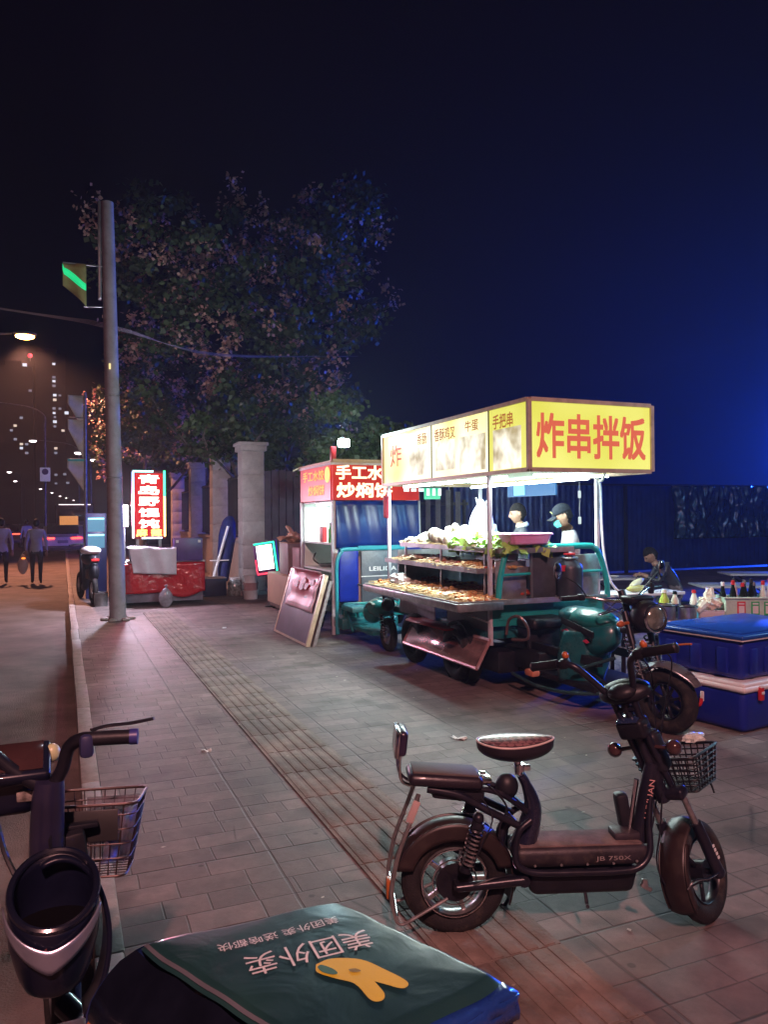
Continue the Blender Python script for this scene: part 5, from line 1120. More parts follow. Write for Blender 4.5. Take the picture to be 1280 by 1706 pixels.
# seat tube cover, post, saddle
b = MB(); b.tube([(.27, 0, .315), (.30, 0, .40), (.315, 0, .48), (.29, 0, .56), (.268, 0, .60)], [.062, .052, .04, .024, .02], 18, flat=(.8, 1)); b.build('seat_tube', mat('navy_black_plastic', (.014, .016, .035), .25, var=.2, coat=.4), sc)
b = MB(); b.cyl((.262, 0, .60), (.256, 0, .665), .0145, n=14); b.cyl((.266, 0, .612), (.264, 0, .640), .021, n=14); b.box((.29, -.01, .628), (.03, .02, .022), bev=.004); b.build('seat_post', CHR, sc)
b = MB(); b.ball((.215, 0, .555), (.045, .04, .05), 16, 10); b.build('alarm_box', BLK, sc)
def sad(u, p):
    t = (u.x+1)/2  # 0 rear .. 1 front  (x local, front = +x ... saddle nose points forward)
    w = 1.0-.42*t**1.6; p.y *= w
    top = .030*math.cos((t-.05)*3.0)*0+(.028*(t**2) + .020*(1-t)**3)
    if p.z > 0: p.z = p.z*.42+top*.6
    else: p.z *= 1.0
    return p
SADM = mat('saddle_vinyl', (.018, .014, .022), .36, var=.2, coat=.2, bump=.1, bs=150)
sad0 = MB(); sad0.ball((.25, 0, .715), (.152, .105, .062), 36, 20, fn=sad); sd = sad0.build('saddle', SADM, sc)
b = MB(); ring = []
for k in range(49):
    a = 2*pi*k/48; u = Vector((cos(a), sin(a), 0)); p = sad(u, Vector((u.x*.152, u.y*.105, .004))); ring.append((.25+p.x*.985, p.y*.985, .715+p.z+.004))
b.tube(ring, .0042, 6, curve=False); b.build('piping', mat('cream_piping', (.62, .52, .48), .5, var=.05), sd)
m, n, bb, N, L = nodes('quilted_top'); tc = N('ShaderNodeTexCoord'); mp = N('ShaderNodeMapping'); mp.inputs['Rotation'].default_value = (0, 0, R_(45)); ck = N('ShaderNodeTexChecker', i_Scale=46.0); ck.inputs[1].default_value = (.09, .04, .05, 1); ck.inputs[2].default_value = (.25, .14, .14, 1)
L(tc.outputs['Object'], mp.inputs[0]); L(mp.outputs[0], ck.inputs[0]); L(ck.outputs[0], bb.inputs['Base Color']); bb.inputs['Roughness'].default_value = .35; bb.inputs['Coat Weight'].default_value = .5
b = MB()
def stop(uu, vv):
    r = vv*.93; a = uu*2*pi; u = Vector((cos(a)*r, sin(a)*r, math.sqrt(max(0, 1-r*r)))); p = sad(u, Vector((u.x*.152, u.y*.105, u.z*.062))); return (.25+p.x, p.y, .715+p.z+.0018)
b.grid(stop, 48, 12); b.build('quilted_cover', m, sd)
# pillion seat with back rest loop
b = MB(); b.box((-.03, 0, .600), (.285, .165, .048), bev=.022, seg=4, rot=(0, 5, 0)); ps = b.build('pillion_seat', SADM, sc)
b = MB(); b.box((-.03, 0, .6265), (.25, .13, .008), bev=.003, rot=(0, 5, 0)); b.build('pad_top', mat('dusty_pad', (.10, .085, .08), .7, var=.2), ps)
b = MB(); b.box((.125, 0, .592), (.05, .10, .018), bev=.008); b.box((.12, 0, .610), (.022, .03, .01), bev=.003); b.build('seat_hinge', CHR, ps)
b = MB(); b.box((.02, 0, .545), (.20, .10, .055), bev=.012, rot=(0, 8, 0)); b.build('controller_box', BLK, sc)
for s in (-1, 1):
    b = MB(); b.tube([(-.155, s*.02, .575), (-.195, s*.045, .60), (-.205, s*.055, .66), (-.197, s*.055, .73)], .0065, 8); b.build('backrest_stay', CHR, sc)
b = MB(); b.box((-.192, 0, .745), (.035, .15, .095), bev=.016, seg=3, rot=(0, 6, 0)); bk = b.build('backrest', mat('backrest_vinyl', (.03, .02, .05), .3, var=.3, coat=.4), sc)
b = MB(); b.box((-.212, 0, .742), (.018, .155, .10), bev=.007, rot=(0, 6, 0)); b.build('backrest_shell', CHR, bk)
# rear guard bar (silver tube behind the wheel) and plate
for s in (-1, 1):
    b = MB(); b.tube([(-.135, s*.07, .56), (-.165, s*.085, .47), (-.215, s*.09, .34), (-.24, s*.09, .22), (-.238, s*.09, .15)], .0085, 8); b.tube([(-.238, s*.09, .15), (-.225, s*.09, .10), (-.20, s*.09, .085), (-.15, s*.09, .11), (-.09, s*.085, .14), (-.03, s*.08, .17)], .0065, 8); b.build('guard_bar', TAPE, sc)
b = MB(); b.cyl((-.24, -.09, .2), (-.24, .09, .2), .0065, n=8); b.cyl((-.222, -.09, .11), (-.222, .09, .11), .0065, n=8); b.build('guard_cross_bar', CHR, sc)
b = MB(); b.box((-.158, -.09, .50), (.028, .008, .085), rot=(0, 22, 0), bev=.003); b.build('side_reflector', mat('dull_reflector', (.45, .35, .33), .3, var=.15), sc)
b = MB(); b.box((-.248, -.02, .19), (.02, .05, .07), bev=.006); b.build('rear_reflector', mat('amber', (.4, .12, .03), .25, var=.1), sc)
# battery deck
b = MB(); b.box((.485, 0, .305), (.52, .175, .075), bev=.024, seg=3, taper=.97); dk = b.build('deck', DUSTY, sc)
b = MB(); b.box((.485, 0, .345), (.47, .14, .008), bev=.003); b.build('deck_mat', mat('dusty_mat', (.16, .12, .115), .85, var=.3, vs=14, bump=.3, bs=200), dk)
b = MB(); b.box((.675, 0, .360), (.10, .085, .03), bev=.008, seg=2); b.build('battery_lock', DUSTY, dk)
b = MB(); put_text(b, 'JB 750X', (.60, -.0885, .302), (1, 0, 0), (0, 0, 1), .135, .021, bold=.0); b.build('lettering', mat('grey_print', (.28, .25, .25), .4, var=.1), dk)
b = MB(); b.box((.49, 0, .205), (.44, .15, .10), bev=.028, seg=3, taper=.9); b.build('battery_box', BLK, sc)
b = MB(); b.tube([(.30, .07, .2), (.27, .1, .13), (.24, .16, .02), (.22, .17, .012)], .008, 8); b.tube([(.5, -.05, .18), (.5, -.08, .13), (.49, -.12, .14)], .007, 8); b.build('kickstand', BLKM, sc)
b = MB(); b.box((.725, -.09, .19), (.045, .02, .016), rot=(0, 30, 0), bev=.004); b.box((.72, -.09, .205), (.02, .02, .03), bev=.004); b.build('foot_peg', STEEL, sc)
# steering column (fixed front tube)
b = MB(); b.tube([(.735, 0, .33), (.755, 0, .45), (.775, 0, .56), (.79, 0, .63)], [.034, .030, .028, .026], 16); cl_ = b.build('front_column', FR, sc)
b = MB(); put_text(b, 'LUYUAN', (.765, -.031, .50), (.16, 0, .98), (-.98, 0, .16), .15, .022, bold=.0); b.build('lettering', mat('pink_print', (.62, .35, .33), .4, var=.1), cl_)
b = MB(); b.cyl((.70, .02, .33), (.735, .02, .56), .010, n=8); b.build('column_strut', CHR, sc)
b = MB(); b.box((.69, .05, .43), (.05, .06, .14), bev=.015, rot=(0, -10, 0)); b.build('charger_box', BLK, sc)
# steered assembly
Af = Vector((.83, 0, .5)); ti = R_(21); sa = R_(42)
FM = Matrix.Translation(Af) @ Matrix.Rotation(-ti, 4, 'Y') @ Matrix.Rotation(sa, 4, 'Z')
def FB(): return MB(FM)
fw = wheel(sc, (.055, 0, -.352), (0, 1, 0), .190, .062, FB, name='front_wheel', rimr=.62, spokes=3, dark=True)
b = FB(); b.cyl((.055, -.085, -.352), (.055, .085, -.352), .012, n=10); b.cyl((.055, -.03, -.352), (.055, .03, -.352), .04, n=20); b.build('hub', BLKM, fw)
for s in (-1, 1):
    b = FB(); b.cyl((.02, s*.072, .0), (.035, s*.075, -.16), .013, n=12); fk = b.build('fork_leg', TAPE, sc)
    b = FB(); b.cyl((.033, s*.075, -.13), (.052, s*.078, -.35), .021, .024, n=14); b.ball((.052, s*.078, -.35), .026, 12, 8); b.build('fork_slider', FR, fk)
b = FB(); b.box((.015, 0, .005), (.06, .185, .045), bev=.016, seg=3); b.cyl((0, 0, -.02), (0, 0, .12), .026, n=16); b.build('fork_crown', FR, sc)
def ff(u, v):
    a = R_(82+u*110); r = .210+.006*cos((v-.5)*5); return (.055+cos(a)*r, (v-.5)*.105, -.352+sin(a)*r)
b = FB(); b.grid(ff, 28, 8)
for s in (-1, 1): b.grid(lambda u, v: (.055+cos(R_(120+u*68))*(.212-v*.035), s*.053, -.352+sin(R_(120+u*68))*(.212-v*.035*sin(pi*min(u+.2, 1)))), 14, 2)
b.build('front_fender', mat('fender_dusty', (1, 1, 1)), sc, solid=.005)
b = FB(); b.tube([(-.155, -.055, -.29), (-.12, -.075, -.275), (-.05, -.09, -.31), (.05, -.092, -.345)], .0035, 6); b.build('fender_stay', CHR, sc)
b = FB()
for k in range(4): b.box((.045+.002*k, -.1035, -.235-.017*k), (.012, .003, .010), rot=(0, 12, 0))
b.build('fork_print', mat('silver_print', (1, 1, 1)), sc)
# stem, display box, bars
for s in (-1, 1):
    b = FB(); b.tube([(.03, s*.035, .02), (.0, s*.04, .2), (-.01, s*.042, .34), (-.015, s*.05, .42), (-.03, s*.085, .50), (-.055, s*.12, .575), (-.06, s*.16, .6), (-.06, s*.21, .605)], .0135, 10); hb = b.build('handlebar_tube', FR, sc)
    b = FB(); b.cyl((-.06, s*.195, .604), (-.062, s*.315, .606), .0185, .0175, n=16); gp = b.build('grip', BLK, hb)
    b = FB(); b.ball((-.062, s*.318, .606), (.02, .008, .02), 12, 8); b.build('grip_end', BLK, gp)
    b = FB(); b.tube([(-.04, s*.18, .60), (-.02, s*.22, .598), (.005, s*.30, .592), (.0, s*.345, .59)], .0058, 6, flat=(1, .6)); b.build('brake_lever', CHR if s > 0 else ORG, hb)
    b = FB(); b.box((-.055, s*.168, .600), (.04, .045, .038), bev=.010); b.build('switch_block', BLK, hb)
    b = FB(); b.ball((-.02, s*.175, .62), (.014, .014, .018), 10, 8); b.build('lever_mount', ORG, hb)
b = FB(); b.cyl((-.012, -.05, .37), (-.012, .05, .37), .012, n=10); b.cyl((0, 0, .10), (-.01, 0, .40), .017, n=12); b.build('stem', FR, sc)
b = FB(); b.box((-.015, 0, .295), (.075, .115, .075), bev=.016, seg=3); dp = b.build('display_unit', BLK, sc)
b = FB(); b.box((-.028, 0, .336), (.055, .09, .006), bev=.002, rot=(0, -8, 0)); b.build('screen', mat('dark_screen', (.02, .035, .09), .1, var=.1, coat=1), dp)
b = FB(); b.cyl((-.015, -.0585, .298), (-.015, -.066, .298), .010, n=14); b.build('key_switch', CHR, dp)
b = FB(); b.box((.035, 0, .17), (.075, .12, .17), bev=.025, seg=3); b.build('headlight_pod', BLK, sc)
b = FB(); b.ball((.02, .0, .43), (.075, .11, .045), 20, 12); b.ball((-.03, -.02, .45), (.05, .06, .03), 14, 8); b.build('light_cowl', BLK, sc)
for s in (-1, 1):
    b = FB(); b.cyl((0, s*.05, .205), (-.005, s*.105, .20), .008, n=8); b.ball((-.005, s*.128, .20), (.028, .030, .030), 14, 10); b.build('turn_signal', mat('smoked_signal', (.06, .03, .03), .12, var=.2, coat=1), sc)
# wire basket hung on the front
BM = FM @ Matrix.Translation((.215, .01, .075)) @ Matrix.Rotation(R_(12), 4, 'Y')
WIRE = mat('black_wire', (.015, .015, .018), .35, metal=.3, var=.2)
def basket(par, M, L2, W2, H2, wr, nx, ny, nz_):
    def at(x, y, z): k = 1-.22*(1-z); return (x*L2*k, y*W2*k, (z-1)*H2)
    b = MB(M); loop = [(-.5, -.5), (.5, -.5), (.5, .5), (-.5, .5)]
    def rloop(z, r):
        pts = []
        for i, (x, y) in enumerate(loop):
            for k in range(4):
                a = R_(180+i*90+k*30); cx_, cy_ = x*.80, y*.80; pts.append(at(cx_+.1*cos(a), cy_+.1*sin(a), z))
        b.tube(pts, r, 6, curve=False, closed=True)
    rloop(1, wr*1.7)
    for k in range(nz_): rloop(k/nz_, wr)
    sides = []
    for i in range(nx): 
        x = -.38+.76*i/(nx-1); b.tube([at(x, -.5, 1), at(x, -.5, 0), at(x, .5, 0), at(x, .5, 1)], wr, 5, curve=False)
    for i in range(ny):
        y = -.38+.76*i/(ny-1); b.tube([at(-.5, y, 1), at(-.5, y, 0), at(.5, y, 0), at(.5, y, 1)], wr, 5, curve=False)
    return b.build('wire_basket', WIRE, par)
bs_ = basket(sc, BM, .24, .27, .135, .0034, 7, 8, 6)
b = MB(BM); b.tube([(-.11, -.06, -.13), (-.02, -.07, -.155), (.08, -.07, -.15), (.10, -.07, -.20)], .0045, 6); b.tube([(-.11, .06, -.13), (-.02, .07, -.155), (.06, .07, -.15)], .0045, 6); b.tube([(-.12, 0, -.11), (-.18, 0, -.10), (-.21, 0, -.06)], .009, 8); b.build('basket_bracket', WIRE, sc)
# crumpled clear bag hooked on basket
tb = thing('plastic_wrapper', 'crumpled clear plastic wrapper caught on the far rim of the scooter basket', 'wrapper', (0, 0, 0))
pW = sc.matrix_basis @ BM @ Vector((.15, -.02, .01)); tb.location = pW
b = MB(); b.ball((0, 0, 0), (.055, .035, .022), 18, 10, fn=crump(0, 0, 21)); b.build('wrapper_body', mat('clear_wrap', (.6, .68, .62), .2, var=.2, bump=.8, bs=30), tb)
# cables on the scooter
b = MB(); P_ = lambda x, y, z: tuple(FM @ Vector((x, y, z)))
b.tube([P_(-.05, -.16, .6), P_(.05, -.12, .48), P_(.06, -.06, .3), P_(.02, -.03, .1), (.80, -.05, .40), (.78, -.06, .28), (.80, -.07, .20), (.86, -.06, .15), P_(.06, -.06, -.36)], .0035, 6)
b.tube([P_(-.05, .16, .6), P_(.06, .1, .46), P_(.06, .04, .28), (.80, .03, .42), (.76, .05, .3)], .0035, 6)
b.tube([(.13, -.05, .58), (.2, -.06, .50), (.17, -.07, .42), (.2, -.05, .33), (.24, -.03, .27)], .004, 6)
b.tube([P_(-.04, .17, .60), P_(.07, .20, .50), P_(.08, .10, .34), P_(.05, .0, .16), P_(.04, .03, .02), (.80, .03, .36)], .003, 6)
b.tube([P_(-.04, -.17, .60), P_(.09, -.20, .52), P_(.09, -.12, .36), P_(.06, -.04, .18), P_(.035, -.05, .02)], .003, 6)
b.tube([(.24, -.05, .235), (.15, -.08, .24), (.06, -.085, .215), (.02, -.06, .205)], .0045, 6)
b.tube([(.10, -.04, .54), (.14, -.09, .47), (.10, -.1, .38), (.06, -.09, .28)], .003, 6)
b.build('cables', BLK, sc)
b = MB()
for (x, z) in ((.30, .285), (.40, .285), (.50, .285), (.60, .285), (.69, .29)): b.cyl((x, -.0905, z), (x, -.094, z), .005, n=8)
b.build('deck_screws', STEEL, sc)

# ================================================================ LEFT FOREGROUND SCOOTER (seen from its saddle side)
lx, ly = -.035, 2.13
ls = thing('electric_scooter', 'dark scooter cut off at the left edge, with round leg shield and wire basket', 'electric scooter', (lx, ly, -.0), 0)
NB = mat('navy_body', (.006, .008, .022), .3, spec=.3, var=.2, coat=.25)
M0 = Matrix.Identity(4)
# round storage shell in front of the rider
def shell(u, v):
    a = R_(-200+u*220); z = .40+v*.34; w = .135+.012*sin(v*3); d_ = .10+.025*v
    return (-.005+w*cos(a), -.10+d_*sin(a), z-(.04*(1-v))*0+.045*v*max(cos(a), 0)+.015*sin(a)*v)
def shell(u, v):
    a = 2*pi*u; zt = .70+.055*sin(a); z = .47+(zt-.47)*v; s = (.45+.55*min(1, v*1.7)**.5)
    return (.010+.098*cos(a)*s, -.09+.095*sin(a)*s, z)
b = MB(); b.grid(shell, 44, 12); b.grid(lambda u, v: (.010+(shell(u, 0)[0]-.010)*v, -.09+(shell(u, 0)[1]+.09)*v, .472), 44, 2); sh_ = b.build('storage_shell', NB, ls, solid=.010)
b = MB(); b.grid(lambda u, v: (.010+.092*cos(2*pi*u)*v, -.09+.089*sin(2*pi*u)*v, .60+.02*v), 40, 4); b.build('shell_liner', mat('liner_black', (.003, .003, .004), .9, spec=.05, var=.1), sh_)
b = MB(); b.tube([tuple(Vector(shell(k/48, 1))*1.0+Vector((0, 0, .003))) for k in range(49)], .009, 8, curve=False); b.build('shell_rim', GLOSS, sh_)
SILV = mat('satin_silver', (.34, .37, .46), .28, metal=.7, var=.1)
def band(u, v):
    a = R_(-172+u*150); k = abs(u-.52)*2; zt = .70+.055*sin(a)-.03+.03*k; return (.010+.112*cos(a), -.09+.109*sin(a), zt-.045*v*(1.25-.9*k)-.006)
b = MB(); b.grid(band, 30, 4); b.build('silver_band', SILV, sh_, solid=.004)
b = MB(); b.box((-.0, -.186, .578), (.05, .006, .008), bev=.002); b.build('badge_bar', SILV, sh_)
b = MB(); b.cyl((-.0, -.178, .600), (-.0, -.189, .600), .014, n=18); b.build('badge', mat('dull_badge', (.2, .08, .08), .4, var=.1), sh_)
# outer fairing arch right of the shell
def arch(u, v):
    a = R_(-60+u*170); return (.02+.118*cos(a)*(1-.05*v), -.07+.11*v+.03*sin(a), .55+.20*sin(a)-.02*v)
b = MB(); b.grid(arch, 30, 6); b.build('fairing', NB, ls, solid=.012)
b = MB(); b.box((-.12, -.22, .26), (.24, .50, .05), bev=.02, rot=(0, 0, -48)); b.box((.02, -.12, .30), (.16, .16, .12), bev=.03); b.build('footboard', mat('grey_footboard', (.07, .06, .07), .6, var=.3, dirt=.4), ls)
b = MB(); b.tube([(.07, -.02, .30), (.075, .05, .28), (.03, .12, .30)], .03, 10); b.build('frame', FR, ls)
# column, handlebar, display
b = MB(); b.tube([(.0, .03, .50), (-.005, .06, .66), (-.008, .06, .78), (-.004, .045, .88), (0, .04, .93)], [.055, .046, .042, .040, .035], 18); b.build('steering_column', mat('dark_blue_tube', (.02, .02, .05), .35, var=.2, coat=.3), ls)
b = MB(); b.tube([(.0, .04, .90), (.03, .03, .955), (.045, .02, 1.01), (.075, .0, 1.035), (.11, -.01, 1.035)], .017, 12); b.tube([(.0, .04, .90), (-.08, .05, .955), (-.15, .06, 1.02), (-.20, .06, 1.03), (-.26, .05, 1.03)], .017, 12); lhb = b.build('handlebar', BLKM, ls)
b = MB(); b.cyl((.095, -.006, 1.035), (.195, -.03, 1.035), .0185, n=18); g1 = b.build('grip', BLK, lhb)
b = MB(); b.cyl((.193, -.0295, 1.035), (.212, -.0335, 1.035), .0205, n=18); b.build('grip_end', mat('blue_grip_end', (.04, .045, .22), .35, var=.1), g1)
b = MB(); b.cyl((-.25, .05, 1.03), (-.36, .03, 1.03), .0185, n=18); b.build('grip', BLK, lhb)
b = MB(); b.tube([(.10, .02, 1.05), (.14, .03, 1.055), (.20, .012, 1.06), (.255, -.005, 1.07)], .0065, 8, flat=(1.3, .7)); b.build('brake_lever', BLKM, lhb)
b = MB(); b.box((.088, -.008, 1.02), (.035, .045, .06), bev=.012); b.build('switch_block', mat('navy_switch', (.03, .035, .10), .4, var=.1), lhb)
b = MB(); b.box((-.09, .09, .965), (.185, .13, .035), bev=.012, seg=3, rot=(28, 0, 0)); b.box((-.10, .115, .90), (.14, .08, .14), bev=.03, seg=3); dpl = b.build('dashboard', NB, ls)
b = MB(); b.box((-.09, .083, .985), (.15, .10, .006), bev=.002, rot=(28, 0, 0)); b.build('screen', mat('dash_glass', (.05, .025, .025), .12, var=.2, coat=1), dpl)
b = MB(); b.box((-.055, .072, .885), (.05, .008, .03), rot=(10, 0, -8), bev=.003); b.build('plate', mat('scuffed_plate', (.3, .27, .24), .4, var=.5, vs=60), dpl)
b = MB(); b.ball((.005, .12, .975), (.022, .02, .025), 14, 10); b.build('bell', mat('pale_bell', (.5, .55, .3), .3, var=.1), dpl)
b = MB(); b.tube([(-.14, .13, .86), (-.11, .10, .74), (-.07, .06, .66), (-.04, .03, .60)], .007, 6); b.tube([(.02, .05, .86), (.0, .02, .78), (.025, .03, .68), (.03, .06, .62)], .005, 6); b.build('cables', BLK, ls)
b = MB(); b.box((.055, .10, .70), (.075, .05, .13), bev=.012, rot=(0, -8, 0)); b.box((.07, .12, .77), (.10, .03, .014), bev=.004); b.build('lamp_box', BLK, ls)
# basket
BL = Matrix.Translation((.125, .255, .795)) @ Matrix.Rotation(R_(-14), 4, 'Z') @ Matrix.Rotation(R_(-6), 4, 'X')
def lbasket():
    b = MB(BL); Wd, Dp, Hh = .25, .20, .20
    def ring(z, k, r): b.tube([(-.5*Wd*k, -.5*Dp*k, z), (-.40*Wd*k, .5*Dp*k, z), (.40*Wd*k, .5*Dp*k, z), (.5*Wd*k, -.5*Dp*k, z)], r, 6, closed=True, curve=False)
    def rr(z, k, r):
        pts = []
        for (x, y), a0 in (((-.38, -.36), 180), ((.38, -.36), 270), ((.38, .36), 0), ((-.38, .36), 90)):
            for q in range(4): a = R_(a0+q*30); pts.append(((x+.12*cos(a))*Wd*k, (y+.14*sin(a))*Dp*k, z))
        b.tube(pts, r, 6, curve=False, closed=True)
    rr(0, 1, .0045); rr(-.03, .97, .0022); rr(-.07, .92, .002); rr(-.11, .87, .002); rr(-.15, .82, .002); rr(-Hh, .72, .0035)
    for i in range(7):
        x = -.36+.12*i; b.tube([(x*Wd, -.5*Dp, 0), (x*Wd*.72, -.5*Dp*.72, -Hh), (x*Wd*.72, .5*Dp*.72, -Hh), (x*Wd, .5*Dp, 0)], .0018, 5, curve=False)
    for i in range(5):
        y = -.30+.15*i; b.tube([(-.5*Wd, y*Dp, 0), (-.5*Wd*.72, y*Dp*.72, -Hh), (.5*Wd*.72, y*Dp*.72, -Hh), (.5*Wd, y*Dp, 0)], .0018, 5, curve=False)
    return b.build('wire_basket', mat('rusty_wire', (.05, .025, .02), .4, metal=.4, var=.3), ls)
lb = lbasket()
b = MB(BL); b.box((.0, -.098, -.055), (.15, .006, .085), bev=.003); b.build('basket_plate', mat('dark_plate', (.03, .03, .03), .4, var=.2), lb)
b = MB(BL); b.quad((.03, -.095, -.16), (.10, .0, -.18), (.125, .03, -.03), (.06, -.1, -.02)); b.quad((-.05, .09, -.02), (.11, .09, -.02), (.08, .07, -.19), (-.04, .07, -.19)); b.build('clear_liner', mat('grey_liner', (.20, .17, .20), .3, var=.2, alpha=.45), lb, solid=.003)
b = MB(); b.box((.03, .16, .66), (.03, .14, .02)); b.tube([(.02, .08, .66), (.02, .2, .60), (.02, .3, .30), (.02, .42, .22)], .014, 8); b.build('basket_bracket', BLKM, ls)
wheel(ls, (.02, .42, .22), (1, .1, 0), .22, .08, MB, name='front_wheel')
wheel(ls, (-.66, -.60, .22), (.68, -.73, 0), .22, .09, MB, name='rear_wheel')
b = MB(); b.box((-.54, -.50, .52), (.22, .5, .28), bev=.08, seg=4, rot=(0, 0, -48)); b.build('rear_body', NB, ls)
b = MB(); b.box((-.54, -.50, .70), (.22, .46, .08), bev=.035, seg=3, rot=(0, 0, -48)); b.build('seat', SADM, ls)

# ================================================================ DELIVERY SCOOTER AND ITS TOP BOX (lower edge)
A4 = [Vector((.108, 1.487)), Vector((.515, 1.487)), Vector((.692, 1.112)), Vector((.341, 1.032))]
zc = .825; cen = sum(A4, Vector((0, 0)))/4
t = thing('delivery_box', 'large soft delivery box with a green glossy lid lettered in white, at the bottom edge', 'delivery box', (cen.x, cen.y, .38))
D4 = [Vector((p.x-cen.x, p.y-cen.y)) for p in A4]
def bil(u, v): return (D4[0]*(1-u)+D4[1]*u)*(1-v)+(D4[3]*(1-u)+D4[2]*u)*v
def rr_(u, v):   # soft rounded square parameter
    return u, v
def top(u, v):
    p = bil(.5+(u-.5)*(1-.06*(2*abs(v-.5))**6), .5+(v-.5)*(1-.06*(2*abs(u-.5))**6)); e = max(abs(u-.5), abs(v-.5))*2
    h = .445+.010*(1-e**3)-.016*max(0, e-.90)*10*.6+.0020*sin(u*9+v*4)*e+.0010*sin(v*27+u*9)*e**3
    return (p.x, p.y, h)
def flare(x, y, z, u):
    return (x-.075*u*min(1, max(0, (.44-z)/.10))**.7, y, z)
m, n, bb, N, L = nodes('lid_fabric'); tc = N('ShaderNodeTexCoord'); bb.inputs['Roughness'].default_value = .34; bb.inputs['Coat Weight'].default_value = .25
gr = N('ShaderNodeTexGradient'); mp = N('ShaderNodeMapping'); nz = N('ShaderNodeTexNoise', i_Scale=3.0, i_Detail=3.0); L(tc.outputs['Object'], nz.inputs['Vector'])
r = ramp(N, .3, (.008, .034, .040), .72, (.018, .065, .056)); L(nz.outputs['Fac'], r.inputs[0]); L(r.outputs[0], bb.inputs['Base Color'])
wv_ = N('ShaderNodeTexNoise', i_Scale=9.0, i_Detail=3.0); wv_.inputs['Distortion'].default_value = 1.2; bp = N('ShaderNodeBump', i_Strength=.15, i_Distance=.02); L(tc.outputs['Object'], wv_.inputs['Vector']); L(wv_.outputs['Fac'], bp.inputs['Height']); L(bp.outputs[0], bb.inputs['Normal'])
b = MB(); b.grid(top, 60, 60); lid = b.build('lid', m, t)
def sidef(a, c, z0, z1, out=.0):
    A_, B_ = D4[a], D4[c]; nn = Vector(((B_-A_).y, -(B_-A_).x)).normalized()
    if nn.dot((A_+B_)/2) < 0: nn = -nn
    def f(u, v):
        p = A_.lerp(B_, u)*1.0+nn*(out+.010*sin(pi*u)*sin(pi*v)+.004*sin(u*23+v*9)*sin(pi*v)); k = (1-.10*(1 if u < .02 or u > .98 else 0)*.1); q = Vector(top({0: u, 1: 1, 2: 1-u, 3: 0}[a], {0: 0, 1: u, 2: 1, 3: 1-u}[a]))
        zt = q.z if v > .97 else z0+(z1-z0)*v; w = v**14; return flare((p.x*(1-w)+q.x*w), (p.y*(1-w)+q.y*w), min(zt, q.z), {0: 1-u, 1: 0, 2: u, 3: 1}[a])
    return f
BLUF = mat('blue_satin', (.012, .045, .22), .28, var=.15, coat=.4, bump=.4, bs=16); DKF = mat('dark_vinyl', (.006, .008, .016), .18, var=.3, coat=.5, bump=.2, bs=10); NVF = mat('navy_satin', (.012, .03, .12), .3, var=.2, coat=.3, bump=.3, bs=14)
for a, c, mm in ((0, 1, NVF), (1, 2, DKF), (2, 3, BLUF), (3, 0, DKF)):
    b = MB(); b.grid(sidef(a, c, .0, .44), 24, 20); b.build('side_panel', mm, t)
b = MB(); b.grid(sidef(2, 3, .385, .44, .012), 30, 4); b.build('lid_skirt', BLUF, t, solid=.006)
b = MB(); b.grid(lambda u, v: tuple(Vector(top(.012+.016*v, u))+Vector((0, 0, .0035))), 30, 2); b.build('reflective_strip', mat('reflective_grey', (.10, .11, .13), .3, var=.1), t)
b = MB(); b.grid(sidef(3, 0, .27, .33, .006), 24, 3); b.build('orange_stripe', mat('faded_orange', (.50, .16, .05), .5, var=.2), t)
b = MB(); b.grid(lambda u, v: (bil(u, v).x, bil(u, v).y, .0), 2, 2); b.build('base', DKF, t)
def lay(me, org, xd, yd, w, h):   # lay lettering on the soft lid
    x0, x1, y0, y1 = me['bb']; sx, sy = w/(x1-x0), h/(y1-y0); cxm, cym = (x0+x1)/2, (y0+y1)/2; out = []
    import numpy as np
    for v in me.vertices:
        q = Vector(org)+Vector(xd)*((v.co.x-cxm)*sx)+Vector(yd)*((v.co.y-cym)*sy); out.append(q)
    return out
def surfz(x, y):
    # invert bilinear by a few steps
    u = v = .5
    for _ in range(12):
        p = bil(u, v); e = Vector((x, y))-p; pu = bil(u+.01, v)-p; pv = bil(u, v+.01)-p; d_ = pu.x*pv.y-pu.y*pv.x
        u += (e.x*pv.y-e.y*pv.x)/d_*.01; v += (pu.x*e.y-pu.y*e.x)/d_*.01
    u = min(max(u, 0), 1); v = min(max(v, 0), 1); return top(u, v)[2]
import sys as _s
def fromworld(x, y): return Vector((x-cen.x, y-cen.y))
def lid_text(txt, p_start, p_end, up, hgt, mm, bold, nm='lettering'):
    """text whose first glyph is at p_start and last at p_end"""
    me = text_mesh(txt, bold); s0, s1 = fromworld(*p_start), fromworld(*p_end); xd = (s1-s0).normalized(); yd = Vector(up).normalized()
    pts = lay(me, (s0+s1)/2, xd, yd, (s1-s0).length, hgt); b = MB(); V = [b.bm.verts.new((q.x, q.y, surfz(q.x, q.y)+.0022)) for q in pts]
    for p in me.polygons: b._f([V[i] for i in p.vertices])
    return b.build(nm, mm, lid)
CREAM = mat('lid_print_white', (.62, .62, .58), .45, var=.1)
YLW = mat('lid_print_yellow', (.58, .46, .03), .45, var=.08)
lid_text('美团外卖', (.512, 1.305), (.285, 1.305), (0, -1), .062, CREAM, .0)
lid_text('美团外卖 送啥都快', (.478, 1.388), (.25, 1.380), (0, -1), .026, CREAM, .0)
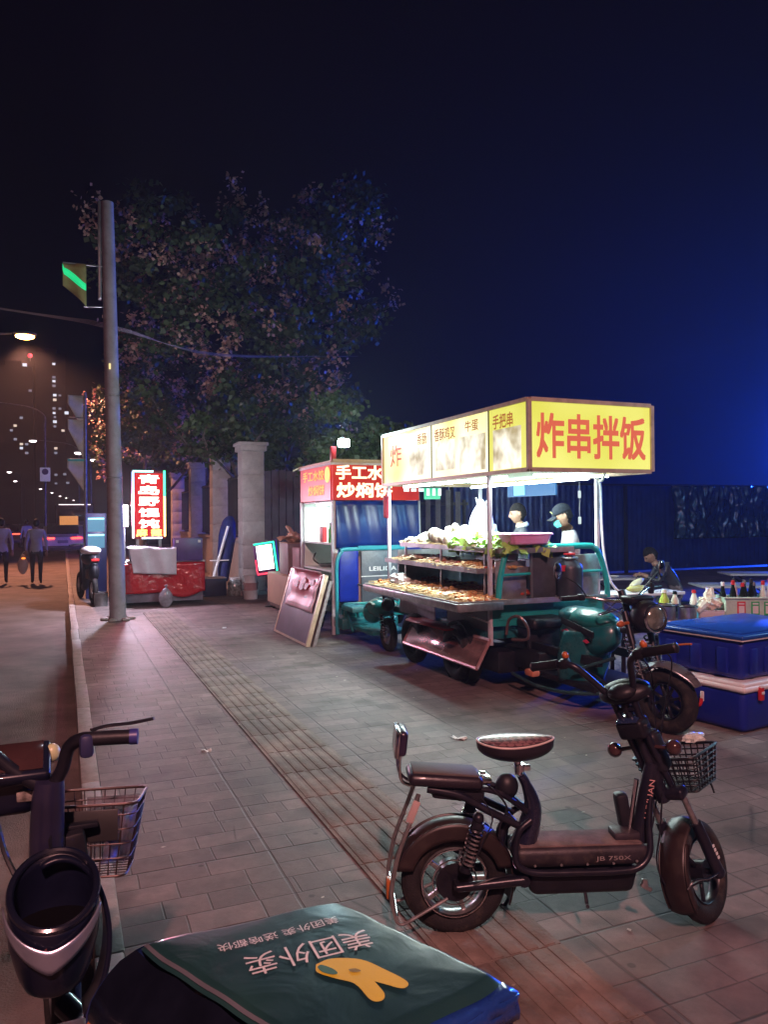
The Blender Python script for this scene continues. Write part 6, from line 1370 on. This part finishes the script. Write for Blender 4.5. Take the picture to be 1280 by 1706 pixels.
def emblem(poly, mm, nm, dz):
    b = MB(); tri = [Vector((x, y)) for x, y in poly]; c = sum(tri, Vector((0, 0)))/len(tri); cw = fromworld(c.x, c.y)
    rings = [[cw.lerp(fromworld(p.x, p.y), k/4) for p in tri] for k in (1, 2, 3, 4)]
    cv = b.bm.verts.new((cw.x, cw.y, surfz(cw.x, cw.y)+dz)); R4 = [[b.bm.verts.new((q.x, q.y, surfz(q.x, q.y)+dz)) for q in rg] for rg in rings]; n = len(tri)
    for i in range(n):
        b._f([cv, R4[0][i], R4[0][(i+1) % n]])
        for k in range(3): b._f([R4[k][i], R4[k+1][i], R4[k+1][(i+1) % n], R4[k][(i+1) % n]])
    return b.build(nm, mm, lid)
def blob(pts, n=5):
    P = smoothpath([(p[0], p[1], 0) for p in pts]+[(pts[0][0], pts[0][1], 0)], n); return [(p.x, p.y) for p in P[:-1]]
emblem(blob([(.395, 1.262), (.425, 1.268), (.470, 1.245), (.498, 1.200), (.518, 1.160), (.512, 1.146), (.496, 1.150), (.470, 1.185), (.472, 1.145), (.462, 1.130), (.446, 1.138), (.437, 1.185), (.412, 1.212), (.390, 1.240)]), YLW, 'emblem', .0022)
emblem(blob([(.394, 1.252), (.402, 1.256), (.416, 1.238), (.420, 1.222), (.410, 1.222), (.397, 1.236)], 3), mat('emblem_green', (.04, .13, .07), .4, var=.05), 'emblem_visor', .0034)
emblem(blob([(.440, 1.225), (.452, 1.222), (.458, 1.212), (.448, 1.212), (.441, 1.217)], 3), mat('emblem_brown', (.2, .16, .02), .4, var=.05), 'emblem_mark', .0034)
t = thing('delivery_moped', 'moped under the delivery box, almost wholly below the lower edge', 'moped', (.40, 1.27, 0), 20)
b = MB(); b.box((0, 0, .355), (.42, .40, .045), bev=.012); b.box((0, 0, .25), (.14, .5, .2), bev=.04); b.tube([(0, -.2, .3), (0, -.5, .28), (0, -.75, .35), (0, -.82, .8)], [.09, .08, .05, .035], 12); b.build('body', BLK, t)
b = MB(); b.tube([(-.28, -.78, .86), (-.1, -.82, .84), (.1, -.82, .84), (.28, -.78, .86)], .014, 8); b.build('handlebar', BLKM, t)
wheel(t, (0, .05, .20), (1, 0, 0), .20, .09, MB, name='rear_wheel'); wheel(t, (0, -.95, .2), (1, 0, 0), .20, .08, MB, name='front_wheel')

# ================================================================ PEOPLE
def headmesh(bm_target, M, sc_=1.0, mi_skin=0, mi_eye=3):
    hb = MB(M); hb.mi = mi_skin
    def hf(u, p):
        x, y, z = u
        f = Vector((x*.074, y*.094, z*.116))
        if z < 0: f.x *= 1-.34*(-z)**1.5; f.y = f.y*(1-.12*(-z)) + (.010*(-z) if y > 0 else -.0)
        if z < -.2 and y < 0: f.y *= 1-.35*min(1, (-z-.2)/.6)
        if y > 0:
            f.y += .024*math.exp(-(x/.15)**2-((z+.16)/.17)**2)
            f.y += .008*math.exp(-(x/.10)**2-((z-.05)/.14)**2)
            for s in (-1, 1): f.y -= .013*math.exp(-((x-s*.40)/.17)**2-((z-.07)/.12)**2)
            f.y += .006*math.exp(-((z-.26)/.09)**2)*(abs(x) < .7)
            f.y += .007*math.exp(-(x/.26)**2-((z+.47)/.06)**2)+.006*math.exp(-(x/.24)**2-((z+.56)/.05)**2)
            f.y += .010*math.exp(-(x/.3)**2-((z+.84)/.14)**2)
        return f
    hb.ball((0, 0, 0), 1, 40, 30, fn=hf)
    for s in (-1, 1): hb.ball((s*.074, -.008, .0), (.010, .020, .032), 10, 8, rot=(0, 0, s*20))
    hb.mi = mi_eye
    for s in (-1, 1): hb.ball((s*.029, .081, .008), (.011, .008, .006), 10, 6)
    for s in (-1, 1): hb.ball((s*.029, .0885, .030), (.016, .006, .0035), 10, 6, rot=(0, s*-6, 0))
    me = bpy.data.meshes.new('h'); hb.bm.to_mesh(me); hb.bm.free(); return me
def person(lab, loc, rz, J, skin, shirt, pants, shoes, hair=None, head_t=(0, 0, 0), z_waist=.95, group=None, hands=True, cuff=None):
    """J: joint name -> (x, y, z), facing +y. One skinned body mesh with head and fingers joined in."""
    t = thing('person', lab, 'person', loc, rz, group)
    E_ = [('pelvis', 'belly'), ('belly', 'chest'), ('chest', 'neck'), ('neck', 'headb')]
    for s in 'LR': E_ += [('chest', 'sh'+s), ('sh'+s, 'el'+s), ('el'+s, 'wr'+s), ('wr'+s, 'pm'+s), ('pelvis', 'hip'+s), ('hip'+s, 'kn'+s), ('kn'+s, 'an'+s), ('an'+s, 'to'+s)]
    rad = dict(pelvis=(.155, .115), belly=(.135, .105), chest=(.165, .115), neck=(.055, .055), headb=(.05, .055), sh=(.068, .068), el=(.046, .046), wr=(.030, .026), pm=(.038, .018), hip=(.088, .092), kn=(.060, .062), an=(.042, .045), to=(.040, .030))
    names = list({n for e in E_ for n in e}); names.sort(key=lambda n: n != 'pelvis'); idx = {n: i for i, n in enumerate(names)}
    me = bpy.data.meshes.new('p'); me.from_pydata([J[n] for n in names], [(idx[a], idx[b]) for a, b in E_], [])
    o = bpy.data.objects.new('p', me); SC.collection.objects.link(o); o.modifiers.new('s', 'SKIN'); sv = me.skin_vertices[0].data
    for n in names: sv[idx[n]].radius = rad[n if n in rad else n[:-1]]; sv[idx[n]].use_root = (n == 'pelvis')
    md = o.modifiers.new('u', 'SUBSURF'); md.levels = 2; md.render_levels = 2
    dg = bpy.context.evaluated_depsgraph_get(); bm_ = bpy.data.meshes.new_from_object(o.evaluated_get(dg)); bpy.data.objects.remove(o)
    b = MB(); seg = {}
    V3 = {k: Vector(v) for k, v in J.items()}
    def dist(p, a, c): ab = c-a; k = max(0, min(1, (p-a).dot(ab)/max(ab.length_squared, 1e-9))); return (p-a-ab*k).length
    for p in bm_.polygons:
        c = p.center; best = min(E_, key=lambda e: dist(c, V3[e[0]], V3[e[1]]))
        k = best[1][:2]
        if best == ('neck', 'headb') or (best == ('chest', 'neck') and (c-V3['neck']).length < .05): mi = 0
        elif k in ('pm',): mi = 0
        elif k == 'wr': mi = 1 if (c-V3[best[1]]).length > .05 or cuff else 0
        elif k in ('kn', 'an') : mi = 2
        elif k == 'to': mi = 4
        elif k == 'hi' or best == ('pelvis', 'belly'): mi = 2 if c.z < z_waist else 1
        else: mi = 1
        p.material_index = mi; p.use_smooth = True
    b.merge_mesh(bm_, keep=True)
    if hands:
        fm_v, fm_e, fr_ = [], [], []
        for s in 'LR':
            w, pmm = V3['wr'+s], V3['pm'+s]; d = (pmm-w).normalized(); side = d.cross(Vector((0, 0, 1)));  side = side.normalized() if side.length > .1 else Vector((0, 1, 0)); dn = side.cross(d).normalized()*(-1); dn = dn if dn.z < 0 or abs(d.z) > .8 else -dn
            for k, L_ in enumerate((.062, .074, .070, .054)):
                r0 = pmm+side*(k-1.5)*.018; p1 = r0+d*L_*.45+dn*.008; p2 = p1+d*L_*.3+dn*.018; p3 = p2+d*L_*.12+dn*.02
                b.mi = 0; b.tube([r0-d*.03, r0, p1, p2, p3], [.0095, .0085, .006], 8)
            sg = 1 if s == 'L' else -1
            r0 = w.lerp(pmm, .45); th = -side; b.tube([r0, r0+th*.032+d*.015, r0+th*.045+d*.045+dn*.01], [.012, .010, .007], 8)
    hm = Matrix.Translation(V3['headb']+Vector((0, .012, .085))) @ Euler([R_(a) for a in head_t]).to_matrix().to_4x4()
    b.merge_mesh(headmesh(None, hm), keep=True)
    body = b.build('body', [skin, shirt, pants, mat('eye_dark', (.02, .015, .012), .2, var=0), shoes], t)
    if hair:
        h = MB(hm)
        def hr(u, p):
            x, y, z = u; cut = z < (.30 if y > .15 else (.0 if y > -.2 else -.45)); k = 1.07 if not cut else .90
            f = Vector((x*.076, y*.096, z*.118))*k
            f += Vector((.002*sin(x*40+z*20), .002*sin(y*37), .003*sin(x*31+y*29))) if not cut else Vector((0, 0, 0)); return f
        h.ball((0, -.004, .004), 1, 36, 26, fn=hr); h.build('hair', hair, t)
    return t, hm
SKIN = mat('skin', (.34, .20, .14), .45, var=.08, vs=20, sss=0); SKD = mat('skin_tan', (.24, .14, .10), .5, var=.08, vs=20)
HAIR = mat('hair_black', (.008, .007, .008), .75, spec=.2, var=.3, vs=60, bump=.6, bs=120); SHOE = mat('dark_shoe', (.03, .03, .03), .5, var=.2); JEAN = mat('dark_trousers', (.022, .024, .04), .8, var=.25, bump=.2, bs=30)
def stand(h=1.68, lean=0, armL=None, armR=None, stride=0.0, headfwd=0.0):
    k = h/1.70; J = dict(pelvis=(0, 0, .93), belly=(0, .02+lean*.3, 1.08), chest=(0, .01+lean*.7, 1.30), neck=(0, .0+lean, 1.45), headb=(0, .02+lean+headfwd, 1.52))
    for s, g in (('L', -1), ('R', 1)):
        J['sh'+s] = (g*.175, -.0+lean*.85, 1.385); st_ = stride*(1 if s == 'L' else -1)
        J['hip'+s] = (g*.09, 0, .86); J['kn'+s] = (g*.10, .02+st_*.5, .48); J['an'+s] = (g*.10, st_-.02, .09+max(0, -st_)*.25); J['to'+s] = (g*.115, st_+.12, .035+max(0, -st_)*.05)
        a = armL if s == 'L' else armR
        if a is None: J['el'+s] = (g*.24, -.03+lean*.5-st_*.3, 1.10); J['wr'+s] = (g*.25, .06+lean*.5-st_*.45, .86); J['pm'+s] = (g*.25, .08+lean*.5-st_*.5, .78)
        else: J['el'+s], J['wr'+s], J['pm'+s] = a
    return {n: (x*k, y*k, z*k) for n, (x, y, z) in J.items()}
WSH = mat('dark_grey_jacket', (.05, .055, .07), .7, var=.2, bump=.3, bs=16)
# vendor one: bareheaded man in profile behind the basket
p1, hm1 = person('bareheaded short-haired vendor in profile behind the pink basket, pale collar', (5.08, 7.85, 0), 66, stand(1.72, .02, armL=((-.25, .16, 1.12), (-.16, .38, 1.06), (-.14, .46, 1.05)), armR=((.25, .16, 1.12), (.16, .38, 1.06), (.14, .46, 1.05))), SKIN, WSH, JEAN, SHOE, HAIR, (-10, 0, 0))
b = MB(Matrix.Translation((0, .02, 1.475))); b.tube([(-.075, .045, -.02), (-.08, -.03, .01), (0, -.085, .03), (.08, -.03, .01), (.075, .045, -.02)], .016, 8, flat=(.5, 1.6)); b.build('collar', WHT, p1)
# vendor two: man with cap and mask
p2, hm2 = person('vendor in a dark cap and teal face mask, head bowed, holding an orange packet', (5.0, 6.72, 0), 62, stand(1.68, .06, armL=((-.26, .14, 1.12), (-.12, .30, 1.13), (-.08, .36, 1.15)), armR=((.28, .10, 1.10), (.17, .30, 1.12), (.10, .36, 1.15)), headfwd=.03), SKIN, mat('grey_fleece', (.32, .30, .32), .85, var=.2, bump=.3, bs=30), JEAN, SHOE, HAIR, (-24, 0, 0))
CAP = mat('cap_cloth', (.012, .016, .025), .85, spec=.2, var=.2, bump=.2, bs=90)
b = MB(hm2)
b.ball((0, -.005, .035), 1, 32, 20, fn=lambda u, p: Vector((u.x*.087, u.y*.106, (u.z*.098 if u.z > 0 else u.z*.012)+.01)))
cp = b.build('cap', CAP, p2)
b = MB(hm2); b.grid(lambda u, v: ((u-.5)*.15*(1-.35*v*v), .075+.10*v*(1-(2*u-1)**2*.35), .048-.018*v-.03*(2*u-1)**2), 14, 8); b.build('peak', CAP, cp, solid=.004)
b = MB(hm2); b.box((0, .098, .085), (.05, .006, .035), rot=(-20, 0, 0), bev=.003); b.build('badge', mat('cap_badge', (.45, .5, .2), .6, var=.2), cp)
b = MB(hm2)
b.grid(lambda u, v: (.070*sin((u-.5)*2.3), .030+.088*cos((u-.5)*2.3)*(1+.10*(1-abs(v-.5)*2))*(1 if v > .2 else .93), -.085+.075*v), 20, 10); b.build('face_mask', mat('mask_teal', (.10, .50, .55), .7, var=.06), p2, solid=.003)
b = MB(); b.box((0, 0, .0), (.11, .05, .035), bev=.008, rot=(0, 15, 0)); pk = b.build('packet', mat('orange_packet', (.80, .30, .02), .4, var=.1)); 
tag(pk, 'orange packet in the hands of the capped vendor', 'packet'); pk.location = p2.matrix_basis @ Vector((0, .385, 1.16))
# third vendor: darker face behind the hanging bags
person('dim man behind the hanging bags, only his face showing between the two posts', (5.3, 9.15, 0), 75, stand(1.66, .03), SKD, mat('black_jacket', (.02, .02, .025), .8, var=.2), JEAN, SHOE, HAIR, (-14, 0, 0))
# seated diner bent over
J = dict(pelvis=(0, 0, .47), belly=(0, .08, .62), chest=(0, .22, .80), neck=(0, .34, .90), headb=(0, .40, .93))
for s, g in (('L', -1), ('R', 1)):
    J['sh'+s] = (g*.17, .26, .87); J['el'+s] = (g*.22, .36, .66); J['wr'+s] = (g*.12, .52, .74); J['pm'+s] = (g*.09, .58, .75)
    J['hip'+s] = (g*.09, .06, .46); J['kn'+s] = (g*.13, .46, .47); J['an'+s] = (g*.13, .46, .09); J['to'+s] = (g*.14, .60, .035)
person('diner in a dark jacket and grey trousers bent over a low table on the plaza', (8.1, 8.45, 0), 62, J, SKD, mat('dark_leather', (.03, .035, .05), .35, var=.25), mat('grey_trousers', (.16, .15, .17), .8, var=.2), SHOE, HAIR, (-38, 0, 0), z_waist=.55)
t = thing('plastic_stool', 'low stool under the seated diner', 'stool', (8.12, 8.44, 0))
b = MB(); b.box((0, 0, .355), (.30, .28, .03), bev=.01); b.build('seat', BLK, t)
for (x, y) in ((-.11, -.1), (.11, -.1), (-.11, .1), (.11, .1)):
    b = MB(); b.cyl((x*1.2, y*1.2, 0), (x, y, .345), .015, n=8); b.build('leg', BLK, t)
# pedestrians on the road seen from behind
SH1 = mat('grey_blue_shirt', (.28, .30, .36), .8, var=.12, bump=.3, bs=14)
person('walker in a loose grey-blue shirt seen from behind, nearest the lane of cars', (-.66, 22.6, -.12), 0, stand(1.72, .02, stride=.20), SKD, SH1, JEAN, SHOE, HAIR, (-8, 0, 0), z_waist=.86)
person('walker in a pale shirt at the left edge of the road, partly cut off', (-1.52, 23.0, -.12), 4, stand(1.75, .0, stride=-.16), SKD, mat('pale_blue_shirt', (.34, .37, .44), .8, var=.12, bump=.3, bs=14), JEAN, SHOE, HAIR, (0, 0, 0), z_waist=.86)
t = thing('hand_bag', 'pale shopping bag carried by the walker in the grey-blue shirt, orange glow patch added on it', 'bag', (-.99, 22.62, .42))
b = MB(); b.ball((0, 0, .0), (.13, .09, .27), 18, 12, fn=lambda u, p: Vector((p.x*(1-.4*max(u.z, 0)), p.y, p.z))); b.build('bag_body', mat('pale_bag', (.45, .40, .42), .6, var=.1), t)
b = MB(); b.tube([(-.04, 0, .22), (.03, 0, .33), (.09, 0, .27)], .006, 6); b.build('handle', WHT, t)
b = MB(); b.box((.02, -.092, .16), (.09, .01, .035), bev=.004); b.build('glow_patch', glow('orange_glow_patch', (1, .22, .03), 3), t)  # glowing patch put on the bag in place of an e-bike's rear lamp
person('tiny pale pedestrian far off between the walkers and the cars', (-1.5, 38, -.12), 10, stand(1.7, 0, stride=.15), SKD, mat('white_top', (.5, .48, .5), .8, var=.1), JEAN, SHOE, HAIR)

# ================================================================ VEHICLES
TLR = glow('tail_light_red', (1, .05, .03), 7)
def car(name, lab, cat, loc, rz, W3, L3, H3, paint, van=False):
    t = thing(name, lab, cat, loc, rz); b = MB()
    pr = [(0, .35), (0, .95), (.25, 1.02), (.85, H3-.04), (1.6, H3), (2.6, H3-.03), (3.3, 1.02), (L3-.15, .85), (L3, .4), (L3-.1, .28), (.1, .28)] if not van else [(0, .3), (0, 1.2), (.1, H3-.1), (.5, H3), (L3-1.4, H3), (L3-.7, 1.2), (L3, .95), (L3, .35), (L3-.1, .25), (.1, .25)]
    b.prism(pr, W3, Matrix(((0, 0, 1, 0), (1, 0, 0, 0), (0, 1, 0, 0), (0, 0, 0, 1))), bev=.05); b.build('body', paint, t)
    gl_ = mat('car_glass', (.02, .015, .02), .1, var=.1, coat=.5)
    b = MB()
    if van: b.box((0, .02, H3-.55), (W3*.8, .10, .6), rot=(5, 0, 0), bev=.02)
    else: b.box((0, .50, (1.02+H3)/2+.03), (W3*.78, .03, .62), rot=(-50, 0, 0), bev=.01)
    b.build('rear_window', gl_, t)
    for s in (-1, 1):
        b = MB(); b.box((s*W3*.34, -.015, .86 if not van else .9), (W3*.27, .05, .07 if not van else .16), bev=.01); b.build('tail_light', TLR, t)
        b = MB(); b.box((s*(W3/2+.0), 1.7, (1.0+H3)/2), (.02, 1.7, .34), bev=.005); b.build('side_window', gl_, t)
        for y in (.75, L3-.85):
            wheel(t, (s*(W3/2-.12), y, .30), (1, 0, 0), .30, .2, MB, rimr=.6)
    b = MB(); b.box((0, -.02, .70), (.46, .02, .13), bev=.005); b.build('number_plate', mat('plate_blue', (.25, .22, .3), .4, var=.1), t)
    b = MB(); b.box((0, .0, .42), (W3*.98, .12, .18), bev=.03); b.build('bumper', mat('bumper_dark', (.08, .06, .07), .5, var=.1), t)
    return t
c = car('parked_car', 'pinkish white car with glowing thin red tail lights ahead on the road', 'car', (.0, 38.5, -.12), 0, 1.76, 4.3, 1.42, mat('car_white', (.75, .66, .68), .3, var=.1, coat=.6))
b = MB(); b.box((0, -.012, .98), (1.2, .02, .12), bev=.005); b.build('boot_trim', mat('trim_grey', (.3, .25, .27), .4, var=.3, vs=30), c)
t = thing('route_sign', 'small orange lit sign standing above the pinkish white car', 'sign', (.28, 41.5, 1.25))
b = MB(); b.box((0, 0, .30), (.86, .06, .44), bev=.01); b.build('panel', glow('orange_panel', (.85, .33, .10), .8), t)
b = MB(); b.box((0, .03, .04), (.06, .04, .2)); b.cyl((0, .03, -1.37), (0, .03, 0), .025, n=8); b.build('stand', GREYM, t)
t = thing('city_bus', 'dark red bus with a bright roof strip ahead of the pinkish white car', 'bus', (.75, 56, -.12))
b = MB(); b.box((0, 4.5, 1.55), (2.45, 9, 2.5), bev=.12, seg=3); b.build('body', mat('bus_red', (.05, .008, .014), .35, var=.15, coat=.4), t)
b = MB(); b.box((0, -.02, 2.72), (2.0, .04, .05)); b.build('roof_strip', glow('strip_white', (1, .85, .9), 2.2), t)
b = MB(); b.box((0, -.02, 2.0), (1.9, .04, .8), bev=.03); b.build('rear_window', mat('car_glass', (1, 1, 1)), t)
for s in (-1, 1):
    b = MB(); b.box((s*1.0, -.03, 1.05), (.34, .05, .22), bev=.02); b.build('tail_light', TLR, t)
    for y in (1.5, 7.2): wheel(t, (s*1.05, y, .45), (1, 0, 0), .45, .28, MB, rimr=.55)
car('parked_van', 'pale van at the left edge of the road, mostly out of the picture', 'van', (-3.15, 31, -.12), 0, 1.75, 4.4, 1.95, mat('van_pale', (.42, .36, .38), .35, var=.1, coat=.5), van=True)
car('parked_car', 'small dark car with red tail lights between the van and the walkers', 'car', (-3.2, 52, -.12), 0, 1.75, 4.2, 1.42, mat('car_dark', (.06, .03, .04), .3, var=.1, coat=.6))

def split_loose(names):
    for o in [o for o in C.objects if o.type == 'MESH' and o.parent and o.name.split('.')[0] in names]:
        bm = bmesh.new(); bm.from_mesh(o.data); seen = {}; comps = []
        for v in bm.verts:
            if v in seen: continue
            st_ = [v]; seen[v] = 1; comp = []
            while st_:
                q = st_.pop(); comp.append(q)
                for e in q.link_edges:
                    w = e.other_vert(q)
                    if w not in seen: seen[w] = 1; st_.append(w)
            comps.append(comp)
        if len(comps) < 2: bm.free(); continue
        base = o.name.split('.')[0]
        for k, comp in enumerate(comps):
            me = o.data.copy(); bb = bmesh.new(); bb.from_mesh(o.data); keep = {v.index for v in comp}
            bmesh.ops.delete(bb, geom=[v for v in bb.verts if v.index not in keep], context='VERTS'); bb.to_mesh(me); bb.free()
            if k == 0: first = me
            else:
                c = o.copy(); c.data = me; c.name = base; C.objects.link(c)
        o.data = first; bm.free()
split_loose({'steel_panel', 'blue_quilt', 'shelf_leg', 'strap', 'post', 'rail', 'latch', 'hanger', 'strut', 'gate_post', 'sign_seam', 'handle_mount', 'fender_dusty', 'table_leg', 'back_panel', 'side_board', 'switch', 'stand', 'moulded_ribs', 'bracket', 'stake'})
# ================================================================ AIR
if HAZE > 0:
    b = MB(); b.box((5, 145, 5.6), (70, 330, 13.8)); hz = b.bm and b.build('haze', mat('haze_air', (1, 1, 1), var=0)); hz.modifiers.clear()
    m = hz.data.materials[0]; n = m.node_tree; n.nodes.clear(); o_ = n.nodes.new('ShaderNodeOutputMaterial'); v_ = n.nodes.new('ShaderNodeVolumePrincipled')
    v_.inputs['Density'].default_value = HAZE; v_.inputs['Color'].default_value = (.9, .9, .95, 1); v_.inputs['Anisotropy'].default_value = .3; n.links.new(v_.outputs[0], o_.inputs['Volume']); tag(hz, kind='stuff')
